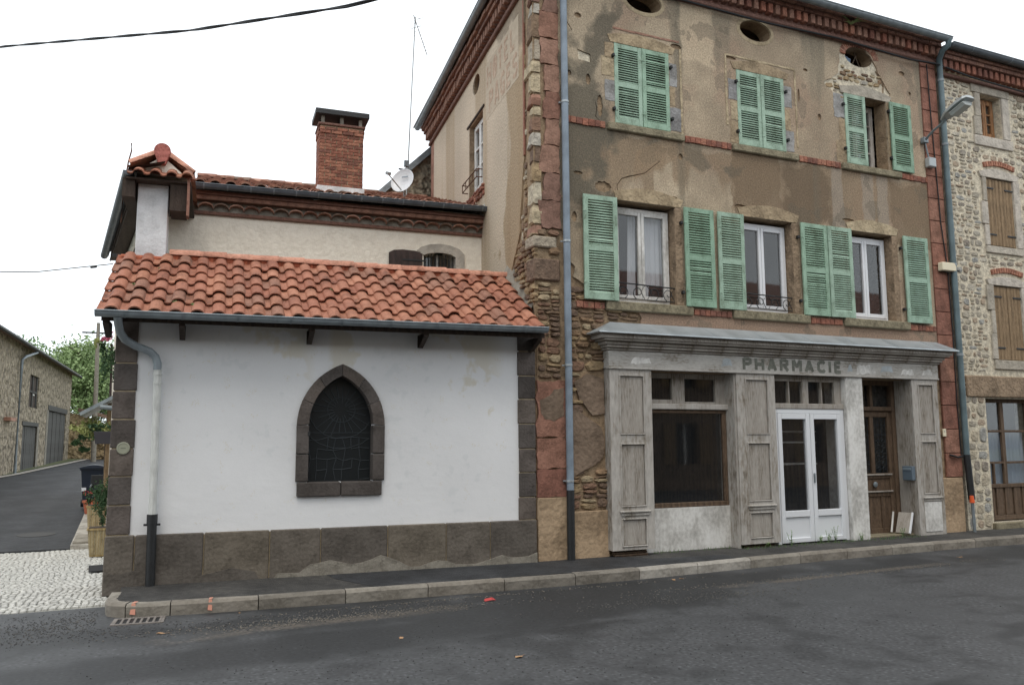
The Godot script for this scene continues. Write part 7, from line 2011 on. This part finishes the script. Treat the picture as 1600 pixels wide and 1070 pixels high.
func build_house_side() -> void:
	# a small slate awning and its climbing plants on the flank of the cream house
	var A := thing("awning", "small grey slate awning over the door on the side street", "awning", Vector3(-0.6, 2.4, -8.2))
	var mb := MB.new()
	mb.extrude(PackedVector2Array([Vector2(-0.72, -0.02), Vector2(0.35, 0.62), Vector2(0.35, 0.70), Vector2(-0.75, 0.04)]), -1.1, 0.6)
	part(A, "roof", mb, M.zinc_dark)
	part(A, "gutter", bar(Vector3(-0.36, 0.16, 0.66), Vector3(0.3, 0.1, 0.66), 0.05, 8), M.zinc)
	part(A, "fascia", bx(Vector3(-0.1, 0.2, 0.6), Vector3(0.5, 0.42, 0.64)), M.zinc)
	part(A, "post", bx(Vector3(-0.24, -2.35, 0.2), Vector3(-0.16, 0.25, 0.28)), M.pale_wood)
	var V := thing("climbing_plant", "yellow green climber under the awning", "climbing plant", Vector3(-1.02, 1.4, -8.3))
	part(V, "leaves", leaves(Vector3(-0.1, 0.66, 0.3), Vector3(0.42, 0.3, 0.5), 700, 0.045), M.leaf_yellow)
	part(V, "dark_leaves", leaves(Vector3(-0.1, 0.5, 0.2), Vector3(0.4, 0.3, 0.5), 500, 0.05), M.leaf_dark)
	part(V, "stems", bar(Vector3(0.2, -1.4, 0), Vector3(0.15, 0.8, 0), 0.02, 5), M.bark)
	V = thing("climbing_plant", "dark leafy climber with red tips high on the house flank", "climbing plant", Vector3(-0.9, 3.0, -8.6))
	part(V, "leaves", leaves(Vector3(0.0, 0.55, 0), Vector3(0.22, 0.75, 0.4), 420, 0.05), M.leaf_dark)
	part(V, "red_tips", leaves(Vector3(-0.02, 1.15, 0), Vector3(0.18, 0.16, 0.3), 120, 0.04), M.flower_pink)
	part(V, "yellow_tips", leaves(Vector3(-0.24, 1.05, 0), Vector3(0.12, 0.16, 0.2), 70, 0.04), M.leaf_yellow)
	part(V, "stem", bar(Vector3(0.1, -1.0, 0), Vector3(0.05, 1.0, 0), 0.025, 5), M.brown_paint)
	var W := thing("window_box", "dark hanging flower box below the awning", "flower box", Vector3(-0.82, 1.8, -6.5))
	mb = MB.new(); mb.extrude(PackedVector2Array([Vector2(-0.12, 0.0), Vector2(0.2, 0.0), Vector2(0.24, 0.24), Vector2(-0.16, 0.24)]), -0.35, 0.35, 0.01)
	part(W, "trough", mb, mat(c8(46, 44, 50), 0.6))
	part(W, "plant", leaves(Vector3(-0.05, 0.34, 0), Vector3(0.26, 0.16, 0.35), 320, 0.035), M.leaf_dark)
	part(W, "hanger", bar(Vector3(0.2, 0.1, 0), Vector3(0.7, 0.1, 0), 0.012, 5), M.iron)
	# planters, bin, pots, mat
	for q in [[-0.71, -4.05, 0.46, "ribbed cream planter holding a small conifer by the annex corner"], [-0.93, -7.3, 0.48, "second ribbed cream planter farther up the side street"]]:
		var P := thing("planter", q[3], "planter", Vector3(q[0], street_y(q[1]) + (0.0 if q[1] > -5 else 0.05), q[1]), 0.0, "cream planters along the side street")
		var h: float = q[2]
		mb = MB.new()
		for face in 4:
			for k in 7:
				var b0 := Vector3(-0.115 + k * 0.034, 0.03, 0.118); var b1 := b0 + Vector3(0.024, 0, 0)
				var t0 := Vector3((-0.115 + k * 0.034) * 1.3, h - 0.03, 0.152); var t1 := t0 + Vector3(0.032, 0, 0)
				var bas := Basis(Vector3.UP, face * PI / 2)
				mb.quad(bas * b0, bas * b1, bas * t1, bas * t0)
		part(P, "ribs", mb, M.planter)
		mb = MB.new()
		for face in 4:
			var bas := Basis(Vector3.UP, face * PI / 2)
			mb.quad(bas * Vector3(-0.11, 0, 0.11), bas * Vector3(0.11, 0, 0.11), bas * Vector3(0.15, h, 0.15), bas * Vector3(-0.15, h, 0.15))
		mb.box(Vector3(-0.165, h - 0.03, -0.165), Vector3(0.165, h, 0.165))
		part(P, "body", mb, tints(M.planter, [c8(186, 162, 112)])[0])
		part(P, "soil", bx(Vector3(-0.14, h, -0.14), Vector3(0.14, h + 0.01, 0.14)), M.timber)
	var K := thing("conifer", "small dark green conifer growing in the cream planter", "conifer", Vector3(-0.70, street_y(-4.05) + 0.5, -4.1))
	part(K, "foliage", leaves(Vector3(0.02, 0.4, 0), Vector3(0.14, 0.42, 0.14), 1600, 0.02), M.leaf_dark)
	part(K, "stem", bar(Vector3(0.02, 0, 0), Vector3(0.02, 0.6, 0), 0.015, 5), M.bark)
	K = thing("flower_bush", "leafy bush with red flowers behind the planters", "bush", Vector3(-1.0, 0.15, -9.4))
	part(K, "foliage", leaves(Vector3(0.0, 0.42, 0), Vector3(0.2, 0.3, 0.35), 420, 0.04), M.leaf_dark)
	part(K, "flowers", leaves(Vector3(-0.1, 0.5, 0.2), Vector3(0.16, 0.1, 0.12), 14, 0.022), M.flower_red)
	for q in [[-1.2, -10.2, 0.15, "terracotta pot of red flowers in front of the wheelie bin"], [-1.02, -10.0, 0.13, "smaller terracotta pot beside the pot of red flowers"]]:
		var P := thing("flower_pot", q[3], "flower pot", Vector3(q[0], street_y(q[1]) + 0.05, q[1]), 0.0, "terracotta pots by the bin")
		mb = MB.new(); mb.lathe([Vector2(q[2] * 0.65, 0), Vector2(q[2] * 0.95, q[2] * 1.7), Vector2(q[2] * 1.08, q[2] * 1.7), Vector2(q[2] * 1.08, q[2] * 2.05), Vector2(q[2] * 0.9, q[2] * 2.05), Vector2(0.001, q[2] * 1.9)], 14)
		part(P, "pot", mb, M.terracotta)
		part(P, "plant", leaves(Vector3(0, q[2] * 2.9, 0), Vector3(0.16, 0.14, 0.16), 160, 0.03), M.leaf_dark)
		part(P, "flowers", leaves(Vector3(-0.04, q[2] * 3.3, 0.06), Vector3(0.12, 0.07, 0.12), 16, 0.024), M.flower_red)
	var C := thing("garden_chair", "low grey metal chair between the bin and the pots", "chair", Vector3(-1.0, street_y(-10.6) + 0.05, -10.6))
	for q in [[-0.22, -0.2], [0.22, -0.2], [-0.22, 0.2], [0.22, 0.2]]: part(C, "leg", bar(Vector3(q[0], 0, q[1]), Vector3(q[0], 0.62 if q[1] < 0 else 0.6, q[1]), 0.016, 6), M.iron)
	part(C, "seat", bx(Vector3(-0.24, 0.4, -0.22), Vector3(0.24, 0.43, 0.22), 0.01), M.iron)
	for s in [-0.22, 0.22]: part(C, "arm", bar(Vector3(s, 0.62, -0.22), Vector3(s, 0.6, 0.24), 0.02, 6), M.zinc)
	part(C, "backrest", bx(Vector3(-0.24, 0.55, -0.24), Vector3(0.24, 0.85, -0.21), 0.01), M.iron)
	var N := thing("wheelie_bin", "dark navy wheelie bin on the narrow side pavement", "wheelie bin", Vector3(-1.22, street_y(-11.6) + 0.05, -11.6))
	mb = MB.new()
	var bsec := [[0.0, 0.2, 0.24], [0.95, 0.27, 0.33]]
	for face in 4:
		var bas := Basis(Vector3.UP, face * PI / 2)
		var wa: float = 0.2 if face % 2 == 0 else 0.24; var da: float = 0.24 if face % 2 == 0 else 0.2
		var wb: float = 0.27 if face % 2 == 0 else 0.33; var db: float = 0.33 if face % 2 == 0 else 0.27
		mb.quad(bas * Vector3(-wa, 0.06, da), bas * Vector3(wa, 0.06, da), bas * Vector3(wb, 0.95, db), bas * Vector3(-wb, 0.95, db))
	mb.quad(Vector3(-0.2, 0.06, -0.24), Vector3(0.2, 0.06, -0.24), Vector3(0.2, 0.06, 0.24), Vector3(-0.2, 0.06, 0.24))
	mb.cbox(Vector3(-0.3, 0.92, -0.36), Vector3(0.3, 0.97, 0.36), 0.01)
	part(N, "body", mb, M.bin)
	mb = MB.new()
	for k in 6:
		var x0 := -0.32 + k * 0.64 / 6; var x1 := x0 + 0.64 / 6
		var y0 := 0.98 + 0.07 * sin(PI * k / 6.0); var y1 := 0.98 + 0.07 * sin(PI * (k + 1) / 6.0)
		mb.quad(Vector3(x0, y0, 0.4), Vector3(x1, y1, 0.4), Vector3(x1, y1, -0.4), Vector3(x0, y0, -0.4)); mb.quad(Vector3(x0, 0.97, 0.4), Vector3(x1, 0.97, 0.4), Vector3(x1, y1, 0.4), Vector3(x0, y0, 0.4))
	part(N, "lid", mb, M.bin)
	part(N, "handle", bar(Vector3(-0.3, 0.96, -0.44), Vector3(0.3, 0.96, -0.44), 0.02, 8), M.bin)
	for s in [-0.24, 0.24]: part(N, "wheel", bar(Vector3(s - 0.03, 0.1, -0.22), Vector3(s + 0.03, 0.1, -0.22), 0.1, 14), M.black)
	part(N, "sticker", bx(Vector3(-0.24, 0.42, 0.29), Vector3(-0.14, 0.5, 0.296)), M.white_pvc)
	var D := part(self, "doormat", bx(Vector3(-0.14, 0, -0.33), Vector3(0.16, 0.012, 0.33), 0.004), mat(c8(30, 30, 32), 1.0), Vector3(-0.60, -0.035, -2.45), Vector3(0, 0.06, 0))
	tag(D, "black doormat on the cobbles beside the annex", "doormat")
	var T := part(self, "concrete_slab", bx(Vector3(-0.2, 0, -0.5), Vector3(0.2, 0.06, 0.5), 0.01), M.cement, Vector3(-0.98, street_y(-5.9) + 0.03, -5.9), Vector3(0.03, 0, 0))
	tag(T, "pale concrete ramp slab at the start of the side pavement", "slab")

func build_overhead() -> void:
	# thick twisted supply cable crossing the upper left of the view, thin wire to the annex
	var c := thing("overhead_cable", "thick black overhead cable crossing the sky above the annex", "cable", Vector3(0, 7.5, 0))
	var mb := MB.new(); var mb2 := MB.new()
	var a := Vector3(-9.0, 4.4, -14.0); var pts := []; var pts2 := []
	var A := Vector3(-4.6, 1.9, -7.4); var Bp := Vector3(-2.514, 1.063, -4.141); var Cc := Vector3(0.296, -0.18, 0.239); var Dd := Vector3(1.775, -0.928, 2.995); var E := Vector3(3.2, -1.45, 5.6); var F := Vector3(9.0, -2.0, 13.1)
	var cv := Curve3D.new()
	for p in [a, A, Bp, Cc, Dd, E, F]: cv.add_point(p)
	var L := cv.get_baked_length()
	for k in 121:
		var f := cv.sample_baked(L * k / 120.0, false)
		var t := k * 0.9
		pts.append(f + Vector3(cos(t) * 0.01, sin(t) * 0.01, 0)); pts2.append(f - Vector3(cos(t) * 0.01, sin(t) * 0.01, 0))
	mb.tube(pts, 0.012, 6); mb2.tube(pts2, 0.012, 6)
	part(c, "strand", mb, M.cable); part(c, "strand", mb2, M.cable)
	c = thing("telephone_wire", "thin wire running to the upper corner of the annex roof", "wire", Vector3(-0.6, 4.45, -1.75))
	mb = MB.new(); mb.tube([Vector3(0, 0, 0), Vector3(-1.0, -0.12, -0.4), Vector3(-3.5, -0.15, -1.4), Vector3(-8, 0.1, -3.2), Vector3(-14, 0.7, -5.6)], 0.008, 5)
	part(c, "wire", mb, M.cable)
	part(c, "insulator", bar(Vector3(-0.3, -0.05, -0.12), Vector3(-0.22, -0.04, -0.09), 0.02, 6), M.iron)

# houses across the street, behind the viewer: the shop windows mirror them and they screen the low sky
func build_opposite() -> void:
	for q in [[-16.0, 6.0, 16.0, 8.2, "low plain house across the street from the annex"], [6.5, 34.0, 15.2, 7.6, "tall plain house across the street from the shop"]]:
		var H := thing("opposite_house", q[4], "building", Vector3((q[0] + q[1]) * 0.5, -0.15, q[2]), PI, "houses across the street")
		var w: float = (q[1] - q[0]) * 0.5
		var holes := []
		var y := 1.0
		var spots := []
		while y + 1.8 < q[3]:
			var x := -w + 1.6
			while x + 1.2 < w - 0.8:
				holes.append(rect(x, y, x + 1.1, y + 1.6)); spots.append([x, y])
				x += 3.1
			y += 3.0
		var mb := MB.new()
		mb.plate(rect(-w, -0.2, w, q[3]), holes, -0.4, 0.0)
		mb.box(Vector3(-w, -0.2, -7.0), Vector3(w, q[3], -6.8)); mb.box(Vector3(-w, -0.2, -6.8), Vector3(-w + 0.2, q[3], -0.4)); mb.box(Vector3(w - 0.2, -0.2, -6.8), Vector3(w, q[3], -0.4))
		part(H, "wall", mb, M.far_rubble if q[0] < 0 else M.patch_render)
		mb = MB.new()
		mb.quad(Vector3(-w - 0.3, q[3] - 0.1, 0.5), Vector3(w + 0.3, q[3] - 0.1, 0.5), Vector3(w + 0.3, q[3] + 1.8, -3.5), Vector3(-w - 0.3, q[3] + 1.8, -3.5)); mb.quad(Vector3(w + 0.3, q[3] - 0.1, -7.3), Vector3(-w - 0.3, q[3] - 0.1, -7.3), Vector3(-w - 0.3, q[3] + 1.8, -3.5), Vector3(w + 0.3, q[3] + 1.8, -3.5))
		part(H, "roof", mb, M.old_tiles[0])
		for s in spots:
			var wi := group_part(H, "window", Vector3(s[0], s[1], 0))
			part(wi, "pane", bx(Vector3(0, 0, -0.25), Vector3(1.1, 1.6, -0.22)), M.lead_glass)
			part(wi, "frame", bx(Vector3(0.5, 0, -0.22), Vector3(0.6, 1.6, -0.16)), M.white_worn)
			for sx in [-0.58, 1.12]: part(wi, "shutter", bx(Vector3(sx, 0, 0.02), Vector3(sx + 0.56, 1.6, 0.06)), M.pale_wood)

func _ready() -> void:
	rng.seed = 20240611
	# camera
	var cam := Camera3D.new()
	cam.name = "camera"
	add_child(cam)
	cam.position = Vector3(0, 1.83, 11.5)
	cam.rotation = Vector3(0.118821, -0.415499, -0.005249)
	cam.fov = rad_to_deg(2.0 * atan(535.0 / 1280.0))
	cam.near = 0.1; cam.far = 900.0
	cam.current = true
	# overcast sky
	var env := Environment.new()
	env.background_mode = Environment.BG_SKY
	var sky := Sky.new()
	var sm := ProceduralSkyMaterial.new()
	sm.sky_top_color = Color(0.93, 0.95, 0.97); sm.sky_horizon_color = Color(0.93, 0.965, 0.985); sm.sky_curve = 0.2
	sm.ground_bottom_color = Color(0.16, 0.16, 0.155); sm.ground_horizon_color = Color(0.3, 0.3, 0.3); sm.sun_angle_max = 1.0
	sky.sky_material = sm
	env.sky = sky
	env.background_energy_multiplier = 1.2
	env.tonemap_mode = Environment.TONE_MAPPER_LINEAR
	env.tonemap_exposure = 1.42
	env.sdfgi_enabled = true; env.ssao_enabled = true; env.ssil_enabled = true
	var we := WorldEnvironment.new()
	we.name = "environment"; we.environment = env
	add_child(we)
	var sun := DirectionalLight3D.new()
	sun.name = "sun"
	add_child(sun)
	sun.light_energy = 0.35; sun.light_color = Color(1.0, 0.98, 0.95)
	sun.light_angular_distance = 30.0
	sun.shadow_enabled = true
	sun.rotation = Vector3(deg_to_rad(-62), deg_to_rad(-28), 0)
	make_materials()
	build_ground()
	build_shop_building()
	build_annex()
	build_rear_house()
	build_right_house()
	build_shopfront()
	build_side_street()
	build_overhead()
	build_opposite()
